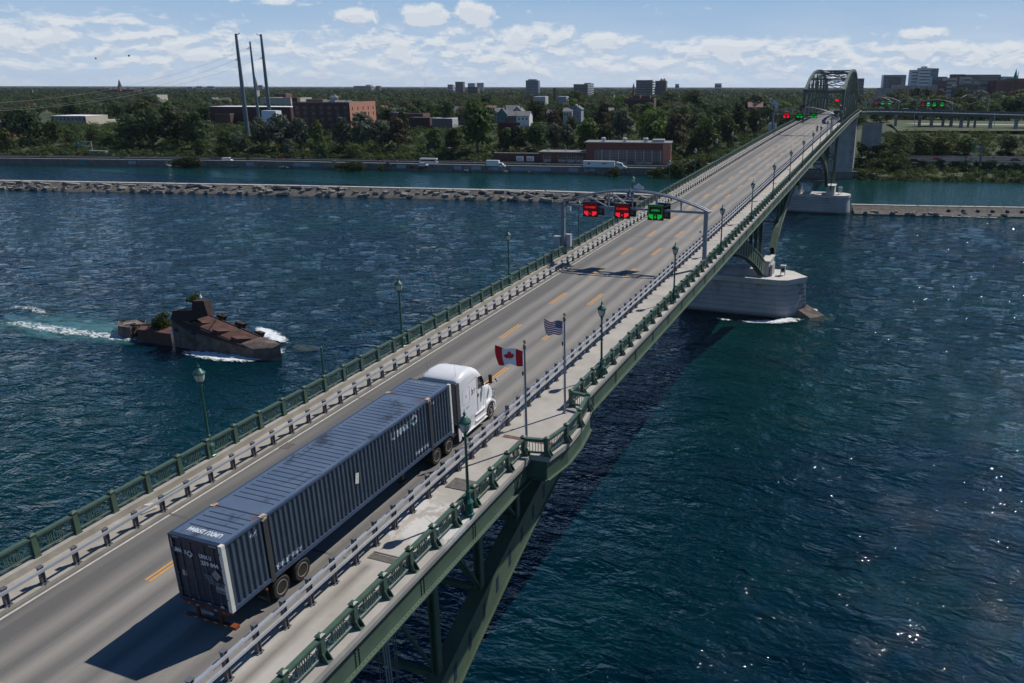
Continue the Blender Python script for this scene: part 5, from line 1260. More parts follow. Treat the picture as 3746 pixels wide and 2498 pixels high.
# ground
dd = sorted(set(list(np.arange(-60, 0, 20))+[-4, 1.2, 2.0, 3.1, 3.3, 8, 15, 27, 33, 35, 40, 50, 60, 66, 72, 80, 90, 100, 112, 125, 140, 170, 200, 260, 330, 420, 600, 900, 1400, 2000, 4000, 9000, 30000])); xs = sorted(set(list(np.linspace(-520, 160, 86))+[-6000, -3000, -2000, -1400, -1000, -800, -650, -580, 200, 260, 350, 500, 800, 1300, 2500, 6000]))
V = []; rg = random.Random(2)
for d in dd:
    for x in xs:
        y = ysh(x)+d/.973; z = gz(x, y)
        if d > 75 and d < 900: z += mn.noise((x*.03, y*.03, 3))*1.0
        if d >= 4000: x = x*(1+(d-2000)/4000.)
        V.append((x, y, z))
mb = MB(); n = len(xs); mb.v = V; mb.f = [(j*n+i, j*n+i+1, (j+1)*n+i+1, (j+1)*n+i) for j in range(len(dd)-1) for i in range(n-1)]; mb.mi = [0]*len(mb.f)
structure(mb.build('ground', 'grass', smooth=False))
def shore_strip(d0, d1, x0, x1, z0, z1=None, step=12, th=None):
    """flat strip following the bank between inland distances d0..d1"""
    mb = MB(); n_ = max(2, int((x1-x0)/step)); xs_ = np.linspace(x0, x1, n_+1)
    for a, b_ in zip(xs_, xs_[1:]):
        p = [(a, ysh(a)+d0/.973), (b_, ysh(b_)+d0/.973), (b_, ysh(b_)+d1/.973), (a, ysh(a)+d1/.973)]
        if th is None: mb.quad(*[(x, y, z0) for x, y in p])
        else: mb.add([(x, y, z0) for x, y in p]+[(x, y, z0+th) for x, y in p], [(3,2,1,0), (4,5,6,7), (0,1,5,4), (1,2,6,5), (2,3,7,6), (3,0,4,7)])
    return mb
structure(shore_strip(3.9, 26.5, -900, 12, -17.66).build('highway', 'asphalt'))
structure(shore_strip(41, 65, 14, 700, -15.15).build('highway', 'asphalt'))
mb = shore_strip(4.6, 4.8, -900, 8, -17.655)
for d in (8.3, 12.0, 19.5, 23.0): 
    m2 = shore_strip(d, d+.18, -900, 8, -17.655); mb.add(m2.v, m2.f)
structure(mb.build('road_marking', 'white_paint'))
t = thing('retaining_wall', 'long painted retaining wall between the highway and the canal', 'wall', (-200, 290, WZ))
shore_strip(3.0, 3.5, -900, 4, -22, None, 12, 5.3).build('wall', 'barrier_dark', t); shore_strip(2.9, 3.9, -900, 4, -16.7, None, 12, .25).build('coping', 'barrier', t)  # pale coping over dark wall: sunlit top and shaded face in the colours
def mural(px0, px1, m_):
    a = at_z(px0, 615, -18.3); b_ = at_z(px1, 615, -18.3); mb = shore_strip(2.93, 2.96, min(a.x, b_.x), max(a.x, b_.x), -18.9, None, 6, 1.75); mb.build('mural_panel', m_, t)
for a, b_, m_ in ((275, 308, 'mural_pale'), (315, 385, 'mural_mauve'), (60, 90, 'mural_teal'), (433, 466, 'mural_pale'), (470, 515, 'mural_mauve'), (525, 608, 'mural_pale'), (778, 810, 'mural_pale'), (985, 1058, 'mural_pale'), (1060, 1090, 'mural_teal'), (1120, 1155, 'mural_mauve'), (1425, 1463, 'mural_pale'), (1662, 1690, 'mural_pale'), (1692, 1728, 'mural_mauve'), (1732, 1770, 'mural_pale'),
                  (1800, 1842, 'mural_pale'), (1848, 1869, 'mural_pale'), (1890, 1942, 'mural_pale'), (1945, 2045, 'mural_pale'), (2050, 2110, 'mural_mauve'), (2113, 2150, 'mural_pale'), (2173, 2213, 'mural_pale'), (2265, 2360, 'mural_mauve')): mural(a, b_, m_)
t = thing('median_barrier', 'concrete barrier down the middle of the highway', 'barrier', (-200, 300, -17.7)); shore_strip(15.6, 16.0, -900, 8, -17.7, None, 12, 1.05).build('barrier', 'barrier_dark', t); shore_strip(15.55, 16.05, -900, 8, -16.65, None, 12, .06).build('coping', 'barrier', t)  # pale strip on dark sides puts the sunlit top and shaded faces into colour
t = thing('roadside_barrier', 'low concrete barrier along the far side of the highway', 'barrier', (-200, 312, -17.7)); shore_strip(26.8, 27.1, -900, -60, -17.7, None, 12, .8).build('barrier', 'barrier_dark', t)
for nm, d0, z, th, lb in (('roadside_barrier', 40.2, -15.2, 1.0, 'concrete barrier on the river side of the highway, right of the bridge'), ('median_barrier', 52.6, -15.2, 1.0, 'concrete barrier in the middle of the highway, right of the bridge'), ('roadside_barrier', 65.6, -15.2, 1.3, 'tall barrier on the land side of the highway, right of the bridge')):
    t = thing(nm, lb, 'barrier', (60, ysh(60)+d0, z)); shore_strip(d0, d0+.35, 12, 600, z, None, 12, th).build('barrier', 'barrier', t)
# ramp road with its wall, right of the bridge
t = thing('ramp_viaduct', 'pale elevated ramp road with a concrete wall below the curving approach', 'ramp', (60, 470, -4))
mb = MB(); a = at_y(3222, 478, 470); b_ = at_y(3800, 474, 505); d = (b_-a).normalized(); nn = Vector((-d.y, d.x, 0)).normalized(); a.z = b_.z = -5.6
mb.add([a, b_, b_+nn*11, a+nn*11]+[p+Vector((0, 0, -1.6)) for p in (a, b_, b_+nn*11, a+nn*11)], [(0,1,2,3), (7,6,5,4), (0,4,5,1), (1,5,6,2), (2,6,7,3), (3,7,4,0)]); mb.build('deck', 'road_light', t)
mb = MB(); mb.bar(a-nn*.2+Vector((0, 0, .2)), b_-nn*.2+Vector((0, 0, .2)), .3, 1.2); mb.build('barrier', 'barrier', t)
mb = MB(); mb.bar(a-nn*.1+Vector((0, 0, -4.2)), b_-nn*.1+Vector((0, 0, -4.2)), .4, 5.2); mb.build('wall', 'barrier_dark', t)
RAMP = (a, b_, nn)
structure(MB().quad((18, 478, gz(20, 480)+1.1), (230, 522, -1.3), (240, 600, -1.0), (10, 560, -1.0)).build('lawn', 'lawn'))
mb = MB(); mb.quad((30, 500, -.95), (150, 522, -.95), (150, 532, -.95), (20, 510, -.95)); structure(mb.build('road', 'road_light'))

# ---------------------------------------------------------------- breakwater
BW = [(-900, 52), (-600, 124), (-330, 190), (-206, 221), (-100, 244), (-14, 254)]
bwt = thing('breakwater', 'long stone breakwater with a concrete walkway between the river and the canal', 'breakwater', (-150, 235, WZ))
def along(path, L0):
    for (a, b_) in zip(path, path[1:]):
        L_ = math.dist(a, b_)
        if L0 <= L_: return (a[0]+(b_[0]-a[0])*L0/L_, a[1]+(b_[1]-a[1])*L0/L_), math.atan2(b_[1]-a[1], b_[0]-a[0])
        L0 -= L_
    return path[-1], 0
def bwsec(mb, u0, u1, z0, z1, path, u1b=None):
    for (a, b_) in zip(path, path[1:]):
        th = math.atan2(b_[1]-a[1], b_[0]-a[0]); nx, ny = -math.sin(th), math.cos(th)
        q = [(p[0]+nx*u, p[1]+ny*u, z) for p in (a, b_) for u, z in ((u0, WZ-1), (u1, WZ-1), (u1, z1), (u0, z0))]
        mb.add(q, [(0,1,2,3)[::-1], (4,5,6,7), (0,1,5,4), (1,2,6,5), (2,3,7,6), (3,0,4,7)])
    return mb
# rubble slope rises from the river side (u<0) to the walkway (u>0)
path = []; L_tot = sum(math.dist(a, b_) for a, b_ in zip(BW, BW[1:])); s_ = 0
mb = MB(); rows = []; K = 7; rb = random.Random(9); s_ = 0
while s_ < L_tot:
    (x, y), th = along(BW, s_); nx, ny = -math.sin(th), math.cos(th)
    rows.append([(x+nx*u+rb.uniform(-.2, .2), y+ny*u+rb.uniform(-.3, .3), WZ-.4+zz+rb.uniform(-.22, .22)*(0 if k in (0, K-1) else 1)) for k, (u, zz) in enumerate(((-1.5, 0), (.3, .9), (1.8, 1.3), (3.4, 1.7), (5.0, 2.2), (6.5, 2.7), (8.0, 2.8)))])
    s_ += 1.6 if s_ > 350 else 6
mb.v = [p for r_ in rows for p in r_]; mb.f = [(j*K+k, (j+1)*K+k, (j+1)*K+k+1, j*K+k+1) for j in range(len(rows)-1) for k in range(K-1)]; mb.mi = [0]*len(mb.f)
mb.build('rubble_slope', 'rubble', bwt); bwsec(MB(), 7.6, 10.2, WZ+2.7, WZ+2.7, BW).build('walkway', 'bw_concrete', bwt)
mb = MB(); s_ = 330
while s_ < L_tot: (x, y), th = along(BW, s_); mb.box((x-math.sin(th)*9, y+math.cos(th)*9, WZ+2.72), (.12, 2.6, .05), th); s_ += 5.2
mb.build('walkway_joint', 'barrier_dark', bwt)
s_ = 335; k = 0; stakes = MB()
while s_ < L_tot-3:
    (x, y), th = along(BW, s_); c_ = (x-math.sin(th)*5.6, y+math.cos(th)*5.6)
    if k % 3 == 0 and k < 290: MB().lathe((c_[0], c_[1], WZ+1.95), [(.75, -1.1), (.8, .35), (.55, .62)], 12, 0).build('drain_mouth', 'groove_dark', bwt)
    (x2, y2) = (x-math.sin(th)*10, y+math.cos(th)*10); stakes.tube((x2, y2, WZ+2.6), (x2, y2, WZ+4.0), .035, .03, 4); s_ += 3.6; k += 1
stakes.build('stakes', 'post_steel', bwt)
# broken slabs and boulders lying on the rubble: each its own thing
def rock_mesh(seed, d, flat=1.):
    r_ = random.Random(seed); pts = [(sx*d[0]/2*r_.uniform(.7, 1), sy*d[1]/2*r_.uniform(.7, 1), sz*d[2]/2*flat*r_.uniform(.75, 1)) for sz in (-1, 1) for sx, sy in ((-1, -1), (.1, -1.15), (1, -.9), (1.1, .1), (.9, 1), (0, 1.1), (-1, 1))]
    mb = MB(); n_ = 7; mb.add(pts, [tuple(range(n_-1, -1, -1)), tuple(range(n_, 2*n_))]+[(i, (i+1) % n_, (i+1) % n_+n_, i+n_) for i in range(n_)]); return mb
slabs = [proto(rock_mesh(k, (r_, w_, h_)), 'rock', 'rock') for k, (r_, w_, h_) in enumerate(((5.2, 2.2, .8), (4.0, 2.0, .9), (3.0, 2.2, 1.0), (2.2, 1.8, 1.2), (1.7, 1.5, 1.1), (2.8, 1.7, .7)))]
rb = random.Random(4); s_ = 340; cnt = 0
while s_ < L_tot-4 and cnt < 285:
    for u in (rb.uniform(-.6, .8), rb.uniform(1.6, 3.4), rb.uniform(4.6, 6.2)):
        if cnt >= 285 or rb.random() < .28: continue
        (x, y), th = along(BW, s_+rb.uniform(-1.5, 1.5)); k = rb.choice([2, 3, 4, 3, 2]) if u < 4 else rb.choice([0, 1, 5])
        o = slabs[k].copy(); C.objects.link(o); zz = float(np.interp(u, [-1.5, .3, 1.8, 3.4, 5, 6.5], [0, .9, 1.3, 1.7, 2.2, 2.7]))
        o.location = (x-math.sin(th)*u, y+math.cos(th)*u, WZ-.4+zz+.28); o.rotation_euler = (rb.uniform(-.28, .28), rb.uniform(-.2, .2), th+rb.uniform(-.35, .35)*(1 if u > 4 else 2.5)); s3 = rb.uniform(.75, 1.2); o.scale = (s3, s3, s3)
        tag(o, 'pale broken stone slab lying on the rubble of the breakwater', 'rock', 'stone slabs on the breakwater', 'thing'); cnt += 1
    s_ += 4.1
BR = [(9, 254.5), (30, 259), (62, 268), (120, 283), (400, 352)]
t = thing('breakwater', 'lower breakwater with thin posts, right of the farther pier', 'breakwater', (40, 262, WZ))
bwsec(MB(), 6.5, 8.2, WZ+2.3, WZ+2.3, BR).build('walkway', 'bw_concrete', t); bwsec(MB(), -.5, 3.2, WZ+.25, WZ+.9, BR).build('apron', 'rubble', t); bwsec(MB(), 3.2, 6.5, WZ+.9, WZ+2.1, BR).build('rubble_slope', 'rubble', t)
L2 = sum(math.dist(a, b_) for a, b_ in zip(BR, BR[1:])); s_ = 8
while s_ < 140:
    (x, y), th = along(BR, s_); x2, y2 = x-math.sin(th)*7.9, y+math.cos(th)*7.9; mb = MB(); mb.tube((x2, y2, WZ+2.2), (x2, y2, WZ+4.0), .07, .06, 5); mb.prism([(-.4, 0), (.4, 0), (0, .9)], (x2, y2-.9, WZ+1.6), (1, 0, 0), (0, 0, 1), (0, .4, 0)); mb.build('post', 'post_steel', t)
    if s_ > 22: MB().lathe((x+3, y+4.8, WZ+1.2), [(.6, -.8), (.65, .35), (.4, .6)], 10).build('drain_mouth', 'groove_dark', t)
    s_ += 4.6
for k in range(26):
    o = slabs[rb.choice([2, 3, 4])].copy(); C.objects.link(o); s_ = rb.uniform(1, 26) if k < 16 else rb.uniform(26, 90); u = rb.uniform(-.5, 2.5); (x, y), th = along(BR, s_); o.location = (x-math.sin(th)*u, y+math.cos(th)*u, WZ+.55+.1*u); o.rotation_euler = (rb.uniform(-.3, .3), .1, rb.uniform(0, 6)); s3 = rb.uniform(.5, .85); o.scale = (s3,)*3
    tag(o, 'grey boulder on the lower breakwater beside the farther pier', 'rock', 'boulders beside the farther pier', 'thing')

# ---------------------------------------------------------------- foam and aerated water
def sheet(name, label, pts, dens, m_, z, nx=40, ny=12, cat=None):
    """ribbon along pts (full-photo pixels on the water, half width in metres) with a density that fades to its edges"""
    P = [at_z(px, py, WZ) for px, py, hw_ in pts]; hw_ = [p[2] for p in pts]; mb = MB(); att = []
    Ls = [0]
    for a, b_ in zip(P, P[1:]): Ls.append(Ls[-1]+(b_-a).length)
    for i in range(nx+1):
        s = Ls[-1]*i/nx; x = float(np.interp(s, Ls, [p.x for p in P])); y = float(np.interp(s, Ls, [p.y for p in P])); h = float(np.interp(s, Ls, hw_)); e_ = min(1, i/nx*5, (nx-i)/nx*5)
        s2 = min(Ls[-1], s+.5); tx_ = float(np.interp(s2, Ls, [p.x for p in P]))-x; ty = float(np.interp(s2, Ls, [p.y for p in P]))-y; L_ = math.hypot(tx_, ty) or 1
        if L_ == 1 and i: tx_, ty = last
        else: tx_, ty = tx_/L_, ty/L_; last = (tx_, ty)
        for j in range(ny+1):
            v = j/ny*2-1; mb.v.append((x-ty*v*h, y+tx_*v*h, z+.02*math.sin(i*1.3+j))); att.append(dens*(1-v*v)*e_)
    mb.f = [(i*(ny+1)+j, (i+1)*(ny+1)+j, (i+1)*(ny+1)+j+1, i*(ny+1)+j+1) for i in range(nx) for j in range(ny)]; mb.mi = [0]*len(mb.f)
    o = mb.build(name, m_); a = o.data.attributes.new('dens', 'FLOAT', 'POINT'); a.data.foreach_set('value', att)
    o['kind'] = 'stuff'; o['label'] = label; o['category'] = 'foam'; return o
sheet('foam', 'pale turquoise churned water trailing left from the rusty wreck', [(640, 1270, 2), (560, 1240, 5), (430, 1225, 7), (260, 1200, 8), (90, 1185, 8), (-80, 1180, 7)], .72, 'aerated_water', WZ+.14)
sheet('foam', 'white foam along the near side of the rusty wreck', [(1060, 1262, .5), (1005, 1296, 1.8), (930, 1312, 2.6), (840, 1312, 2.4), (740, 1300, 1.8), (640, 1284, 1.0)], 1.1, 'foam', WZ+.20, 70, 14)
sheet('foam', 'white foam on the far side of the wreck nose', [(930, 1195, .5), (985, 1225, 2.0), (1035, 1250, 1.2), (1060, 1262, .3)], 1.2, 'foam', WZ+.22, 30, 12)
sheet('foam', 'broken foam streaks downstream of the wreck', [(600, 1262, 1.0), (430, 1235, 2.2), (250, 1215, 2.4), (60, 1185, 2.0), (-60, 1175, 1)], .72, 'foam', WZ+.19, 60, 12)
sheet('foam', 'broken foam streaks at the left edge of the river', [(200, 1165, 1.0), (120, 1130, 1.6), (60, 1125, 1.2), (-20, 1140, 1)], .55, 'foam', WZ+.21, 40, 10)
sheet('foam', 'white foam curling round the toe of the nearest pier', [(2960, 1172, .7), (2900, 1172, 1.9), (2840, 1180, 1.7), (2760, 1180, 1.3), (2690, 1176, .8)], 1.0, 'foam', WZ+.22, 60, 12)
sheet('foam', 'white foam behind the cutwater of the nearest pier', [(2950, 1128, .4), (2975, 1136, 1.0), (2990, 1142, .4)], 1.1, 'foam', WZ+.22, 16, 8)
sheet('foam', 'small foam patch left of the nearest pier foam', [(2615, 1166, .4), (2650, 1172, .9), (2680, 1176, .3)], .8, 'foam', WZ+.22, 16, 8)
for px, py in ((480, 691), (710, 702), (910, 697), (1230, 706), (1560, 712), (2130, 741)): sheet('foam', 'little white foam patch at the foot of the breakwater near %s' % {480: 'the left', 710: 'the tall steel poles', 910: 'the brick mill', 1230: 'its middle', 1560: 'the bend of the river', 2130: 'the gantry'}[px], [(px-14, py, .3), (px, py, 1.2), (px+14, py, .3)], 1.0, 'foam', WZ+.22, 12, 8)
sheet('foam', 'line of foam along the lower breakwater', [(3120, 782, .3), (3300, 788, 1.0), (3450, 792, 1.1), (3760, 802, .8)], .62, 'foam', WZ+.22, 60, 8)

# ---------------------------------------------------------------- rusty wreck in the river
wk = thing('wreck', 'rusty half-sunk steel and concrete wreck with ribs in the river', 'wreck', tuple(at_z(800, 1240, WZ)))
def W(x, y, yy): return at_y(300+x*.42517, 1000+y*.42517, yy)
def slab(mb, top, drop):
    """closed block: outline top points, extruded down to the river bed"""
    n_ = len(top); bt = [Vector((p.x, p.y, drop)) for p in top]; mb.add(top+bt, [tuple(range(n_)), tuple(range(2*n_-1, n_-1, -1))]+[(i, i+n_, (i+1) % n_+n_, (i+1) % n_) for i in range(n_)])
yn, yf = 69.5, 73.0
A, B_, D_, E_ = W(915, 415, yn), W(1350, 600, yn+.3), W(1530, 545, yf-.8), W(1090, 360, yf-.8)
mb = MB(); mb.add([A, B_, D_, E_]+[p+Vector((0, 0, -.22)) for p in (A, B_, D_, E_)], [(0,1,2,3), (7,6,5,4), (0,4,5,1), (1,5,6,2), (2,6,7,3), (3,7,4,0)]); mb.build('ramp_plate', 'wreck_rust', wk)
wl = W(765, 395, yn); wb2 = W(1450, 655, yn+.3)
mb = MB(); q = [wl, A, B_, wb2]; bk = [Vector((p.x, yf-.6, p.z)) for p in q]
mb.add([Vector((p.x, p.y, p.z)) for p in q]+[Vector((p.x, p.y, WZ-1)) for p in q]+[Vector((p.x, yf-.9, p.z-.8)) for p in q]+[Vector((p.x, yf-.6, WZ-1)) for p in q],
       [(0,4,5,1), (1,5,6,2), (2,6,7,3), (8,9,13,12), (9,10,14,13), (10,11,15,14), (0,1,9,8), (1,2,10,9), (2,3,11,10), (3,7,15,11), (0,8,12,4)]); mb.build('side_wall', 'wreck_concrete', wk)
mb = MB(); q = [W(760, 375, yn-.05), W(1360, 600, yn+.2), W(1440, 645, yn+.2), W(1170, 570, yn-.05), W(915, 490, yn-.05), W(800, 420, yn-.05)]; mb.prism([(0, 0)]*0 or [(p.x, p.z) for p in q], (0, yn-.14, 0), (1, 0, 0), (0, 0, 1), (0, .1, 0)); mb.build('side_plate', 'wreck_dark', wk)
mb = MB(); a = [W(785, 320, yn), W(950, 315, yn), W(952, 236, yn), W(1048, 236, yn), W(1090, 362, yn), W(915, 415, yn), W(765, 395, yn)]; mb.prism([(p.x, p.z) for p in a], (0, yn-.1, 0), (1, 0, 0), (0, 0, 1), (0, 1.3, 0)); mb.build('tower', 'wreck_dark', wk)
for (x, y) in ((990, 410), (1155, 480), (1315, 545)):
    mb = MB(); p0 = W(x, y, yn+.9); 
    mb.add([p0+Vector((0, -.8, -.6)), p0+Vector((1.1, -.8, -.9)), p0+Vector((1.2, 1.0, -.35)), p0+Vector((.1, 1.0, -.2)), p0+Vector((0, -.8, .25)), p0+Vector((1.3, -.8, .05)), p0+Vector((2.4, .9, -.25)), p0+Vector((1.2, 1.0, .05))], [(0,3,2,1), (4,5,6,7), (0,1,5,4), (1,2,6,5), (2,3,7,6), (3,0,4,7)]); mb.build('rib', 'wreck_rust', wk)
for (x, y, s_) in ((1135, 380, 1.0), (1290, 445, 1.1), (1470, 520, .9)):
    mb = MB(); p0 = W(x, y, yf-.3); mb.add([p0+Vector(v)*s_ for v in ((0, 0, -.9), (1.2, -.3, -1.2), (1.5, .5, -1), (.2, .6, -.8), (.7, 0, .6), (2.2, -.2, .45), (2.4, .5, .4), (1.0, .6, .6))], [(0,3,2,1), (4,5,6,7), (0,1,5,4), (1,2,6,5), (2,3,7,6), (3,0,4,7)]); mb.build('rib', 'wreck_dark', wk)
mb = MB(); mb.bar(W(1088, 358, yf-.7), W(1535, 545, yf-.7), .18, .3); mb.bar(W(1150, 398, yf-2.4), W(1140, 420, yn+1.9), .08, .1); mb.bar(W(935, 430, yn+2), W(1450, 590, yn+2.5), .06, .08); mb.build('edge_beam', 'wreck_dark', wk)
mb = MB(); r_ = random.Random(8); P0 = [W(1360, 605, yn), W(1530, 545, yf-.8), W(1640, 572, yf-1.2), W(1705, 608, 70.8), W(1640, 640, 70.0), W(1470, 650, yn-.2)]
cN = sum(P0, Vector())/6+Vector((0, 0, .25)); lo_ = [Vector((p.x+(p.x-cN.x)*.06, p.y-.2, WZ-1)) for p in P0]; mb.add(P0+lo_+[cN], [(i, (i+1) % 6, 12) for i in range(6)]+[(i, i+6, (i+1) % 6+6, (i+1) % 6) for i in range(6)]); mb.build('nose', 'wreck_concrete', wk)
mb = MB(); slab(mb, [W(470, 480, yn), W(760, 520, yn), W(765, 455, yf-1), W(500, 450, yf-1)], WZ-1); mb.build('deck', 'wreck_rust', wk)
mb = MB(); slab(mb, [W(305, 450, yn+.5), W(410, 465, yn+.5), W(550, 425, yf), W(470, 398, yf), W(310, 412, yf)], WZ-1); mb.build('tail_block', 'wreck_concrete', wk)
mb = MB(); slab(mb, [W(350, 445, yn+1.2), W(460, 425, yn+2), W(470, 415, yf-1), W(360, 420, yf-1)], WZ+1.2); slab(mb, [W(455, 410, yn+4), W(545, 410, yn+4), W(540, 398, yf), W(470, 396, yf)], WZ+1.2); mb.build('loose_slab', 'rock', wk)
mb = MB(); 
for x in (420, 445, 470, 500): mb.bar(W(x, 440, yn+1), W(x-20, 500, yn+.6), .12, .12)
mb.bar(W(415, 445, yn+1), W(600, 440, yn+3), .2, .2); mb.bar(W(415, 470, yn+1), W(560, 470, yn+2), .16, .16); mb.build('broken_frame', 'wreck_dark', wk)
for (x, y) in ((800, 490), (935, 490), (950, 520)):
    p = W(x, y, yn-.25); MB().box((p.x, yn-.03, p.z), (.7, .3, .5)).build('opening', 'groove_dark', wk)
mb = sheet('foam', 'olive weed showing through the water at the wreck nose', [(1075, 1262, .6), (1115, 1278, 2.2), (1180, 1275, 1.5)], .9, 'weed_water', WZ+.15, 16, 8); mb['category'] = 'weed'
mb = sheet('foam', 'brown weed under the water past the pier toe', [(2975, 1165, .6), (3010, 1165, 1.6), (3060, 1172, 1.1)], .8, 'weed_water', WZ+.15, 16, 8); mb['category'] = 'weed'

# ---------------------------------------------------------------- foliage
def leaf_mesh(name, lobes, nq, size, m_, flat=.8, up=.15, seed=0, trunk=None):
    """leaf-clump quads scattered over the shells of lobes [(x,y,z,rx,ry,rz)]"""
    r_ = np.random.default_rng(seed); Lb = np.array(lobes, float); area = (Lb[:, 3]*Lb[:, 5]+Lb[:, 3]*Lb[:, 4]+Lb[:, 4]*Lb[:, 5]); k = r_.choice(len(Lb), nq, p=area/area.sum())
    dv = r_.normal(size=(nq, 3)); dv[:, 2] = dv[:, 2]+up; dv /= np.linalg.norm(dv, axis=1)[:, None]
    rad = r_.uniform(.72, 1.08, nq)[:, None]
    c = Lb[k, :3]+dv*Lb[k, 3:6]*rad
    nrm = dv/Lb[k, 3:6]; nrm /= np.linalg.norm(nrm, axis=1)[:, None]; nrm += r_.normal(size=(nq, 3))*.30; nrm /= np.linalg.norm(nrm, axis=1)[:, None]
    t1 = np.cross(nrm, r_.normal(size=(nq, 3))); t1 /= np.linalg.norm(t1, axis=1)[:, None]; t2 = np.cross(nrm, t1)
    s = size*r_.uniform(.55, 1.25, nq)[:, None]/2; s2 = s*r_.uniform(.5, 1, nq)[:, None]
    bend = nrm*s*r_.uniform(-.5, .2, nq)[:, None]
    v = np.stack([c-t1*s-t2*s2*.4, c+t2*s2*-1+bend, c+t1*s-t2*s2*.2, c+t1*s*.4+t2*s2, c-t1*s*.6+t2*s2*.8], 1).reshape(-1, 3)
    me = bpy.data.meshes.new(name); me.vertices.add(len(v)); me.vertices.foreach_set('co', v.ravel().astype(np.float32))
    me.loops.add(nq*5); me.loops.foreach_set('vertex_index', np.arange(nq*5)); me.polygons.add(nq); me.polygons.foreach_set('loop_start', np.arange(nq)*5); me.update(calc_edges=True)
    me.materials.append(M[m_]); return me
def lobes_for(H, Wd, n, seed, low=.35, kind='round'):
    r_ = random.Random(seed); out = []
    for i in range(n):
        f = (i+.5)/n; z = H*(low+(1-low)*f*.88)
        wf = math.sin(math.pi*min(.95, .22+.72*f))**.7 if kind == 'round' else (1-f*.75) if kind == 'cone' else .85-.3*f
        a = i*2.4+r_.uniform(-.5, .5); rr = Wd/2*wf*r_.uniform(.35, .68); r0 = Wd*r_.uniform(.20, .30)*(.7+.3*wf)
        out.append((math.cos(a)*rr, math.sin(a)*rr, z, r0, r0, r0*r_.uniform(.62, .9)))
    out.append((0, 0, H*(low+.3*(1-low)), Wd*.28, Wd*.28, H*.26)); return out
def trunk_mb(H, r0, seed):
    mb = MB(); r_ = random.Random(seed); top = Vector((r_.uniform(-.4, .4), r_.uniform(-.4, .4), H*.55)); mb.tube((0, 0, -.6), top, r0, r0*.6, 7)
    for k in range(5):
        a = k*1.3+r_.random(); s = Vector((0, 0, H*(.28+.06*k))); e_ = s+Vector((math.cos(a)*H*.22, math.sin(a)*H*.22, H*.25)); mb.tube(s, e_, r0*.45, r0*.12, 5)
    return mb
KINDS = {'dark': 'leaf_dark', 'mid': 'leaf_mid', 'bright': 'leaf_bright', 'silver': 'leaf_silver', 'brown': 'leaf_brown'}
PROT = {}
for kn, m_ in KINDS.items():
    for v in range(2):
        shp = 'cone' if (kn == 'brown' and v) else 'round'
        H, Wd = 10, 9 if v == 0 else 7.2
        PROT[kn, v] = (leaf_mesh('crown', lobes_for(H, Wd, 13, sum(map(ord, kn))*7+v, .25, shp), 1500, .80, m_, seed=sum(map(ord, kn))+v), H, Wd)
_tm = trunk_mb(10, .28, 3).build('trunk', 'bark'); TRUNK = _tm.data; bpy.data.objects.remove(_tm)
DESC = {'dark': 'dark green', 'mid': 'mid green', 'bright': 'yellowish green', 'silver': 'silvery green', 'brown': 'brownish green'}
TREES = []
def add_tree(x, y, z, H, Wd, kind, label, group):
    v = 0 if Wd/H > .8 else 1; me, h0, w0 = PROT[kind, v]
    o = bpy.data.objects.new('tree', None); C.objects.link(o); o.location = (x, y, z); o.rotation_euler = (0, 0, rt.uniform(0, 6.28)); o.scale = (Wd/w0, Wd/w0, H/h0)
    tag(o, label, 'tree', group, 'thing')
    c_ = bpy.data.objects.new('crown', me); C.objects.link(c_); c_.parent = o; c_ = bpy.data.objects.new('trunk', TRUNK); C.objects.link(c_); c_.parent = o
    TREES.append((x, y, Wd/2)); return o
rt = random.Random(21)
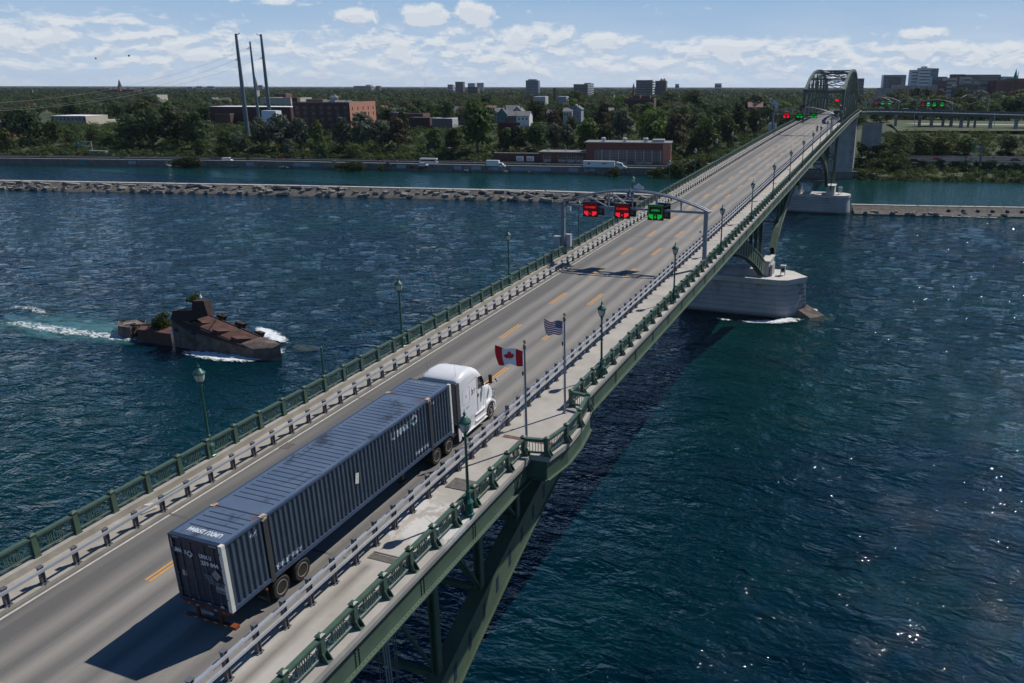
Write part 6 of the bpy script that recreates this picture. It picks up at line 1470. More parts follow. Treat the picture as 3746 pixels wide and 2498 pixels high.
# trees one can tell apart: (px centre, py of the foot, py of the top, px width, kind, what it stands beside)
HERO = [(118, 530, 392, 112, 'dark', 'left of the beige flat-roofed building'), (28, 566, 470, 55, 'bright', 'at the left edge above the highway'), (205, 522, 440, 66, 'mid', 'in front of the beige building'), (60, 500, 400, 70, 'dark', 'behind the red shed at the left edge'),
        (262, 530, 478, 50, 'mid', 'below the beige building'), (345, 528, 470, 60, 'mid', 'right below the beige building'), (395, 534, 480, 55, 'bright', 'near the green road sign'), (480, 532, 420, 95, 'dark', 'left part of the big dark grove'), (560, 535, 398, 120, 'dark', 'middle of the big dark grove'),
        (650, 535, 408, 100, 'dark', 'right part of the big dark grove'), (535, 470, 365, 80, 'bright', 'rising behind the big dark grove'), (722, 545, 412, 85, 'dark', 'left of the low brick annex'), (620, 480, 372, 70, 'bright', 'left of the long brick mill'), (640, 480, 385, 60, 'brown', 'beside the long brick mill'),
        (830, 560, 478, 60, 'mid', 'below the tall steel poles'), (880, 562, 480, 55, 'silver', 'at the foot of the tall steel poles'), (962, 552, 430, 76, 'silver', 'in front of the white wrapped box'), (1032, 555, 418, 88, 'silver', 'right of the white wrapped box'), (1100, 552, 432, 70, 'silver', 'left in front of the brick mill tower'),
        (1166, 548, 440, 48, 'bright', 'slender one in front of the brick mill'), (1258, 552, 430, 70, 'silver', 'left below the lit brick wall'), (1328, 552, 412, 92, 'silver', 'right below the lit brick wall'), (1396, 550, 440, 70, 'silver', 'between the brick mill and the reddish tree'),
        (735, 582, 510, 45, 'mid', 'small one above the highway by the van'), (820, 585, 525, 50, 'mid', 'small one above the highway'), (1062, 582, 508, 48, 'silver', 'small one above the highway below the mill'), (1180, 582, 522, 55, 'mid', 'small one left of the white roadside sign'), (1300, 578, 526, 60, 'bright', 'low one right of the white roadside sign'),
        (1458, 548, 428, 92, 'brown', 'reddish one below the houses'), (1475, 500, 408, 45, 'dark', 'conical one above the reddish tree'), (1748, 560, 380, 128, 'mid', 'largest one standing alone on the bank'), (1640, 470, 372, 50, 'dark', 'left of the grey gabled house'), (1535, 425, 366, 66, 'dark', 'behind the low brick sheds'),
        (1590, 560, 470, 60, 'mid', 'on the ivy-covered bank'), (1660, 555, 470, 62, 'dark', 'on the ivy bank left of the largest tree'), (1850, 560, 470, 60, 'mid', 'on the bank right of the largest tree'), (1900, 555, 460, 60, 'dark', 'on the bank below the white house'), (1965, 550, 450, 85, 'dark', 'left above the long low shed'),
        (1962, 458, 368, 78, 'dark', 'right of the white gabled house'), (2025, 465, 402, 52, 'brown', 'rounded one left of the blue house'), (2030, 540, 455, 70, 'silver', 'above the long low shed'), (2112, 410, 336, 92, 'mid', 'behind the blue house'), (2092, 430, 360, 60, 'bright', 'just behind the blue house roof'),
        (2208, 480, 368, 66, 'brown', 'tall one right of the blue house'), (2272, 420, 350, 74, 'bright', 'left of the brick school'), (2275, 520, 400, 84, 'silver', 'pale willow-like one above the power house'), (2150, 545, 432, 88, 'bright', 'left above the power house'), (2215, 550, 455, 70, 'dark', 'behind the power house roof'),
        (2075, 545, 455, 60, 'silver', 'above the join of shed and power house'), (2365, 480, 380, 70, 'mid', 'in front of the brick school'), (2390, 550, 398, 130, 'bright', 'broad one above the right half of the power house'), (2470, 555, 415, 100, 'brown', 'behind the right end of the power house'), (2405, 430, 362, 60, 'dark', 'below the brick school'),
        (2450, 400, 335, 90, 'mid', 'right of the brick school'), (2535, 420, 335, 95, 'mid', 'tall one beyond the left parapet'), (2500, 470, 390, 74, 'mid', 'beyond the fifth left lamp post'), (2570, 455, 380, 55, 'mid', 'rounded one beyond the left parapet'), (2620, 480, 390, 70, 'dark', 'beyond the sixth left lamp post'),
        (2535, 560, 508, 48, 'mid', 'small one right of the power house'), (2580, 560, 440, 110, 'mid', 'above the parked vans'), (2660, 540, 430, 80, 'mid', 'left of the second gantry cabinet'), (2700, 500, 375, 60, 'dark', 'tall dark one left of the second gantry'), (2760, 500, 400, 60, 'mid', 'behind the second gantry leg'), (2860, 440, 372, 90, 'bright', 'bright one left of the truss'),
        (2800, 430, 375, 70, 'bright', 'bright one behind the second gantry'), (2912, 420, 365, 55, 'bright', 'seen just left of the truss'), (3510, 412, 325, 66, 'dark', 'rounded one right of the approach gantries'), (3290, 395, 325, 62, 'brown', 'right of the truss beyond the approach'), (3345, 400, 322, 60, 'dark', 'behind the first approach gantry'),
        (3385, 398, 320, 60, 'brown', 'between the approach gantries'), (3430, 402, 330, 60, 'brown', 'behind the second approach gantry'), (3590, 405, 340, 66, 'brown', 'in front of the dark green roof'), (3650, 400, 335, 70, 'dark', 'right of the dark green roof'), (3710, 420, 335, 80, 'brown', 'at the right edge beyond the approach'),
        (3255, 400, 340, 50, 'dark', 'just right of the truss'), (3470, 410, 372, 40, 'brown', 'small one behind the approach rail'), (3560, 410, 375, 36, 'brown', 'small one below the dark green roof'), (3640, 412, 370, 40, 'brown', 'small one by the light pole'),
        (3232, 590, 525, 66, 'mid', 'dark clump right of the tall pier'), (3290, 575, 490, 80, 'mid', 'in the thicket below the ramp'), (3370, 572, 492, 90, 'mid', 'middle of the thicket below the ramp'), (3445, 570, 495, 90, 'bright', 'right part of the thicket below the ramp'), (3530, 568, 500, 80, 'mid', 'by the grey sign post'), (3690, 560, 495, 70, 'dark', 'under the ramp at the right edge')]
for (px, pb, pt, wpx, kn, where) in HERO:
    p = on_ground(px, pb)
    _, _, w_ = px_of(p); H = (pb-pt)*w_/FPX; Wd = wpx*w_/FPX
    add_tree(p.x, p.y, p.z, H, Wd, kn, '%s tree %s' % (DESC[kn], where), 'trees on the far bank')
# ================================================================= buildings
def yd(px, d):
    y = 330.
    for _ in range(40): p = at_y(px, 500, y); y = ysh(p.x)+d/.973
    return y
RECTS = []                                            # footprints: (cx, cy, half u, half v)
def solve_t(Cn, dirv, px, sgn):
    lo_, hi_ = 0.0, 400.0
    f0 = px_of(Cn)[0]-px
    for _ in range(50):
        m_ = (lo_+hi_)/2; v = px_of(Cn+dirv*m_)[0]-px
        if (v > 0) == (f0 > 0): lo_ = m_
        else: hi_ = m_
    return (lo_+hi_)/2
def bld(name, label, pxL, pxC, pxR, pyT, y, wall, side=None, roof='roof_tar', zb=None, group=None, depth=None, win=None, swin=None, bands=None, par=.5, th=TH, cat='building', extra=None, wm='window_dark', slope_roof=None, over=.0):
    """box building: front face between photo columns pxL..pxC, right face pxC..pxR, top at row pyT of the near corner, which stands at world y"""
    Cn = at_y(pxC, pyT, y); u = Vector((math.cos(th), math.sin(th), 0)); v = Vector((-math.sin(th), math.cos(th), 0)); zt = Cn.z
    if depth is None and px_of(Cn+v*40)[0] < pxC+2: pxC = pxR; Cn = at_y(pxC, pyT, y); zt = Cn.z; depth = 18          # right face turned away from view
    wf = solve_t(Cn, -u, pxL, 1); ws = min(depth if depth else solve_t(Cn, v, pxR, 1), 60); zb = gz(Cn.x, Cn.y)-1.0 if zb is None else zb; h = zt-zb
    t = thing(name, label, cat, (Cn.x, Cn.y, zb), th, group, local=True)       # local: x from -wf to 0 along the front, y from 0 to ws
    mb = MB(); mb.b(-wf, 0, 0, ws, 0, h); o = mb.build('wall', wall, t)
    if side: mb = MB(); mb.b(.0, .06, .0, ws, 0, h); mb.build('side_wall', side, t)
    if slope_roof is None:
        mb = MB(); mb.b(-wf-over, over, -over, ws+over, h, h+.25); mb.build('roof', roof, t)
        if par: 
            mb = MB(); q = .25
            for r_ in ((-wf, 0, 0, q), (-wf, 0, ws-q, ws), (-wf, -wf+q, q, ws-q), (-q, 0, q, ws-q)): mb.b(r_[0], r_[1], r_[2], r_[3], h+.25, h+.25+par)
            mb.build('parapet', side or wall, t)
    else:
        mb = MB(); r_ = slope_roof
        if wf >= ws: mb.prism([(-.4, 0), (ws+.4, 0), (ws/2, r_)], (-wf-.3, 0, h), (0, 1, 0), (0, 0, 1), (wf+.6, 0, 0))
        else: mb.prism([(-wf-.4, 0), (.4, 0), (-wf/2, r_)], (0, -.3, h), (1, 0, 0), (0, 0, 1), (0, ws+.6, 0))
        mb.build('roof', roof, t)
    def grid(n, rows, onside, ww, wh, z0, z1):
        L_ = ws if onside else wf
        for r_ in range(rows):
            zc = z0+(z1-z0)*(r_+.5)/rows
            for k in range(n):
                c_ = L_*(k+.5)/n; mb = MB()
                if onside: mb.b(.03, .10, c_-ww/2, c_+ww/2, zc-wh/2, zc+wh/2)
                else: mb.b(-wf+c_-ww/2, -wf+c_+ww/2, -.06, .02, zc-wh/2, zc+wh/2)
                mb.build('window', wm, o)
    if win: grid(win[0], win[1], False, *win[2:])
    if swin: grid(swin[0], swin[1], True, *swin[2:])
    if bands:
        nb, fr = bands
        for k in range(nb):
            z = h*(1-(k+.75)/(nb+1)*.96); mb = MB(); mb.b(-wf*.96, -wf*.04, -.35, .1, z-h*fr/(nb+1), z+h*fr/(nb+1)); mb.b(-.1, .35, ws*.05, ws*.95, z-h*fr/(nb+1), z+h*fr/(nb+1)); mb.build('window_band', wm, o)
    c_ = Cn-u*wf/2+v*ws/2; RECTS.append((c_.x, c_.y, wf/2+1.5, ws/2+1.5, th))
    return t, wf, ws, h
# --- left: warehouse, sheds and mill
t, wf, ws, h = bld('warehouse', 'beige flat-roofed warehouse with a bright white roof at the left', 185, 312, 393, 425, 372, 'stone_grey', 'beige', 'white_roof', win=(9, 1, 1.6, 2.2, 3.2, 6.6), par=.0, over=.15)  # one beige wall colour: shade greys the front, sunlight stays in the side
bld('warehouse_annex', 'low beige annex on the right of the white-roofed warehouse', 392, 396, 436, 438, 395, 'beige', 'beige', 'white_roof', par=0)
t = thing('chimney', 'pale square chimney right of the beige warehouse', 'chimney', tuple(at_y(426, 440, 410))); p = at_y(426, 408, 410); MB().b(p.x-1.2, p.x+1.2, p.y-1, p.y+1, p.z-14, p.z).build('stack', 'stone_grey', t); MB().b(p.x-1.35, p.x+1.35, p.y-1.15, p.y+1.15, p.z, p.z+.5).build('cap', 'stone_grey', t)
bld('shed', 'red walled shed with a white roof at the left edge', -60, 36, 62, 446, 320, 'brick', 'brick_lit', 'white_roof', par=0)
bld('shed', 'dark brick shed beside the big dark grove', 447, 470, 500, 420, 408, 'brick_dark', None, 'roof_dark', par=0)
t, wf, ws, h = bld('brick_mill', 'long low dark brick mill behind the tall steel poles', 764, 1062, 1110, 392, 425, 'brick_dark', 'brick_dark', 'white_roof', depth=22, par=0)
t, wf, ws, h = bld('brick_annex', 'low brick annex in front of the long mill, left of the steel poles', 786, 840, 856, 418, 408, 'brick', 'brick_dark', 'roof_tar', par=.3)
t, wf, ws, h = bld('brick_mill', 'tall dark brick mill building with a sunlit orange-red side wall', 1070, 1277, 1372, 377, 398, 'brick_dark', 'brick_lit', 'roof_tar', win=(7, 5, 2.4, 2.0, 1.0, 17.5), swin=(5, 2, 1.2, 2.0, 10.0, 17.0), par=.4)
for k, (a, b_) in enumerate(((.50, .64), (.72, .88), (.91, .98))):
    mb = MB(); mb.prism([(0, 0), (5, 1.4), (5, 0)], (-wf*(1-a), 1.0, h+.25), (0, 1, 0), (0, 0, 1), (wf*(b_-a), 0, 0)); mb.build('skylight', 'roof_grey', t)
mb = MB(); mb.b(-wf*.335, -wf*.26, 1.5, 6, h+.25, h+3.2); mb.build('cupola', 'siding_grey', t); mb = MB(); mb.lathe((-wf*.2975, 3.75, h+3.2), [(3.4, 0), (1.2, 1.3), (.6, 2.0)], 4, R(45)); mb.build('cupola_roof', 'roof_grey', t)
mb = MB(); mb.b(-wf-.2, -wf+3.2, 0, 4, h, h+3.2); mb.build('stair_head', 'brick_dark', t); mb = MB(); mb.b(-wf+6, -wf+17, 6, 12, h, h+2.2); mb.build('roof_house', 'siding_brown', t)
bld('office_block', 'tan flat-roofed office block rising behind the long mill', 950, 1062, 1140, 361, 520, 'tan', 'tan', 'roof_tar', win=(6, 2, 3.2, 2.4, 3, 11), par=.5)
bld('school', 'red brick building with a stair tower beyond the steel poles', 1010, 1045, 1046, 345, 690, 'brick', None, 'roof_tar', depth=14, par=.6, win=(3, 2, 2, 2, 3, 12)); bld('school_wing', 'sunlit orange brick wing right of the far stair tower', 1014, 1016, 1046, 344, 700, 'brick', 'brick_lit', 'roof_tar', depth=26, par=.5)
# --- tall steel poles, white wrapped box
for (pxb, pyb, pxt, pyt, r0, lb, arms) in ((903, 464, 858, 123, 1.45, 'left of the three tall steel poles, with its arm pointing right', 1), (947, 441, 907, 152, 1.0, 'middle and shortest of the three tall steel poles', 0), (985, 405, 946, 125, 1.35, 'right of the three tall steel poles, with its arm pointing left', -1)):
    yy = {903: 368, 947: 400, 985: 410}[pxb]; b_ = at_y(pxb, pyb, yy); tp = at_y(pxt, pyt, yy); t = thing('steel_pole', lb, 'pole', (b_.x, b_.y, gz(b_.x, b_.y)-1), 0, 'tall steel poles'); z0, z1 = gz(b_.x, b_.y)-1, tp.z
    MB().lathe((b_.x, b_.y, z0), [(r0, 0), (r0*.9, (z1-z0)*.25), (r0*.93, (z1-z0)*.25+.2), (r0*.78, (z1-z0)*.5), (r0*.81, (z1-z0)*.5+.2), (r0*.66, (z1-z0)*.75), (r0*.69, (z1-z0)*.75+.2), (r0*.52, z1-z0)], 12).build('pole', 'pole_steel', t, smooth=True)
    if arms: MB().bar((b_.x, b_.y-.3, z1-1.2), (b_.x+arms*3.4, b_.y-.3, z1+.3), .35, .35).build('arm', 'pole_steel', t)
    mb = MB(); mb.bar((b_.x-.5, b_.y-.3, z1-(14 if arms else 3.5)), (b_.x-2.6, b_.y-.3, z1-(14 if arms else 3.5)-.7), .25, .3); mb.bar((b_.x-.5, b_.y-.3, z1-(14.6 if arms else 4.1)), (b_.x-2.6, b_.y-.3, z1-(14.6 if arms else 4.1)-.7), .2, .2); mb.build('insulator', 'emblem_silver', t)
    sag = [at_y(-260, 395+{903: 0, 947: -14, 985: 14}[pxb], 250)]; e_ = Vector((b_.x-2.6, b_.y-.3, z1-(14.7 if arms else 4.2)))
    wr = thing('power_line', 'thin power line sagging from the %s steel pole across the sky' % {903: 'left', 947: 'middle', 985: 'right'}[pxb], 'wire', tuple(e_)); s0 = sag[0]; n_ = 30
    P = [s0.lerp(e_, k/n_)-Vector((0, 0, 9*4*(k/n_)*(1-k/n_))) for k in range(n_+1)]; MB().path(P, .055, 4).build('cable', 'wire', wr)
for (px, py, m_, lb) in ((350.5, 213, 'ball_yellow', 'yellow aerial marker ball hanging in the sky'), (472, 203.5, 'ball_red', 'dark red aerial marker ball hanging in the sky')):
    p = at_y(px, py, 330); t = thing('marker_ball', lb, 'marker ball', tuple(p)); MB().lathe(p-Vector((0, 0, .55)), [(.1, 0), (.40, .15), (.55, .55), (.40, .95), (.1, 1.1)], 12).build('ball', m_, t, smooth=True); MB().tube(p-Vector((.9, 0, 0)), p+Vector((.9, 0, 0)), .04, .04, 4).build('clamp', 'wire', t)
c0 = at_y(978, 420, 372); t = thing('wrapped_box', 'white sheet-wrapped box around the foot of the right steel pole', 'scaffold', (c0.x, c0.y, gz(c0.x, c0.y)))
a, b_ = at_y(953, 404, 372), at_y(1005, 404, 372); mb = MB(); mb.box(((a.x+b_.x)/2, 375, a.z-6), (b_.x-a.x-1.2, 6, 12), TH*.6); mb.build('sheeting', 'wrap_white', t)
# --- sheds and houses in the middle
bld('shed', 'long low brown shed behind the reddish tree', 1425, 1462, 1466, 413, 455, 'siding_brown', None, 'roof_grey', depth=10, par=0); bld('brick_shop', 'long low brick shop with a flat dark roof among the houses', 1462, 1547, 1556, 418, 450, 'brick', None, 'roof_dark', depth=14, par=.3, win=(8, 1, 1.2, 1.8, 1.2, 4.0))
bld('shed', 'low brick shed with a white door, below the houses', 1498, 1572, 1590, 432, 425, 'brick_dark', None, 'roof_grey', depth=10, par=.2); bld('shed', 'dark low shed with a shiny roof edge, right of the brick shops', 1580, 1654, 1660, 434, 425, 'siding_brown', 'siding_grey', 'white_roof', depth=12, par=0)
def house(pxc, pyR, pyE, wpx, y, wall, roof, label, front=True, win=True):
    """gabled house: ridge row pyR, eaves row pyE, width in px; front=True shows its gable"""
    y = y*1.13 if pxc < 3000 else y*1.5
    c_ = at_y(pxc, pyE, y); w_ = px_of(c_)[2]; Wm = wpx*w_/FPX; rise = (pyE-pyR)*w_/FPX; zb = gz(c_.x, c_.y)-.6; h = max(c_.z-zb, 3.0)
    t = thing('house', label, 'house', (c_.x, c_.y, zb), TH, 'houses among the trees', local=True); dp = 11.0
    if front:
        mb = MB(); mb.prism([(-Wm/2, 0), (Wm/2, 0), (Wm/2, h), (0, h+rise), (-Wm/2, h)], (0, 0, 0), (1, 0, 0), (0, 0, 1), (0, dp, 0)); wl_ = mb.build('wall', wall, t)
        mb = MB(); 
        for sg in (-1, 1): mb.prism([(sg*(Wm/2+.45), h-.35*rise/(Wm/2)*.9), (0, h+rise), (0, h+rise+.25), (sg*(Wm/2+.45), h-.35*rise/(Wm/2)*.9+.25)], (0, -.35, .02), (1, 0, 0), (0, 0, 1), (0, dp+.7, 0))
        mb.build('roof', roof, t)
        if win:
            for (x, z, ww, hh) in ((0, h+rise*.25, .9, 1.2), (-Wm*.22, h-1.9, .9, 1.4), (Wm*.22, h-1.9, .9, 1.4), (-Wm*.22, h-4.6, .9, 1.4), (Wm*.22, h-4.6, .9, 1.4)):
                if z > .6: m2 = MB(); m2.b(x-ww/2-.12, x+ww/2+.12, -.05, .0, z-hh/2-.12, z+hh/2+.12); f_ = m2.build('window_frame', 'trim_white', wl_); m2 = MB(); m2.b(x-ww/2, x+ww/2, -.09, -.045, z-hh/2, z+hh/2); m2.build('pane', 'window_dark', f_)
    else:
        mb = MB(); mb.prism([(0, 0), (dp, 0), (dp, h), (dp/2, h+rise), (0, h)], (-Wm/2, 0, 0), (0, 1, 0), (0, 0, 1), (Wm, 0, 0)); wl_ = mb.build('wall', wall, t)
        mb = MB(); mb.prism([(-.4, h-.2), (dp/2, h+rise), (dp/2, h+rise+.25), (-.4, h+.05)], (-Wm/2-.3, 0, .02), (0, 1, 0), (0, 0, 1), (Wm+.6, 0, 0)); mb.prism([(dp+.4, h-.2), (dp/2, h+rise), (dp/2, h+rise+.25), (dp+.4, h+.05)], (-Wm/2-.3, 0, .02), (0, 1, 0), (0, 0, 1), (Wm+.6, 0, 0)); mb.build('roof', roof, t)
        if win:
            for x in (-Wm*.3, 0, Wm*.3):
                m2 = MB(); m2.b(x-.45, x+.45, -.06, .02, h-2.4, h-1.1); m2.build('window', 'window_dark', wl_)
    mb = MB(); mb.b(Wm*.12, Wm*.12+.7, dp*.5, dp*.5+.7, h+rise*.4, h+rise+1.0); mb.build('chimney', 'brick', t)
    RECTS.append((c_.x-math.sin(TH)*dp/2, c_.y+math.cos(TH)*dp/2, Wm/2+1, dp/2+1, TH)); return t
for a in ((1447, 397, 412, 62, 440, 'siding_grey', 'roof_grey', 'pale grey house with a wide grey roof right of the brick mill', False), (1393, 388, 402, 30, 450, 'siding_grey', 'roof_brown', 'grey and white house at the foot of the lit brick wall', True), (1500, 402, 415, 36, 450, 'siding_brown', 'roof_grey', 'brown house with a low grey roof behind the brick shop', False),
          (1590, 393, 404, 40, 455, 'siding_grey', 'roof_dark', 'small house with a dark greenish roof among trees', False), (1680, 391, 416, 46, 430, 'siding_grey', 'roof_grey', 'house with a steep grey roof left of the largest tree', False), (1702, 412, 428, 38, 408, 'siding_brown', 'roof_grey', 'maroon gabled house left of the largest tree', True),
          (1792, 388, 403, 38, 440, 'siding_brown', 'roof_brown', 'house with an orange-brown roof right of the largest tree', False), (1812, 396, 410, 30, 425, 'siding_grey', 'roof_grey', 'small grey house between the orange roof and the teal house', False), (1836, 397, 418, 34, 405, 'siding_teal', 'roof_dark', 'dark teal gabled house with a white framed window', True),
          (1868, 387, 405, 44, 435, 'siding_grey', 'roof_grey', 'grey house behind the teal one', False), (1892, 391, 412, 42, 420, 'siding_blue', 'roof_grey', 'grey-blue gabled house right of the teal one', True), (1872, 408, 424, 32, 402, 'siding_brown', 'roof_grey', 'low brown house between teal and white houses', False), (1912, 409, 424, 48, 402, 'white_wall', 'roof_grey', 'white house with a grey roof among the gabled houses', False),
          (2104, 384, 400, 44, 420, 'siding_blue', 'roof_grey', 'blue gabled house behind the power house trees', True), (2076, 397, 408, 34, 415, 'siding_cream', 'roof_grey', 'cream porch wing left of the blue gabled house', False), (2012, 404, 414, 24, 430, 'siding_grey', 'roof_grey', 'grey roofed house half hidden left of the blue house', False), (2245, 396, 406, 44, 460, 'siding_grey', 'roof_grey', 'grey-roofed house half hidden behind the pale willow-like tree', False),
          (2764, 375, 392, 52, 470, 'siding_brown', 'roof_brown', 'house with a brown roof left of the second gantry', False), (2824, 361, 372, 46, 520, 'white_wall', 'roof_grey', 'white gabled house beyond the bridge left of the truss', True), (2800, 385, 396, 36, 480, 'siding_brown', 'roof_dark', 'dark roofed house beside the brown roofed one', False),
          (3545, 348, 362, 44, 520, 'siding_grey', 'roof_grey', 'grey gabled house above the dark green roof', True), (3676, 350, 366, 26, 520, 'siding_blue', 'roof_grey', 'narrow blue-grey gabled house at the far right', True), (3610, 371, 396, 120, 480, 'siding_brown', 'roof_dark', 'long building with a wide dark green roof behind the approach', False),
          (272, 389, 397, 50, 470, 'siding_grey', 'roof_grey', 'grey roofed house just above the white warehouse roof', False), (214, 398, 408, 36, 450, 'brick', 'roof_brown', 'small house with a red-brown roof behind the warehouse', True), (300, 394, 402, 44, 465, 'siding_brown', 'roof_grey', 'brownish house right of the grey roof above the warehouse', False), (455, 400, 410, 40, 470, 'siding_blue', 'roof_dark', 'pale blue house between the grove and the warehouse', True),
          (575, 366, 373, 34, 560, 'siding_grey', 'roof_grey', 'grey house roof above the big dark grove', False), (805, 358, 366, 60, 620, 'siding_brown', 'roof_dark', 'row house with a dark roof left of the steel poles', False), (775, 358, 366, 20, 600, 'siding_grey', 'roof_grey', 'small pale gabled house left of the steel poles', True), (88, 370, 376, 30, 520, 'siding_cream', 'roof_grey', 'small pale roof among trees at the far left', False)): house(*a)
bld('garden_fence', 'long maroon garden wall below the white house', 1822, 1902, 1904, 450, 392, 'maroon', None, 'brick', depth=.6, par=0, cat='wall')
bld('kiosk', 'pale green utility cabin above the ivy bank', 1934, 1956, 1962, 466, 395, 'siding_cream', None, 'white_roof', depth=4, zb=at_y(1956, 488, 395).z, par=0)
# --- power house and long shed beside the highway
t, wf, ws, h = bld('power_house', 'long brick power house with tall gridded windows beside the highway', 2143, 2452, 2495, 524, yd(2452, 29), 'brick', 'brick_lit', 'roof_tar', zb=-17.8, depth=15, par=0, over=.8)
for o in kids(t):
    if o.name.startswith('wall'): wl_ = o
MB().b(-wf-.9, .9, -.95, -.80, h-.05, h+.35).build('roof_edge', 'barrier', t)
for k in range(9):
    x0 = -wf+wf*(.105+.0995*k); w_ = wf*.083; z0, z1 = (1.6, 7.2) if k not in (0, 8, 4) else (.4, 7.2); m2 = MB(); m2.b(x0, x0+w_, -.08, .02, z0, z1)
    f_ = m2.build('window', 'window_dark', wl_); m2 = MB()
    for q in range(6): m2.b(x0+w_*q/5-.05, x0+w_*q/5+.05, -.14, -.085, z0, z1)
    for q in range(8): m2.b(x0, x0+w_, -.13, -.088, z0+(z1-z0)*q/7-.04, z0+(z1-z0)*q/7+.04)
    m2.build('glazing_bars', 'louvre', f_); MB().b(x0+w_+.05, x0+w_+.45, -.2, .0, .4, 7.4).build('pilaster', 'barrier', wl_)
    if k in (1, 2, 3, 5, 6): MB().b(x0, x0+w_, -.15, -.03, .3, 1.6).build('sill_wall', 'barrier', wl_)
MB().b(-3.6, .4, -.25, 0, 0, h).build('end_pier', 'brick_lit', t)
for f in (.20, .455, .70, .71): m2 = MB(); m2.lathe((-wf*(1-f), 4, h+.25), [(.7, 0), (.7, .8), (1.2, .9), (1.2, 1.8), (.6, 2.1)], 10); m2.build('roof_vent', 'emblem_silver', t)
m2 = MB(); m2.b(-9, -3, 3, 8, h+.25, h+1.6); m2.build('roof_plant', 'siding_grey', t)
t, wf, ws, h = bld('service_building', 'lower brick wing with wide windows left of the power house', 1975, 2142, 2146, 558, yd(2142, 30), 'brick', None, 'roof_tar', zb=-17.8, depth=12, par=0, over=.7)
wl_ = [o for o in kids(t) if o.name.startswith('wall')][0]; MB().b(-wf-.8, .8, -.85, -.70, h-.05, h+.3).build('roof_edge', 'barrier', t)
for a, b_ in ((.08, .24), (.40, .58), (.60, .78), (.80, .94)):
    m2 = MB(); m2.b(-wf*(1-a), -wf*(1-b_), -.08, .02, 2.2, 4.4); f_ = m2.build('window', 'window_dark', wl_); m2 = MB()
    for q in range(5): x = -wf*(1-a)+wf*(b_-a)*q/4; m2.b(x-.05, x+.05, -.13, -.085, 2.2, 4.4)
    m2.b(-wf*(1-a), -wf*(1-b_), -.13, -.09, 3.25, 3.33); m2.build('glazing_bars', 'louvre', f_); MB().b(-wf*(1-a), -wf*(1-b_), -.10, .02, .3, 2.2).build('sill_wall', 'barrier', wl_)
for f in (.17, .55, .82): m2 = MB(); m2.lathe((-wf*(1-f), 3, h+.25), [(.3, 0), (.3, .8), (.5, .9), (.3, 1.4)], 8); m2.build('roof_vent', 'emblem_silver', t)
t, wf, ws, h = bld('brick_wall', 'long dark brick wall with two pale notice boards beside the highway', 1806, 1974, 1976, 562, yd(1974, 31), 'brick_dark', None, 'barrier', zb=-17.8, depth=1.0, par=0, cat='wall')
for px0, px1 in ((1888, 1913), (1926, 1951)):
    a, b_ = at_y(px0, 571, yd(px0, 30)), at_y(px1, 590, yd(px0, 30)); q = thing('notice_board', 'pale notice board, the %s of two on the dark brick wall' % ('left' if px0 < 1900 else 'right'), 'sign', tuple(b_), 0, 'notice boards on the brick wall')
    MB().bar((a.x, a.y, (a.z+b_.z)/2), (b_.x, a.y+(b_.x-a.x)*.236, (a.z+b_.z)/2), .12, a.z-b_.z).build('board', 'sign_white', q); m2 = MB()
    for k in range(5): zz = b_.z+(a.z-b_.z)*(.18+.13*k); m2.bar((a.x+.3, a.y-.09, zz), (b_.x-.3, a.y+(b_.x-a.x)*.236-.09, zz), .04, .14)
    m2.build('lettering', 'roof_grey', q)
bld('brick_school', 'dark red brick school with two roof towers among the trees', 2283, 2392, 2393, 363, 560, 'brick_dark', None, 'roof_tar', depth=30, par=.4, win=(8, 2, 1.5, 2, 2, 10)); bld('brick_school_tower', 'left roof tower of the dark red school', 2315, 2341, 2342, 350, 575, 'brick_dark', None, 'roof_tar', depth=8, par=.2); bld('brick_school_tower', 'right roof tower of the dark red school', 2348, 2378, 2379, 351, 575, 'brick_dark', None, 'roof_tar', depth=8, par=.2)
bld('flat_block', 'low pale flat building far behind the blue house', 2042, 2072, 2074, 354, 640, 'siding_blue', None, 'white_roof', depth=12, par=0); bld('flat_block', 'greenish flat-roofed hall beyond the white gabled houses', 1952, 1995, 1996, 354, 660, 'siding_grey', None, 'white_roof', depth=14, par=0)
# --- skyline far away
FAR = 1900
def far(label, pxL, pxC, pxR, pyT, y=FAR, wall='stone_grey', side=None, nb=6, fr=.28, wm='far_glass', depth=None, roof='roof_tar', name='tower_block'):
    if pxL > 3200 and y < 1300: y = y*1.32
    return bld(name, label, pxL, pxC, pxR, pyT, y, wall, side, roof, zb=-6, depth=depth, bands=(nb, fr) if nb else None, par=0, wm=wm)
far('pale hotel block low on the skyline right of the steel poles', 1293, 1358, 1360, 314, 2600, 'tan', None, 3, depth=30); far('pale box at the top of the low hotel block', 1338, 1354, 1356, 310, 2620, 'tan', None, 0, depth=20); far('brown block just right of the low hotel', 1374, 1387, 1388, 314, 2600, 'brick', None, 3, depth=20)
far('pale apartment block left of the dark tower with a stepped top', 1637, 1656, 1664, 309, 2100, 'siding_grey', 'white_wall', 6); far('dark brown tower with a ragged stepped top on the skyline', 1665, 1692, 1700, 299, 1950, 'brick_dark', 'brick_dark', 9); far('low dark mansion in front of the blue twin block', 1710, 1746, 1750, 318, 1500, 'brick_dark', None, 2, depth=20)
far('left half of the pale blue twin block on the skyline', 1711, 1736, 1742, 304, 2500, 'glass_blue', 'siding_grey', 8, wm='hosp_white', fr=.12); far('right half of the pale blue twin block on the skyline', 1744, 1768, 1770, 303, 2450, 'siding_blue', 'glass_blue', 8, wm='hosp_white', fr=.12)
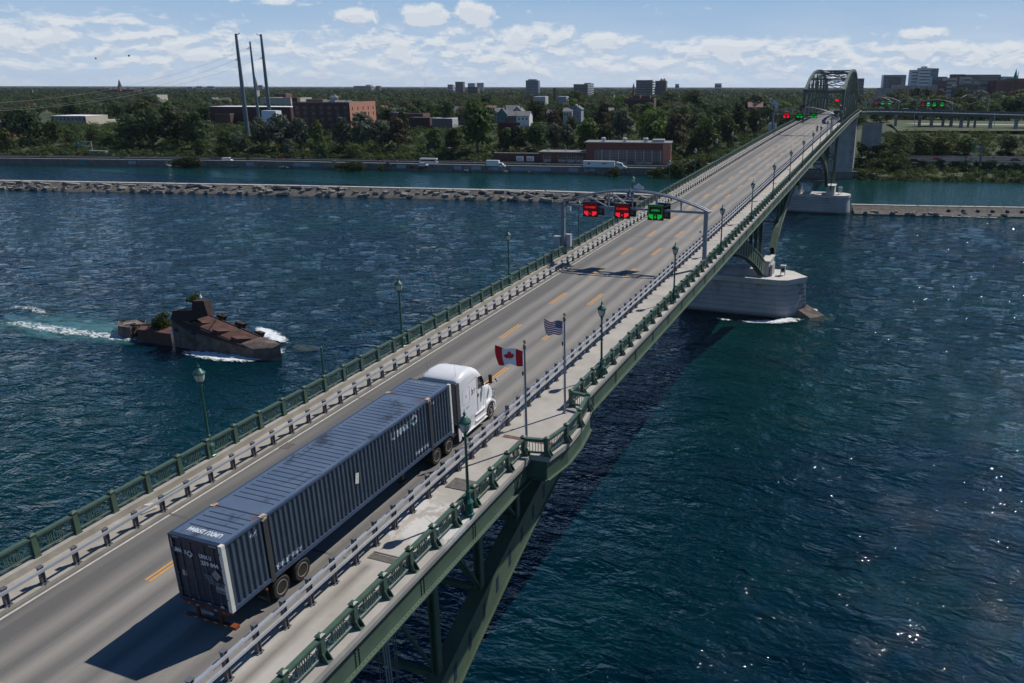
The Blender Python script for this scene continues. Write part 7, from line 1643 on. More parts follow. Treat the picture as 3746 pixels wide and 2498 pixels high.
far('broad blue-grey apartment tower alone on the skyline', 1923, 1968, 1975, 294, 1500, 'siding_blue', 'glass_blue', 11, .30, 'far_glass'); far('penthouse box on the broad blue-grey tower', 1932, 1960, 1966, 290, 1510, 'glass_blue', None, 0)
far('wide brown slab block left of the school on the skyline', 2098, 2150, 2164, 308, 1300, 'siding_brown', 'stone_grey', 6); far('taller right part of the wide brown slab block', 2137, 2162, 2172, 304, 1400, 'siding_brown', 'tan', 8)
far('grey stepped apartment complex above the school', 2327, 2362, 2368, 293, 1250, 'stone_grey', 'tan', 8); far('grey apartment tower with pale bands above the school', 2363, 2388, 2395, 293, 1230, 'siding_brown', 'white_wall', 8); far('dark old hotel with two pointed red roofs on the skyline', 2397, 2436, 2444, 296, 1350, 'brick_dark', 'brick_dark', 7)
for px in (2420, 2430): p = at_y(px, 297, 1360); q = thing('pointed_roof', 'pointed red roof, %s of two on the dark old hotel' % ('left' if px == 2420 else 'right'), 'roof', tuple(p), 0, 'pointed roofs of the old hotel'); MB().lathe(p, [(4.5, -2), (4.5, 0), (.3, 5)], 8).build('cone', 'roof_brown', q)
far('small grey block right of the truss on the skyline', 3131, 3155, 3162, 287, 1500, 'siding_brown', 'stone_grey', 6)
far('wide blue glass block right of the truss', 3234, 3300, 3316, 274, 1500, 'glass_blue', 'far_glass', 7, .2); far('dark block in front of the blue glass block', 3255, 3292, 3297, 283, 1300, 'siding_brown', None, 4)
far('left wing of the tall white hospital', 3336, 3372, 3376, 256, 1450, 'hosp_white', 'hosp_white', 9, .16); far('central tower of the tall white hospital', 3366, 3400, 3406, 249, 1440, 'hosp_white', 'hosp_white', 10, .18); far('rooftop box of the tall white hospital', 3380, 3392, 3393, 243, 1445, 'hosp_white', None, 0); far('right slab of the tall white hospital', 3396, 3428, 3435, 250, 1460, 'glass_blue', 'hosp_white', 9, .1)
far('low grey block in front of the white hospital', 3356, 3408, 3413, 285, 1250, 'stone_grey', None, 3); far('long pale glass wing right of the hospital', 3412, 3450, 3466, 281, 1350, 'glass_blue', None, 3)
far('maroon brick block nearest the approach viaduct', 3434, 3462, 3464, 297, 900, 'maroon', 'brick_dark', 5, .16); far('tan and maroon apartment block right of the hospital', 3462, 3496, 3502, 285, 920, 'tan', 'maroon', 6, .2); far('tall maroon block behind the tan apartments', 3488, 3526, 3532, 272, 980, 'maroon', 'brick_dark', 7, .16); far('tan apartment block among the maroon ones', 3526, 3552, 3556, 281, 930, 'tan', 'maroon', 6, .2)
far('long grey office block at the right with a stepped roof', 3530, 3640, 3662, 273, 1200, 'siding_brown', 'brick', 5, .2); far('low dark block below the long grey office', 3500, 3574, 3580, 309, 760, 'car_black', None, 2, .1); far('tan block at the right below the long office', 3582, 3632, 3636, 297, 800, 'stone_grey', None, 4, .15); far('maroon block right of the tan one', 3630, 3662, 3664, 294, 790, 'maroon', 'brick_dark', 4, .12)
far('grey block left of the green spire', 3666, 3700, 3706, 280, 1200, 'siding_grey', 'siding_grey', 4, .2); far('big brown brick hall at the right edge', 3664, 3790, 3830, 296, 780, 'brick', 'brick_dark', 0); far('curved brown hall roof at the right edge', 3700, 3800, 3830, 287, 900, 'brick', None, 0)
t, wf, ws, h = far('long low hall with a bright white roof below the hospital', 3276, 3428, 3432, 313, 820, 'stone_grey', None, 0, depth=24, roof='white_roof'); 
t, wf, ws, h = far('long pale factory roof left of the white roofed hall', 3222, 3280, 3300, 322, 780, 'stone_grey', None, 0, depth=20, roof='roof_tar')
def spire(label, px, pyT, pyB, wpx, y, m_, name='church_spire', tower='brick'):
    p = at_y(px, pyB, y); tp = at_y(px, pyT, y); w_ = wpx*px_of(p)[2]/FPX/2; t = thing(name, label, 'spire', (p.x, p.y, -5)); MB().b(p.x-w_*.8, p.x+w_*.8, p.y-w_*.8, p.y+w_*.8, -6, p.z).build('tower', tower, t)
    MB().lathe((p.x, p.y, p.z), [(w_*1.1, 0), (w_*.55, (tp.z-p.z)*.45), (.12, tp.z-p.z)], 8).build('spire', m_, t); return t
spire('tall dark pointed church spire between the steel poles', 939, 280, 328, 16, 900, 'roof_dark', tower='beige'); spire('red pointed spire right of the steel poles', 977, 305, 330, 12, 1100, 'roof_brown'); spire('dark spire left of the grey apartment complex', 2318, 302, 318, 8, 1300, 'roof_dark'); spire('dark green spire at the right edge of the skyline', 3713, 251, 290, 16, 1000, 'sign_green'); spire('small spire beside the dark green one', 3722, 258, 290, 5, 1010, 'roof_dark')
spire('small white steeple among trees at the far left', 121, 328, 344, 7, 1100, 'white_wall', tower='white_wall'); spire('little steeple above the trees left of the school', 2246, 335, 348, 6, 900, 'siding_blue', tower='white_wall')
t = thing('hilltop_hall', 'long dark hall with a tall central spire on the skyline at the left', 'building', tuple(at_y(430, 335, 1350)))
p0, p1 = at_y(352, 327, 1350), at_y(488, 327, 1350); MB().b(p0.x, p1.x, 1350, 1380, -5, p0.z).build('wall', 'brick_dark', t); a, b_ = at_y(392, 325, 1350), at_y(486, 325, 1350); MB().prism([(0, 0), (24, 0), (12, 5)], (a.x, 1350, a.z-1), (0, 1, 0), (0, 0, 1), (b_.x-a.x, 0, 0)).build('roof', 'roof_dark', t)
for px in (365, 380, 396, 412, 419, 468):
    p = at_y(px, 325, 1352); m2 = MB(); m2.b(p.x-1.4, p.x+1.4, 1352, 1356, p.z-2, p.z+2.2); m2.lathe((p.x, 1354, p.z+2.2), [(2.0, 0), (.2, 2.5)], 6); m2.build('chimney', 'roof_dark', t)
p = at_y(440, 326, 1349); tp = at_y(435, 290, 1349); w_ = 4.6; MB().b(p.x-w_, p.x+w_, 1345, 1354, p.z-4, p.z+2).build('tower_base', 'brick_lit', t); m2 = MB(); m2.lathe((p.x-1, 1350, p.z+2), [(7, 0), (4.6, 4), (2.6, 10), (2.9, 11), (2.2, 13), (.3, tp.z-p.z-2)], 8); m2.build('spire', 'roof_dark', t)
for (px, pyT, lb) in ((556, 304, 'thin radio mast on the skyline left of the steel poles'), (900, 290, 'thin radio mast seen through the steel poles'), (1360, 294, 'thin radio mast by the low hotel'), (1554, 280, 'thin tall radio mast right of the low hotel')):
    p = at_y(px, pyT, 2400); t = thing('radio_mast', lb, 'mast', (p.x, p.y, 0)); MB().tube((p.x, p.y, 0), (p.x, p.y, p.z), .55, .3, 4).build('mast', 'wire', t); MB().tube((p.x, p.y, p.z), (p.x, p.y, p.z+3), .2, .1, 4).build('tip', 'wire', t)
for (a, b_, pyT, lb) in ((682, 705, 317, 'faint pale block, leftmost of three low on the skyline'), (718, 742, 315, 'faint pale block, middle of three low on the skyline'), (757, 786, 315, 'faint pale block, rightmost of three low on the skyline'), (944, 962, 311, 'faint grey block just behind the steel poles'), (3040-25, 3040-10, 300, 'small dark block left of the truss top'), (2615, 2640, 305, 'small dark block above the trees right of the old hotel'), (2470, 2484, 307, 'tiny dark block between the old hotel and the bridge lamps')): far(lb, a, b_-3, b_, pyT, 2700, 'siding_grey', None, 2, depth=None)
t = thing('chimney', 'black chimney standing in the trees below the wide brown slab', 'chimney', tuple(at_y(2029, 333, 800))); p = at_y(2029, 322, 800); MB().lathe((p.x, p.y, -5), [(1.4, 0), (1.2, p.z+5)], 8).build('stack', 'car_black', t); MB().lathe((p.x, p.y, p.z-.1), [(1.5, 0), (1.5, .4)], 8).build('cap', 'car_black', t)
t = thing('chimney', 'black chimney standing in the trees right of the hilltop hall', 'chimney', tuple(at_y(522, 340, 900))); p = at_y(522, 322, 900); MB().lathe((p.x, p.y, -5), [(1.6, 0), (1.4, p.z+5)], 8).build('stack', 'car_black', t); MB().lathe((p.x, p.y, p.z-.1), [(1.7, 0), (1.7, .5)], 8).build('cap', 'car_black', t)
bld('office_block', 'pale office block with a dark left wing among far trees at the left', 532, 573, 612, 347, 640, 'siding_brown', 'tan', 'roof_tar', win=(4, 2, 2, 1.6, 3, 9), par=0)

# ================================================================= road vehicles (local frame: x forward)
def w4(t, xs_, hw_, r, wd=.22):
    Q = Matrix.Rotation(R(90), 3, 'X')
    for x in xs_:
        for sg in (-1, 1): m2 = MB(); m2.lathe((x, sg*hw_, r), [(r*.6, -wd/2), (r, -wd/2+.02), (r, wd/2-.02), (r*.6, wd/2)], 12, 0, Q); wh = m2.build('wheel', 'tyre', t); m2 = MB(); m2.lathe((x, sg*(hw_+.01), r), [(r*.58, -wd/2), (r*.58, wd/2)], 10, 0, Q); m2.build('rim', 'rim', wh)
def profile_body(t, prof, hw_, m_, name='body', taper=.0):
    m2 = MB(); n_ = len(prof); L_ = [(x, -hw_+(taper if z > 1.0 else 0), z) for x, z in prof]; R_ = [(x, hw_-(taper if z > 1.0 else 0), z) for x, z in prof]
    m2.add(L_+R_, [tuple(range(n_)), tuple(range(2*n_-1, n_-1, -1))]+[(i, i+n_, (i+1) % n_+n_, (i+1) % n_) for i in range(n_)]); return m2.build(name, m_, t)
def car(kind, paint, label, px, py, heading, group, zr=None, y=None):
    if y is not None: p = at_y(px, py, y); 
    else:
        p = at_z(px, py, zr)
    t = thing({'suv': 'car', 'sedan': 'car', 'pickup': 'pickup_truck', 'van': 'van'}[kind], label, kind if kind in ('van', 'pickup') else 'car', p, TH+(0 if heading > 0 else math.pi), group, local=True)
    if kind == 'sedan': pr, gl, xs_ = [(-2.2, .3), (2.2, .3), (2.25, .65), (1.2, .92), (-1.7, .98), (-2.25, .85)], [(1.15, .92), (.35, 1.42), (-.95, 1.44), (-1.75, .98)], (-1.35, 1.4)
    elif kind == 'suv': pr, gl, xs_ = [(-2.3, .35), (2.25, .35), (2.3, .85), (1.2, 1.08), (-2.25, 1.12)], [(1.15, 1.07), (.45, 1.68), (-2.0, 1.70), (-2.25, 1.12)], (-1.4, 1.4)
    elif kind == 'pickup': pr, gl, xs_ = [(-2.8, .45), (2.7, .45), (2.75, .95), (1.3, 1.15), (-.7, 1.15), (-.72, 1.12), (-2.8, 1.12)], [(1.25, 1.14), (.6, 1.78), (-.6, 1.78), (-.75, 1.14)], (-1.8, 1.8)
    else: pr, gl, xs_ = [(-2.8, .35), (2.6, .35), (2.65, .95), (2.0, 1.2), (-2.8, 1.2)], [(2.0, 1.19), (1.3, 2.15), (-2.75, 2.2), (-2.8, 1.19)], (-1.8, 1.7)
    b_ = profile_body(t, pr, .92, paint)
    if kind == 'van': profile_body(t, gl, .90, paint, 'cabin'); m2 = MB(); m2.b(.9, 1.9, -.93, .93, 1.3, 1.95); m2.build('side_window', 'car_glass', t)
    else:
        profile_body(t, gl, .80, 'car_glass', 'cabin_glass'); rz_ = max(z for x, z in gl); a = min(x for x, z in gl if z > rz_-.05); b2 = max(x for x, z in gl if z > rz_-.05); m2 = MB(); m2.b(a, b2, -.79, .79, rz_-.01, rz_+.04); m2.build('roof', paint, t)
    w4(t, xs_, .82, .34); MB().b(2.15 if kind != 'pickup' else 2.62, 2.3 if kind != 'pickup' else 2.78, -.8, .8, .6, .75).build('headlight', 'chrome', t)
    return t
gr_ = 'traffic on the riverside highway'; HZ = -17.66
def near_y(px): return None
for a in (('suv', 'car_green', 'pale green and white car at the left edge of the highway', 20, 561, -1), ('sedan', 'car_black', 'black car right of the pale green one on the far highway lanes', 160, 564, -1), ('sedan', 'car_white', 'white car half hidden by the barrier left of the dump truck', 258, 568, -1),
          ('suv', 'car_white', 'white car alone in the far lanes right of the dump truck', 582, 573.5, 1), ('sedan', 'car_black', 'black car left of the red one in the far lanes', 998, 584, -1), ('suv', 'car_red', 'red car in the far lanes below the brick mill', 1026, 584, -1), ('sedan', 'car_black', 'dark car half hidden right of the red one', 1107, 586, -1),
          ('sedan', 'car_black', 'black car below the reddish tree in the far lanes', 1387, 590.5, -1), ('sedan', 'car_grey', 'grey car just left of the white bus', 1440, 592.5, -1), ('sedan', 'car_grey', 'dark grey car between the bus and the box truck', 1722, 597, -1), ('sedan', 'car_black', 'black car in front of the brick wall right of the box truck', 2022, 601, -1), ('sedan', 'car_red', 'dark red car at the right end of the power house', 2440, 603, -1)):
    car(a[0], a[1], a[2], a[3], a[4], a[5], gr_, HZ)
for a in (('pickup', 'car_black', 'black pickup in the near lanes right of the dump truck', 447, 588, 1), ('van', 'car_white', 'white van with a sloping front in the near lanes', 834, 592, 1), ('pickup', 'car_silver', 'silver pickup in the near lanes below the pale sign', 1224, 601, 1), ('sedan', 'car_black', 'black car in the near lanes below the reddish tree', 1421, 607, 1), ('suv', 'car_white', 'white car in the near lanes beside the bus', 1550, 609, 1), ('suv', 'car_black', 'black car in the near lanes left of the white semi-trailer', 1998, 614, 1)):
    car(a[0], a[1], a[2], a[3], a[4], a[5], gr_, HZ)
gp = 'vehicles parked right of the power house'
car('van', 'car_white', 'white van parked right of the power house', 2528, 600, -1, gp, HZ); car('pickup', 'car_grey', 'grey pickup parked between the white van and the white car', 2588, 599, 1, gp, HZ); car('suv', 'car_white', 'white car parked nearest the left parapet, right of the grey pickup', 2607, 606, -1, gp, HZ)
gq = 'cars on the highway right of the bridge'
car('suv', 'car_black', 'black car in the near lanes right of the tall pier', 3347, 594, 1, gq, -15.1); car('sedan', 'car_red', 'dark red car behind the middle barrier right of the tall pier', 3422, 586, -1, gq, -15.1); car('suv', 'car_black', 'black car near the right edge on the lower highway', 3716, 592, 1, gq, -15.1)
a, b_, nn = RAMP
for px, lb, pt in ((3346, 'grey car on the ramp road in the shade of the viaduct', 'car_silver'), (3732, 'pale car on the ramp road at the right edge', 'car_silver')):
    p = at_z(px, 477, -5.55); c_ = car('suv', pt, lb, px, 477, -1, 'cars on the ramp road', -5.55)
for px, lb in ((3218, 'white car on the approach viaduct below the first far gantry'), (3306, 'white car on the approach viaduct right of the first far gantry')):
    p = at_y(px, 408, 408); t = car('suv', 'car_white', lb, px, 408, -1, 'cars on the approach viaduct', y=405); t.location.z = 8.45 if px < 3300 else 8.3
# dump truck, bus, box truck, white semi-trailer
p = at_z(355, 571, HZ); t = thing('dump_truck', 'long grey dump truck with a dark red cab beneath the green road sign', 'truck', p, TH+math.pi, None, local=True)
m2 = MB(); m2.prism([(-6.5, 1.1), (3.6, 1.1), (3.9, 3.2), (-6.6, 3.0)], (0, -1.25, 0), (1, 0, 0), (0, 0, 1), (0, 2.5, 0)); m2.build('tipper_body', 'trailer_grey', t); profile_body(t, [(4.2, .6), (7.0, .6), (7.0, 1.7), (5.9, 1.8), (5.6, 2.9), (4.2, 2.9)], 1.2, 'brick_dark', 'cab'); MB().b(4.8, 5.7, -1.22, 1.22, 2.0, 2.7).build('window', 'car_glass', t); w4(t, (-5.6, -4.3, 2.4, 3.4, 6.2), 1.05, .5, .3)
p = at_z(1569, 601, HZ); t = thing('bus', 'small white bus in the far lanes of the highway', 'bus', p, TH, None, local=True)
profile_body(t, [(-4.4, .5), (4.2, .5), (4.5, 1.2), (4.4, 2.9), (-4.3, 3.0)], 1.2, 'car_white'); MB().b(-4.0, 3.7, -1.23, 1.23, 1.7, 2.4).build('side_window', 'car_glass', t); MB().b(4.3, 4.48, -1.0, 1.0, 1.5, 2.5).build('windscreen', 'car_glass', t); w4(t, (-2.8, 2.9), 1.05, .45, .3); MB().b(-4.3, 4.3, -1.1, 1.1, 2.98, 3.08).build('roof', 'car_white', t)
p = at_z(1815, 613, HZ); t = thing('box_truck', 'white box truck in the near lanes below the brick wall', 'truck', p, TH, None, local=True)
MB().b(-4.6, 1.6, -1.2, 1.2, .9, 3.5).build('box', 'car_white', t); profile_body(t, [(1.7, .5), (4.6, .5), (4.7, 1.2), (3.7, 1.4), (3.2, 2.3), (1.7, 2.4)], 1.0, 'car_white', 'cab'); MB().b(2.2, 3.1, -1.02, 1.02, 1.5, 2.1).build('window', 'car_glass', t); w4(t, (-3.0, 3.6), .95, .42, .3); MB().b(4.6, 4.72, -.8, .8, .8, 1.0).build('headlight', 'headlight', t)
p = at_z(2215, 620, HZ); t = thing('semi_trailer_truck', 'white semi-trailer truck in front of the power house', 'truck', p, TH, None, local=True)
MB().b(-10.6, 4.4, -1.25, 1.25, 1.2, 4.0).build('trailer', 'car_white', t); profile_body(t, [(5.2, .7), (10.0, .5), (10.2, 1.3), (8.6, 1.9), (7.9, 3.1), (5.3, 3.7)], 1.15, 'car_white', 'cab'); MB().b(7.2, 8.0, -1.17, 1.17, 2.1, 2.8).build('window', 'car_glass', t); w4(t, (-8.8, -7.5, 4.9, 6.0, 9.0), 1.05, .5, .3)
m2 = MB(); m2.prism([(0, 0), (.9, 0), (.9, .8), (0, .8)], (-8.2, -1.262, 2.5), (1, 0, 0), (0, 0, 1), (0, .01, 0)); m2.build('logo', 'emblem_blue', t); m2 = MB(); m2.prism([(0, 0), (2.2, .05), (2.2, .5), (0, .4)], (-1.6, -1.262, 2.6), (1, 0, 0), (0, 0, 1), (0, .01, 0)); m2.build('lettering', 'siding_teal', t); m2 = MB(); m2.prism([(0, 0), (2.6, -.5), (2.4, -.1), (0, .35)], (5.6, -1.165, 2.4), (1, 0, 0), (0, 0, 1), (0, .01, 0)); m2.build('stripe', 'car_black', t)
# green overhead road sign on its mast, small signs and posts
p = at_z(347, 590, -17.6); yy = at_z(347, 572, -17.6).y+6; q0 = at_y(342, 572, yy); t = thing('road_sign_mast', 'grey mast with a truss arm by the highway at the left', 'sign mast', (q0.x, yy, -17.6)); ztop = at_y(336, 516, yy).z; zlo = at_y(336, 533, yy).z
m2 = MB(); m2.tube((q0.x, yy, -17.6), (q0.x, yy, ztop), .30, .22, 8); m2.build('mast', 'emblem_silver', t); xl_ = at_y(298, 520, yy).x; m2 = MB(); m2.bar((q0.x, yy, ztop-.3), (xl_, yy, ztop-.3), .2, .2); m2.bar((q0.x, yy, zlo), (xl_, yy, zlo), .2, .2)
for k in range(3): xa_, xb_ = q0.x+(xl_-q0.x)*k/3, q0.x+(xl_-q0.x)*(k+1)/3; m2.bar((xa_, yy, ztop-.3), (xb_, yy, zlo), .12, .12)
m2.build('arm', 'emblem_silver', t)
a0, a1 = at_y(276, 518, yy-.5), at_y(299, 540, yy-.5); t = thing('road_sign', 'green overhead road sign with a white shield at the left', 'sign', (a0.x, yy, a1.z))
MB().b(a0.x, a1.x, yy-.5, yy-.35, a1.z, a0.z).build('panel', 'sign_green', t); c0 = at_y(286, 513, yy-.5); MB().b(c0.x, c0.x+1.9, yy-.5, yy-.35, a0.z+.02, c0.z+.3).build('exit_panel', 'sign_green', t)
m2 = MB(); m2.prism([(-.5, .4), (.5, .4), (.5, -.1), (0, -.5), (-.5, -.1)], ((a0.x+a1.x)/2, yy-.52, a0.z-.8), (1, 0, 0), (0, 0, 1), (0, .01, 0)); m2.build('shield', 'sign_white', t)
m2 = MB(); add_text(m2, 'Tonawanda', .55, ((a0.x+a1.x)/2, yy-.52, a0.z-2.1), (1, 0, 0), (0, 0, 1), 2.4, .01, True); add_text(m2, 'Street', .5, ((a0.x+a1.x)/2, yy-.52, a0.z-2.8), (1, 0, 0), (0, 0, 1), 1.4, .01, True); m2.build('lettering', 'sign_white', t)
MB().b(q0.x-.2, q0.x+.9, yy-.6, yy-.4, -16.4, -14.6).build('control_box', 'sign_white', [o for o in C.objects if o.name == 'road_sign_mast'][0])
def post_sign(px, pyb, pyt, w_, name, label, m_='sign_white', post=True, cat='sign'):
    p = on_ground(px, pyb); z1 = at_y(px, pyt, p.y).z; t = thing(name, label, cat, tuple(p)); MB().tube((p.x, p.y, p.z-.3), (p.x, p.y, z1), .1, .1, 6).build('post', 'emblem_silver', t); MB().b(p.x-w_/2, p.x+w_/2, p.y-.2, p.y-.05, z1-(z1-p.z)*(.62), z1).build('panel', m_, t); return t
post_sign(1171, 582, 562, 1.4, 'roadside_sign', 'narrow white roadside sign on a post above the highway'); post_sign(1584, 557, 530, 1.3, 'round_sign', 'small round pale sign above the white cabin'); 
p = on_ground(1582, 556); t = thing('utility_cabin', 'small white utility cabin on the bank above the bus', 'cabin', tuple(p)); MB().b(p.x-1, p.x+1, p.y-1, p.y+1, p.z-.3, p.z+2.0).build('cabin', 'sign_white', t); MB().b(p.x-1.1, p.x+1.1, p.y-1.1, p.y+1.1, p.z+2.0, p.z+2.15).build('roof', 'siding_grey', t)
p = on_ground(1642, 548); t = thing('signal_mast', 'thin railway signal mast left of the largest tree', 'signal', tuple(p)); z1 = at_y(1641, 505, p.y).z; m2 = MB(); m2.tube((p.x, p.y, p.z), (p.x, p.y, z1), .12, .1, 6); m2.build('mast', 'emblem_silver', t); m2 = MB(); m2.b(p.x-.6, p.x+.6, p.y-.2, p.y, z1-2, z1-1.7); m2.b(p.x-.4, p.x+.4, p.y-.3, p.y, z1-4, z1-3.2); m2.b(p.x-.9, p.x+.9, p.y-.9, p.y+.9, p.z, p.z+1.2); m2.build('lamp_box', 'emblem_silver', t)
p0 = at_z(3586, 598, -15.1); p1 = at_y(3590, 532, p0.y); t = thing('road_sign_mast', 'thick grey-green mast by the highway at the right', 'sign mast', tuple(p0)); MB().tube(p0, (p1.x, p0.y, p1.z), .62, .5, 10).build('mast', 'pole_steel', t); MB().bar((p1.x-2.6, p0.y, p1.z-.6), (p1.x, p0.y, p1.z-.6), .3, .9).build('arm', 'emblem_silver', t)
t = thing('road_sign', 'edge-on green road sign on the right mast', 'sign', (p1.x-3, p0.y, p1.z-3)); MB().box((p1.x-2.9, p0.y-.4, p1.z-1.6), (.9, .2, 3.8), R(20)).build('panel', 'sign_green', t); MB().box((p1.x-2.3, p0.y-.2, p1.z-1.6), (.1, .1, 3.4), R(20)).build('bracket', 'emblem_silver', t)
p = at_y(3612, 408, 412); z1 = at_y(3612, 355, 412).z; t = thing('light_pole', 'tall thin light pole on the approach viaduct', 'light pole', (p.x, 412, p.z)); MB().tube((p.x, 412, 7.0), (p.x, 412, z1), .11, .08, 6).build('pole', 'tan', t); MB().bar((p.x-.8, 412, z1), (p.x+.8, 412, z1), .2, .12).build('lamp_head', 'tan', t)
for (px, a_, b_) in ((3345, 462, 418), (3638, 462, 418)): p = at_y(px, a_, 398); q = at_y(px+1, b_, 398); t = thing('drain_pipe', 'thin pale drain pipe hanging from the approach viaduct, %s one' % ('left' if px < 3500 else 'right'), 'pipe', tuple(p), 0, 'drain pipes on the viaduct'); MB().tube(p, q, .12, .12, 6).build('pipe', 'emblem_silver', t); MB().bar(q, q+Vector((.1, 1.2, .2)), .2, .2).build('elbow', 'emblem_silver', t)

# far gantries over the curving approach
def far_gantry(pxl, pxr, y, pyl, pyt, signs, label):
    zb = 8.2; a, b_ = at_y(pxl, pyl, y), at_y(pxr, pyl, y); g, xc, az_ = arch_gantry(label, y, a.x, b_.x, a.z, at_y((pxl+pxr)/2, pyt, y).z, zb, zb, None)
    for (px, col) in signs:
        p = at_y(px, pyl+4, y-.4); cl = col == 'r'; s = thing('lane_signal', '%s lane sign, %s' % ({'r': 'dark red', 'g': 'green', 'b': 'blue and green'}[col], label.split(',')[0].replace('arched gantry', 'on the arched gantry')+', %s' % {0: 'leftmost', 1: 'second', 2: 'third', 3: 'rightmost'}[[q[0] for q in signs].index(px)]), 'lane sign', tuple(p), 0, 'lane signs over the curving approach')
        MB().b(p.x-1.1, p.x+1.1, y-.5, y-.3, p.z-1.2, p.z+1.4).build('housing', 'led_black', s); mm = {'r': 'led_red_dim', 'g': 'led_green', 'b': 'led_blue'}[col]
        m2 = MB(); m2.prism([(-.85, 0), (.85, 0), (.85, -.35), (.3, -.8), (-.3, -.8), (-.85, -.35)], (p.x, y-.52, p.z), (1, 0, 0), (0, 0, 1), (0, .01, 0)); m2.build('chevron', 'led_red_dim' if col == 'r' else 'led_green', s); m2 = MB(); m2.b(p.x-.6, p.x+.6, y-.52, y-.505, p.z+.5, p.z+.8); m2.build('text', mm, s)
far_gantry(3185, 3290, 407, 372, 356, [(3206, 'r'), (3229, 'g'), (3254, 'g')], 'first arched gantry, over the approach right of the truss')
far_gantry(3356, 3487, 409, 378, 364, [(3376, 'r'), (3396, 'b'), (3418, 'g'), (3446, 'g')], 'second arched gantry, farther right over the approach')
arch_gantry('half hidden arched gantry touching the right side of the truss', 385, 3.5, 14.5, 13.0, 15.6, 8.8, 8.8, None)

# red truck and dark car inside the truss, motorcyclist
def zt(y): return zd(y)
yq = 322; p = (-.9+dx(yq), yq, zt(yq)); t = thing('semi_truck', 'red truck cab coming through the truss with its lights on', 'truck', p, 0, None, local=True)
profile = MB(); profile.b(-1.2, 1.2, 0, 5, .7, 3.9); profile.build('cab', 'truck_red', t); m2 = MB(); m2.b(-1.05, 1.05, -1.6, -.01, .6, 2.2); m2.build('hood', 'truck_red', t); MB().b(-1.0, 1.0, -.08, .0, 2.3, 3.1).build('windscreen', 'car_glass', t); MB().b(-.5, .5, -1.65, -1.6, .8, 1.9).build('grille', 'cab_trim', t)
for sg in (-1, 1): MB().b(sg*.85-.18, sg*.85+.18, -1.66, -1.6, .8, 1.05).build('headlight', 'headlight', t); MB().b(sg*.8-.15, sg*.8+.15, -.1, -.02, 3.3, 3.55).build('marker_lamp', 'headlight', t)
for sg in (-1, 1):
    for yy in (-.6, 3.8): m2 = MB(); m2.lathe((sg*1.0, yy, .5), [(.3, -.15), (.5, -.12), (.5, .12), (.3, .15)], 12, 0, Matrix.Rotation(R(90), 3, 'Y')); m2.build('wheel', 'tyre', t)
MB().b(-1.25, 1.25, 5.2, 16, 1.2, 4.0).build('trailer', 'car_grey', t)
yq = 285; p = (-.6+dx(yq), yq, zt(yq)); t = thing('truck', 'dark truck on the bridge just inside the truss', 'truck', p, 0, None, local=True)
MB().b(-1.1, 1.1, 0, 5.5, .9, 3.0).build('body', 'car_black', t); MB().b(-1.0, 1.0, -1.6, -.02, .5, 1.8).build('hood', 'car_grey', t); MB().b(-.9, .9, -.06, .0, 1.9, 2.6).build('windscreen', 'car_glass', t)
for sg in (-1, 1):
    MB().b(sg*.75-.15, sg*.75+.15, -1.66, -1.6, .7, .9).build('headlight', 'chrome', t)
    for yy in (-.7, 4.2): m2 = MB(); m2.lathe((sg*.95, yy, .45), [(.3, -.13), (.45, -.1), (.45, .1), (.3, .13)], 12, 0, Matrix.Rotation(R(90), 3, 'Y')); m2.build('wheel', 'tyre', t)
yq = 212; s_ = thing('lane_signal', 'red lit lane sign inside the truss above the red truck', 'lane sign', (0, 318, 15)); p = at_y(3061, 367, 318); MB().b(p.x-.9, p.x+.9, 318, 318.3, p.z-.5, p.z+.5).build('housing', 'led_black', s_); MB().b(p.x-.75, p.x+.75, 317.95, 317.99, p.z-.35, p.z+.35).build('chevron', 'led_red', s_)
pm = at_y(2988, 480, 213); ym = 223.0; xm = -1.35+dx(ym); zm = zd(ym)
t = thing('motorcycle', 'dark motorcycle ridden in the right lane before the truss', 'motorcycle', (xm, ym, zm), 0, None, local=True); Q = Matrix.Rotation(R(90), 3, 'Y')
for yy in (-.72, .72): m2 = MB(); m2.lathe((0, yy, .32), [(.2, -.06), (.32, -.05), (.32, .05), (.2, .06)], 14, 0, Q); m2.build('wheel', 'tyre', t)
m2 = MB(); loft_b = [(-.75, .55, .12), (-.3, .75, .16), (.1, .85, .18), (.45, .85, .14), (.7, .75, .08)]
for (a, b_) in zip(loft_b, loft_b[1:]): m2.tube((0, a[0], a[1]), (0, b_[0], b_[1]), a[2], b_[2], 8)
m2.build('body', 'clothes_dark', t); m2 = MB(); m2.tube((0, -.72, .32), (0, -.5, .95), .04, .04, 6); m2.tube((-.36, -.42, 1.02), (.36, -.42, 1.02), .02, .02, 6); m2.build('handlebar', 'chrome', t); MB().lathe((0, -.72, .82), [(.05, -.08), (.10, 0), (.06, .08)], 10).build('headlight', 'chrome', t)
def person_skin(name, label, base, joints, edges, m_, hair='clothes_dark'):
    me = bpy.data.meshes.new(name); me.from_pydata([j[:3] for j in joints], edges, []); o = bpy.data.objects.new(name, me); C.objects.link(o); o.location = base
    sk = o.modifiers.new('Skin', 'SKIN'); sv = me.skin_vertices[0] if me.skin_vertices else None
    if sv is None:
        bpy.context.view_layer.objects.active = o
    for i, j in enumerate(joints):
        me.skin_vertices[0].data[i].radius = (j[3], j[3])
    me.skin_vertices[0].data[0].use_root = True; ss = o.modifiers.new('Sub', 'SUBSURF'); ss.levels = ss.render_levels = 1
    dg = bpy.context.evaluated_depsgraph_get(); m3 = bpy.data.meshes.new_from_object(o.evaluated_get(dg)); o.modifiers.clear(); o.data = m3; m3.materials.clear(); m3.materials.append(M[m_]); m3.polygons.foreach_set('use_smooth', [True]*len(m3.polygons))
    tag(o, label, 'person'); return o
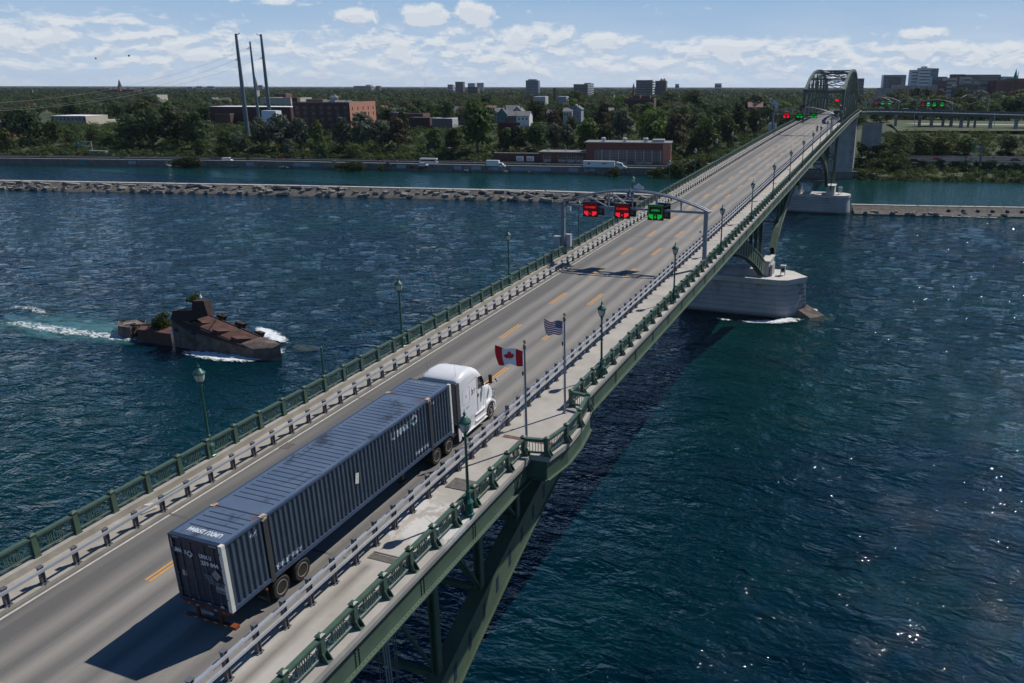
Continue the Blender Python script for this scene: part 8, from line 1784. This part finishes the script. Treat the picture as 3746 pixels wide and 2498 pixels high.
J = [(0, .25, .88, .15), (0, .18, 1.12, .15), (0, .05, 1.38, .16), (0, .0, 1.52, .07), (0, -.03, 1.66, .11), (-.2, .03, 1.42, .07), (-.36, -.16, 1.22, .05), (-.34, -.40, 1.06, .04), (.2, .03, 1.42, .07), (.38, -.16, 1.24, .05), (.34, -.40, 1.06, .04), (-.18, -.12, .86, .09), (-.22, .05, .48, .06), (-.2, .0, .28, .05), (.18, -.12, .86, .09), (.22, .05, .48, .06), (.2, .0, .28, .05), (-.2, -.16, .26, .04), (.2, -.16, .26, .04)]
E_ = [(0, 1), (1, 2), (2, 3), (3, 4), (2, 5), (5, 6), (6, 7), (2, 8), (8, 9), (9, 10), (0, 11), (11, 12), (12, 13), (13, 17), (0, 14), (14, 15), (15, 16), (16, 18)]
try:
    o = person_skin('person', 'person in dark maroon riding the motorcycle, arms out to the handlebar', (xm, ym, zm), J, E_, 'clothes_maroon')
except Exception as ex:
    m2 = MB(); 
    for a, b_ in E_: m2.tube(J[a][:3], J[b_][:3], J[a][3], J[b_][3], 8)
    o = tag(m2.build('person', 'clothes_maroon'), 'person in dark maroon riding the motorcycle, arms out to the handlebar', 'person'); o.location = (xm, ym, zm)
hm = MB().lathe((0, -.03, 1.60), [(.04, -.1), (.13, -.02), (.145, .08), (.10, .18), (.02, .22)], 12).build('helmet', 'clothes_dark', smooth=True); hm.parent = o
# litter and tools on the left kerb walkway near the camera
t = thing('scaffold_poles', 'greenish and orange poles lying on the left walkway behind the guard rail', 'poles', (-10.7, 6, .5)); zz = zd(7)+.22
MB().path([(-10.95, 6.3, zd(6.3)+.25), (-10.9, 8.6, zd(8.6)+.25)], .035, 5).build('pole', 'lamp_green', t); MB().path([(-10.75, 7.0, zd(7)+.25), (-10.82, 9.0, zd(9)+.25)], .03, 5).build('pole', 'rail_green', t); MB().bar((-10.7, 9.0, zd(9)+.25), (-10.72, 9.5, zd(9.5)+.25), .08, .06).build('end', 'orange', t); MB().bar((-10.85, 8.4, zd(8.4)+.28), (-10.7, 8.8, zd(8.8)+.28), .07, .06).build('end', 'orange', t)
t = thing('bag', 'crumpled tan and green bag on the left walkway behind the guard rail', 'bag', (-10.8, 5.5, .4)); m2 = MB(); m2.add([(-11.1, 5.0, .39), (-10.6, 4.9, .39), (-10.4, 5.6, .41), (-10.9, 5.9, .41), (-10.9, 5.3, .60), (-10.65, 5.4, .58)], [(0, 1, 5, 4), (1, 2, 5), (2, 3, 4, 5), (3, 0, 4)]); m2.build('cloth', 'tan', t); MB().bar((-11.1, 5.5, .45), (-10.5, 6.1, .47), .05, .04).build('strap', 'sign_white', t)

# ================================================================= vegetation
def blocked(x, y, m_=0):
    for (cx, cy, hu, hv, th) in RECTS:
        dx_, dy_ = x-cx, y-cy; u = dx_*math.cos(th)+dy_*math.sin(th); v = -dx_*math.sin(th)+dy_*math.cos(th)
        if abs(u) < hu+m_ and -hv-m_-2.5 < v < hv+m_: return True
    return False
RA = [px_of(at_y(p, 330, 400)) for p in (0,)]
cand = []; rf = random.Random(77); cells = {}
def ok_gap(x, y, r):
    k = (int(x//9), int(y//9))
    for i in (-1, 0, 1):
        for j in (-1, 0, 1):
            for (a, b_, c_) in cells.get((k[0]+i, k[1]+j), ()):
                if (a-x)**2+(b_-y)**2 < (r+c_)**2*.5: return False
    cells.setdefault(k, []).append((x, y, r)); return True
for (x, y, r) in TREES: cells.setdefault((int(x//9), int(y//9)), []).append((x, y, r))
def scatter(n, d0, d1, hmin, hmax, px0, px1, gap=True):
    c = 0; tries = 0
    while c < n and tries < n*12:
        tries += 1; w_ = (300+d0)+rf.random()**.9*(d1-d0)*1.1; px = rf.uniform(px0, px1); d = _f*w_+_r*((px-CPX)/FPX*w_); x, y = CAM.x+d.x/math.cos(PITCH), CAM.y+d.y/math.cos(PITCH)
        di = dist_in(x, y)
        if not d0 < di < d1: continue
        if x > -20 and di < 118 and x < 9: continue
        if blocked(x, y, 1.0): continue
        if x > 0 and 72 < di < 125 and x < 14: continue
        if di < 200 and (175 < px < 445 or 1270 < px < 1380 or 3100 < px): continue
        H = rf.uniform(hmin, hmax); Wd = H*rf.uniform(.8, 1.25)
        if gap and not ok_gap(x, y, Wd*.5): continue
        z = gz(x, y); 
        if x > 2 and di < 210: H *= .62
        cand.append((x, y, z, H, Wd)); c += 1
    return c
scatter(60, 60, 112, 6, 10, -100, 2500); scatter(170, 112, 190, 8, 13, -100, 2900); scatter(900, 150, 420, 9, 13, -150, 3900); scatter(2100, 400, 1000, 9, 12.5, -150, 3900)
for k in range(150):
    w_ = rf.uniform(560, 2300); px = rf.uniform(-100, 3900); d = _f*w_+_r*((px-CPX)/FPX*w_); x, y = CAM.x+d.x/math.cos(PITCH), CAM.y+d.y/math.cos(PITCH)
    if not blocked(x, y, 2): H = (15.5 if px > 2300 else 12.5)*rf.uniform(.85, 1.35); cand.append((x, y, gz(x, y), H, H*rf.uniform(.9, 1.3)))
for k in range(70):                                   # tall trees screening the foot of the skyline blocks at the right
    px = rf.uniform(3120, 3900); w_ = rf.uniform(560, 720); d = _f*w_+_r*((px-CPX)/FPX*w_); x, y = CAM.x+d.x/math.cos(PITCH), CAM.y+d.y/math.cos(PITCH); H = rf.uniform(11, 18); cand.append((x, y, gz(x, y), H, H*rf.uniform(.8, 1.1)))
cand.sort(key=lambda t_: -t_[3]/px_of(t_[:3])[2])
NI = 298-len(HERO); kd = ['dark', 'mid', 'mid', 'dark', 'brown', 'bright', 'silver', 'mid', 'dark']
zone = lambda px: 'left of the steel poles' if px < 850 else 'beyond the brick mill' if px < 1400 else 'around the gabled houses' if px < 2000 else 'behind the power house' if px < 2500 else 'beyond the left parapet of the bridge' if px < 3000 else 'behind the curving approach'
for k, (x, y, z, H, Wd) in enumerate(cand[:NI]):
    px, py, w_ = px_of((x, y, z+H/2)); kn = kd[(k*7+int(px/90)) % len(kd)]
    add_tree(x, y, z-.5, H, Wd, kn, '%s tree in the wooded city %s' % (DESC[kn], zone(px)), '%s trees %s' % (DESC[kn], zone(px)))
# the rest: leaf clumps baked into one distant wood
def bulk(trees, quads_of, size_of, name, label, mats, seed, kind='stuff', squash=.42, low=.38):
    r_ = np.random.default_rng(seed); Vv = []; Mi = []
    for k, (x, y, z, H, Wd) in enumerate(trees):
        n_ = quads_of(x, y, z, H); s = size_of(x, y, z, H); nl = 5; cz = z+H*(low+r_.uniform(0, .55, nl)*(1-low)); ca = r_.uniform(0, 6.28, nl); cr = Wd*r_.uniform(.05, .30, nl); cx = x+np.cos(ca)*cr; cy = y+np.sin(ca)*cr; rr = Wd*r_.uniform(.22, .36, nl)
        kk = r_.integers(0, nl, n_); dv = r_.normal(size=(n_, 3)); dv[:, 2] += .25; dv /= np.linalg.norm(dv, axis=1)[:, None]
        c = np.stack([cx[kk], cy[kk], cz[kk]], 1)+dv*np.stack([rr[kk], rr[kk], np.minimum(rr[kk]*.85, H*.30)], 1)*r_.uniform(.75, 1.08, n_)[:, None]
        nr = dv+r_.normal(size=(n_, 3))*.28; nr /= np.linalg.norm(nr, axis=1)[:, None]; t1 = np.cross(nr, r_.normal(size=(n_, 3))); t1 /= np.linalg.norm(t1, axis=1)[:, None]; t2 = np.cross(nr, t1); ss = s*r_.uniform(.6, 1.25, n_)[:, None]/2
        Vv.append(np.stack([c-t1*ss-t2*ss*.3, c-t2*ss, c+t1*ss, c+t2*ss*.9], 1).reshape(-1, 3)); Mi.append(np.full(n_, r_.integers(0, len(mats))))
    v = np.concatenate(Vv).astype(np.float32); mi = np.concatenate(Mi).astype(np.int32); nq = len(mi); me = bpy.data.meshes.new(name); me.vertices.add(nq*4); me.vertices.foreach_set('co', v.ravel()); me.loops.add(nq*4); me.loops.foreach_set('vertex_index', np.arange(nq*4)); me.polygons.add(nq); me.polygons.foreach_set('loop_start', np.arange(nq)*4); me.polygons.foreach_set('material_index', mi); me.update(calc_edges=True)
    for m_ in mats: me.materials.append(M[m_])
    o = bpy.data.objects.new(name, me); C.objects.link(o); tag(o, label, 'trees', None, 'stuff'); return o
FM = ['leaf_far', 'leaf_dark', 'leaf_mid', 'leaf_far', 'leaf_brown']
bulk(cand[NI:], lambda x, y, z, H: 150, lambda x, y, z, H: 1.35, 'distant_wood', 'continuous wood of trees between the houses and the horizon', FM, 5)
far_t = []
for (n, w0, w1, hh) in ((3000, 1150, 2200, 11.5), (2600, 2200, 4200, 12), (1500, 4200, 6500, 12)):
    for k in range(n):
        w_ = rf.uniform(w0, w1); px = rf.uniform(-120, 3880); d = _f*w_+_r*((px-CPX)/FPX*w_); x, y = CAM.x+d.x/math.cos(PITCH), CAM.y+d.y/math.cos(PITCH); H = hh*rf.uniform(.8, 1.15); far_t.append((x, y, gz(x, y)-1, H, H*(1.3+w_/1500)))
bulk(far_t, lambda x, y, z, H: 60, lambda x, y, z, H: 2.4+y/650., 'distant_wood', 'faint wood reaching the horizon', ['leaf_far', 'leaf_far', 'leaf_dark', 'leaf_mid'], 6)
# undergrowth on the banks
und = []
def bush(n, d0, d1, x0, x1, h0, h1):
    for k in range(n):
        x = rf.uniform(x0, x1); d = rf.uniform(d0, d1); y = ysh(x)+d/.973
        if blocked(x, y, .5): continue
        H = rf.uniform(h0, h1); und.append((x, y, gz(x, y)-H*.35, H*1.3, H*rf.uniform(1.2, 1.8)))
bush(900, 28.5, 40, -470, -95, 1.6, 3.0); bush(3000, 38, 122, -540, -12, 2.2, 5.0); bush(160, 30, 60, -120, -60, 1.5, 3.4); bush(230, -.5, 5, 2, 130, 1.6, 3.0); bush(130, 1.6, 34, 4, 130, 2.0, 3.6); bush(330, 2, 36, 2, 150, 2.2, 4.2); bush(420, 74, 108, 12, 130, 2.2, 4.8); bush(90, 66, 74, 10, 130, 1.2, 2.0)
for k in range(150):
    x = rf.uniform(1.8, 24); y = rf.uniform(376, 391); H = rf.uniform(2.2, 4.0); und.append((x, y, -18.5+(y-374)*.62, H*1.3, H*1.5))
bush(60, 68, 74, 10, 130, 1.2, 2.0); bush(200, 112, 150, -480, -20, 2, 4)
bulk(und, lambda x, y, z, H: 85, lambda x, y, z, H: .62, 'undergrowth', 'dense bushes covering the river bank', ['shrub_leaf', 'shrub_leaf', 'leaf_mid', 'leaf_dark', 'leaf_bright'], 8, low=.30)
reed = [(x, y, z, 1.4, 1.6) for (x, y, z) in [(lambda x, d: (x, ysh(x)+d/.973, gz(x, ysh(x)+d/.973)-.3))(rf.uniform(-260, -130), rf.uniform(27.5, 34)) for _ in range(260)]]
bulk(reed, lambda x, y, z, H: 45, lambda x, y, z, H: .38, 'reeds', 'tall yellowish reeds along the far side of the highway', ['reed', 'shrub_leaf'], 9, low=.1)
SHM = leaf_mesh('shrub', lobes_for(3, 4, 9, 4, .15), 900, .42, 'shrub_leaf', seed=44)
for k, (a, b_, pt, pb, where) in enumerate(((-40, 30, 580, 598, 'at the left edge'), (92, 195, 574, 601, 'below the pale green car'), (220, 260, 579, 601, 'left of the two round ones'), (315, 354, 583, 603, 'left one of the round pair'), (384, 432, 584, 603, 'right one of the round pair'), (608, 755, 577, 612, 'long one below the steel poles'),
                            (820, 955, 589, 609, 'low one on a stone ledge below the van'), (893, 915, 576, 606, 'upright one on the stone ledge'), (1203, 1350, 593, 624, 'long one below the silver pickup'), (1376, 1404, 603, 625, 'small one right of the long one'), (1480, 1592, 600, 623, 'wide one below the white car and bus'), (1592, 1662, 607, 622, 'low one right of the bus'), (1088, 1120, 600, 614, 'tiny one beside a pale boulder'), (1776, 1796, 609, 626, 'narrow one below the box truck'),
                            (2220, 2270, 612, 643, 'tufty one below the white semi-trailer'), (2357, 2440, 615, 648, 'left part of the thicket below the power house'), (2420, 2510, 600, 650, 'middle of the thicket below the parked vans'), (2490, 2600, 590, 648, 'right part of the thicket by the parapet'))):
    p = at_z((a+b_)/2, pb, WZ+.3); p.y += 1.2; w_ = px_of(p)[2]; Wd = (b_-a)*w_/FPX; H = (pb-pt)*w_/FPX; o = bpy.data.objects.new('shrub', SHM); C.objects.link(o); o.location = (p.x, p.y, WZ); o.scale = (Wd/4, min(Wd, 4.5)/4, H/3*1.05); o.rotation_euler = (0, 0, TH)
    tag(o, 'shrub at the painted wall, %s' % where, 'shrub', 'shrubs along the painted wall')
for k in range(46):
    x = rf.uniform(-330, 0); d = rf.uniform(1.6, 2.9); y = ysh(x)+d/.973; o = slabs[rf.choice([2, 3, 4, 5])].copy(); C.objects.link(o); o.location = (x, y, WZ+.35+.2*d); o.rotation_euler = (rf.uniform(-.3, .3), rf.uniform(-.2, .2), rf.uniform(0, 6)); s_ = rf.uniform(.5, 1.1); o.scale = (s_,)*3
    tag(o, 'pale boulder at the foot of the painted highway wall', 'rock', 'boulders below the painted wall')
# plants growing on the wreck
for (x, y, sz, h_, lb) in ((975, 240, 2.6, 1.7, 'bushy plant on top of the wreck tower'), (700, 455, 3.2, 3.2, 'bush growing on the deck of the wreck left of its tower'), (640, 480, 2.4, 1.6, 'low bush at the left end of the wreck deck'), (1205, 395, 1.6, 1.2, 'pale tuft of grass beside the wreck ribs'), (370, 425, 1.2, .8, 'tuft of weeds on the tail block of the wreck')):
    p = W(x, y, 71.5 if y < 300 or y > 440 else 73); o = bpy.data.objects.new('plant', SHM); C.objects.link(o); o.location = (p.x, p.y, p.z-.3*h_); o.scale = (sz/4, sz/4, h_/3); tag(o, lb, 'plant')
o = W(1020, 205, 71); t = thing('bird', 'pale bird perched on the wreck tower', 'bird', tuple(o)); MB().lathe(o, [(.05, -.3), (.22, -.1), (.20, .15), (.08, .35)], 8).build('body', 'sign_white', t, smooth=True); MB().lathe(o+Vector((.02, 0, .35)), [(.05, 0), (.10, .08), (.04, .2)], 8).build('head', 'sign_white', t, smooth=True)
# ================================================================= haze
hz = MB(); hz.b(-6500, 4500, -760, 7000, -34, 92)
hm_ = bpy.data.materials.new('haze'); hm_.use_nodes = True; nt = hm_.node_tree
for n_ in list(nt.nodes):
    if n_.type == 'BSDF_PRINCIPLED': nt.nodes.remove(n_)
pv = nt.nodes.new('ShaderNodeVolumePrincipled'); pv.inputs['Color'].default_value = (.72, .82, 1, 1); pv.inputs['Density'].default_value = 0.000028; pv.inputs['Anisotropy'].default_value = .3
nt.links.new(pv.outputs[0], nt.nodes['Material Output'].inputs['Volume']); M['haze'] = hm_
ho = hz.build('haze', 'haze'); ho['kind'] = 'stuff'
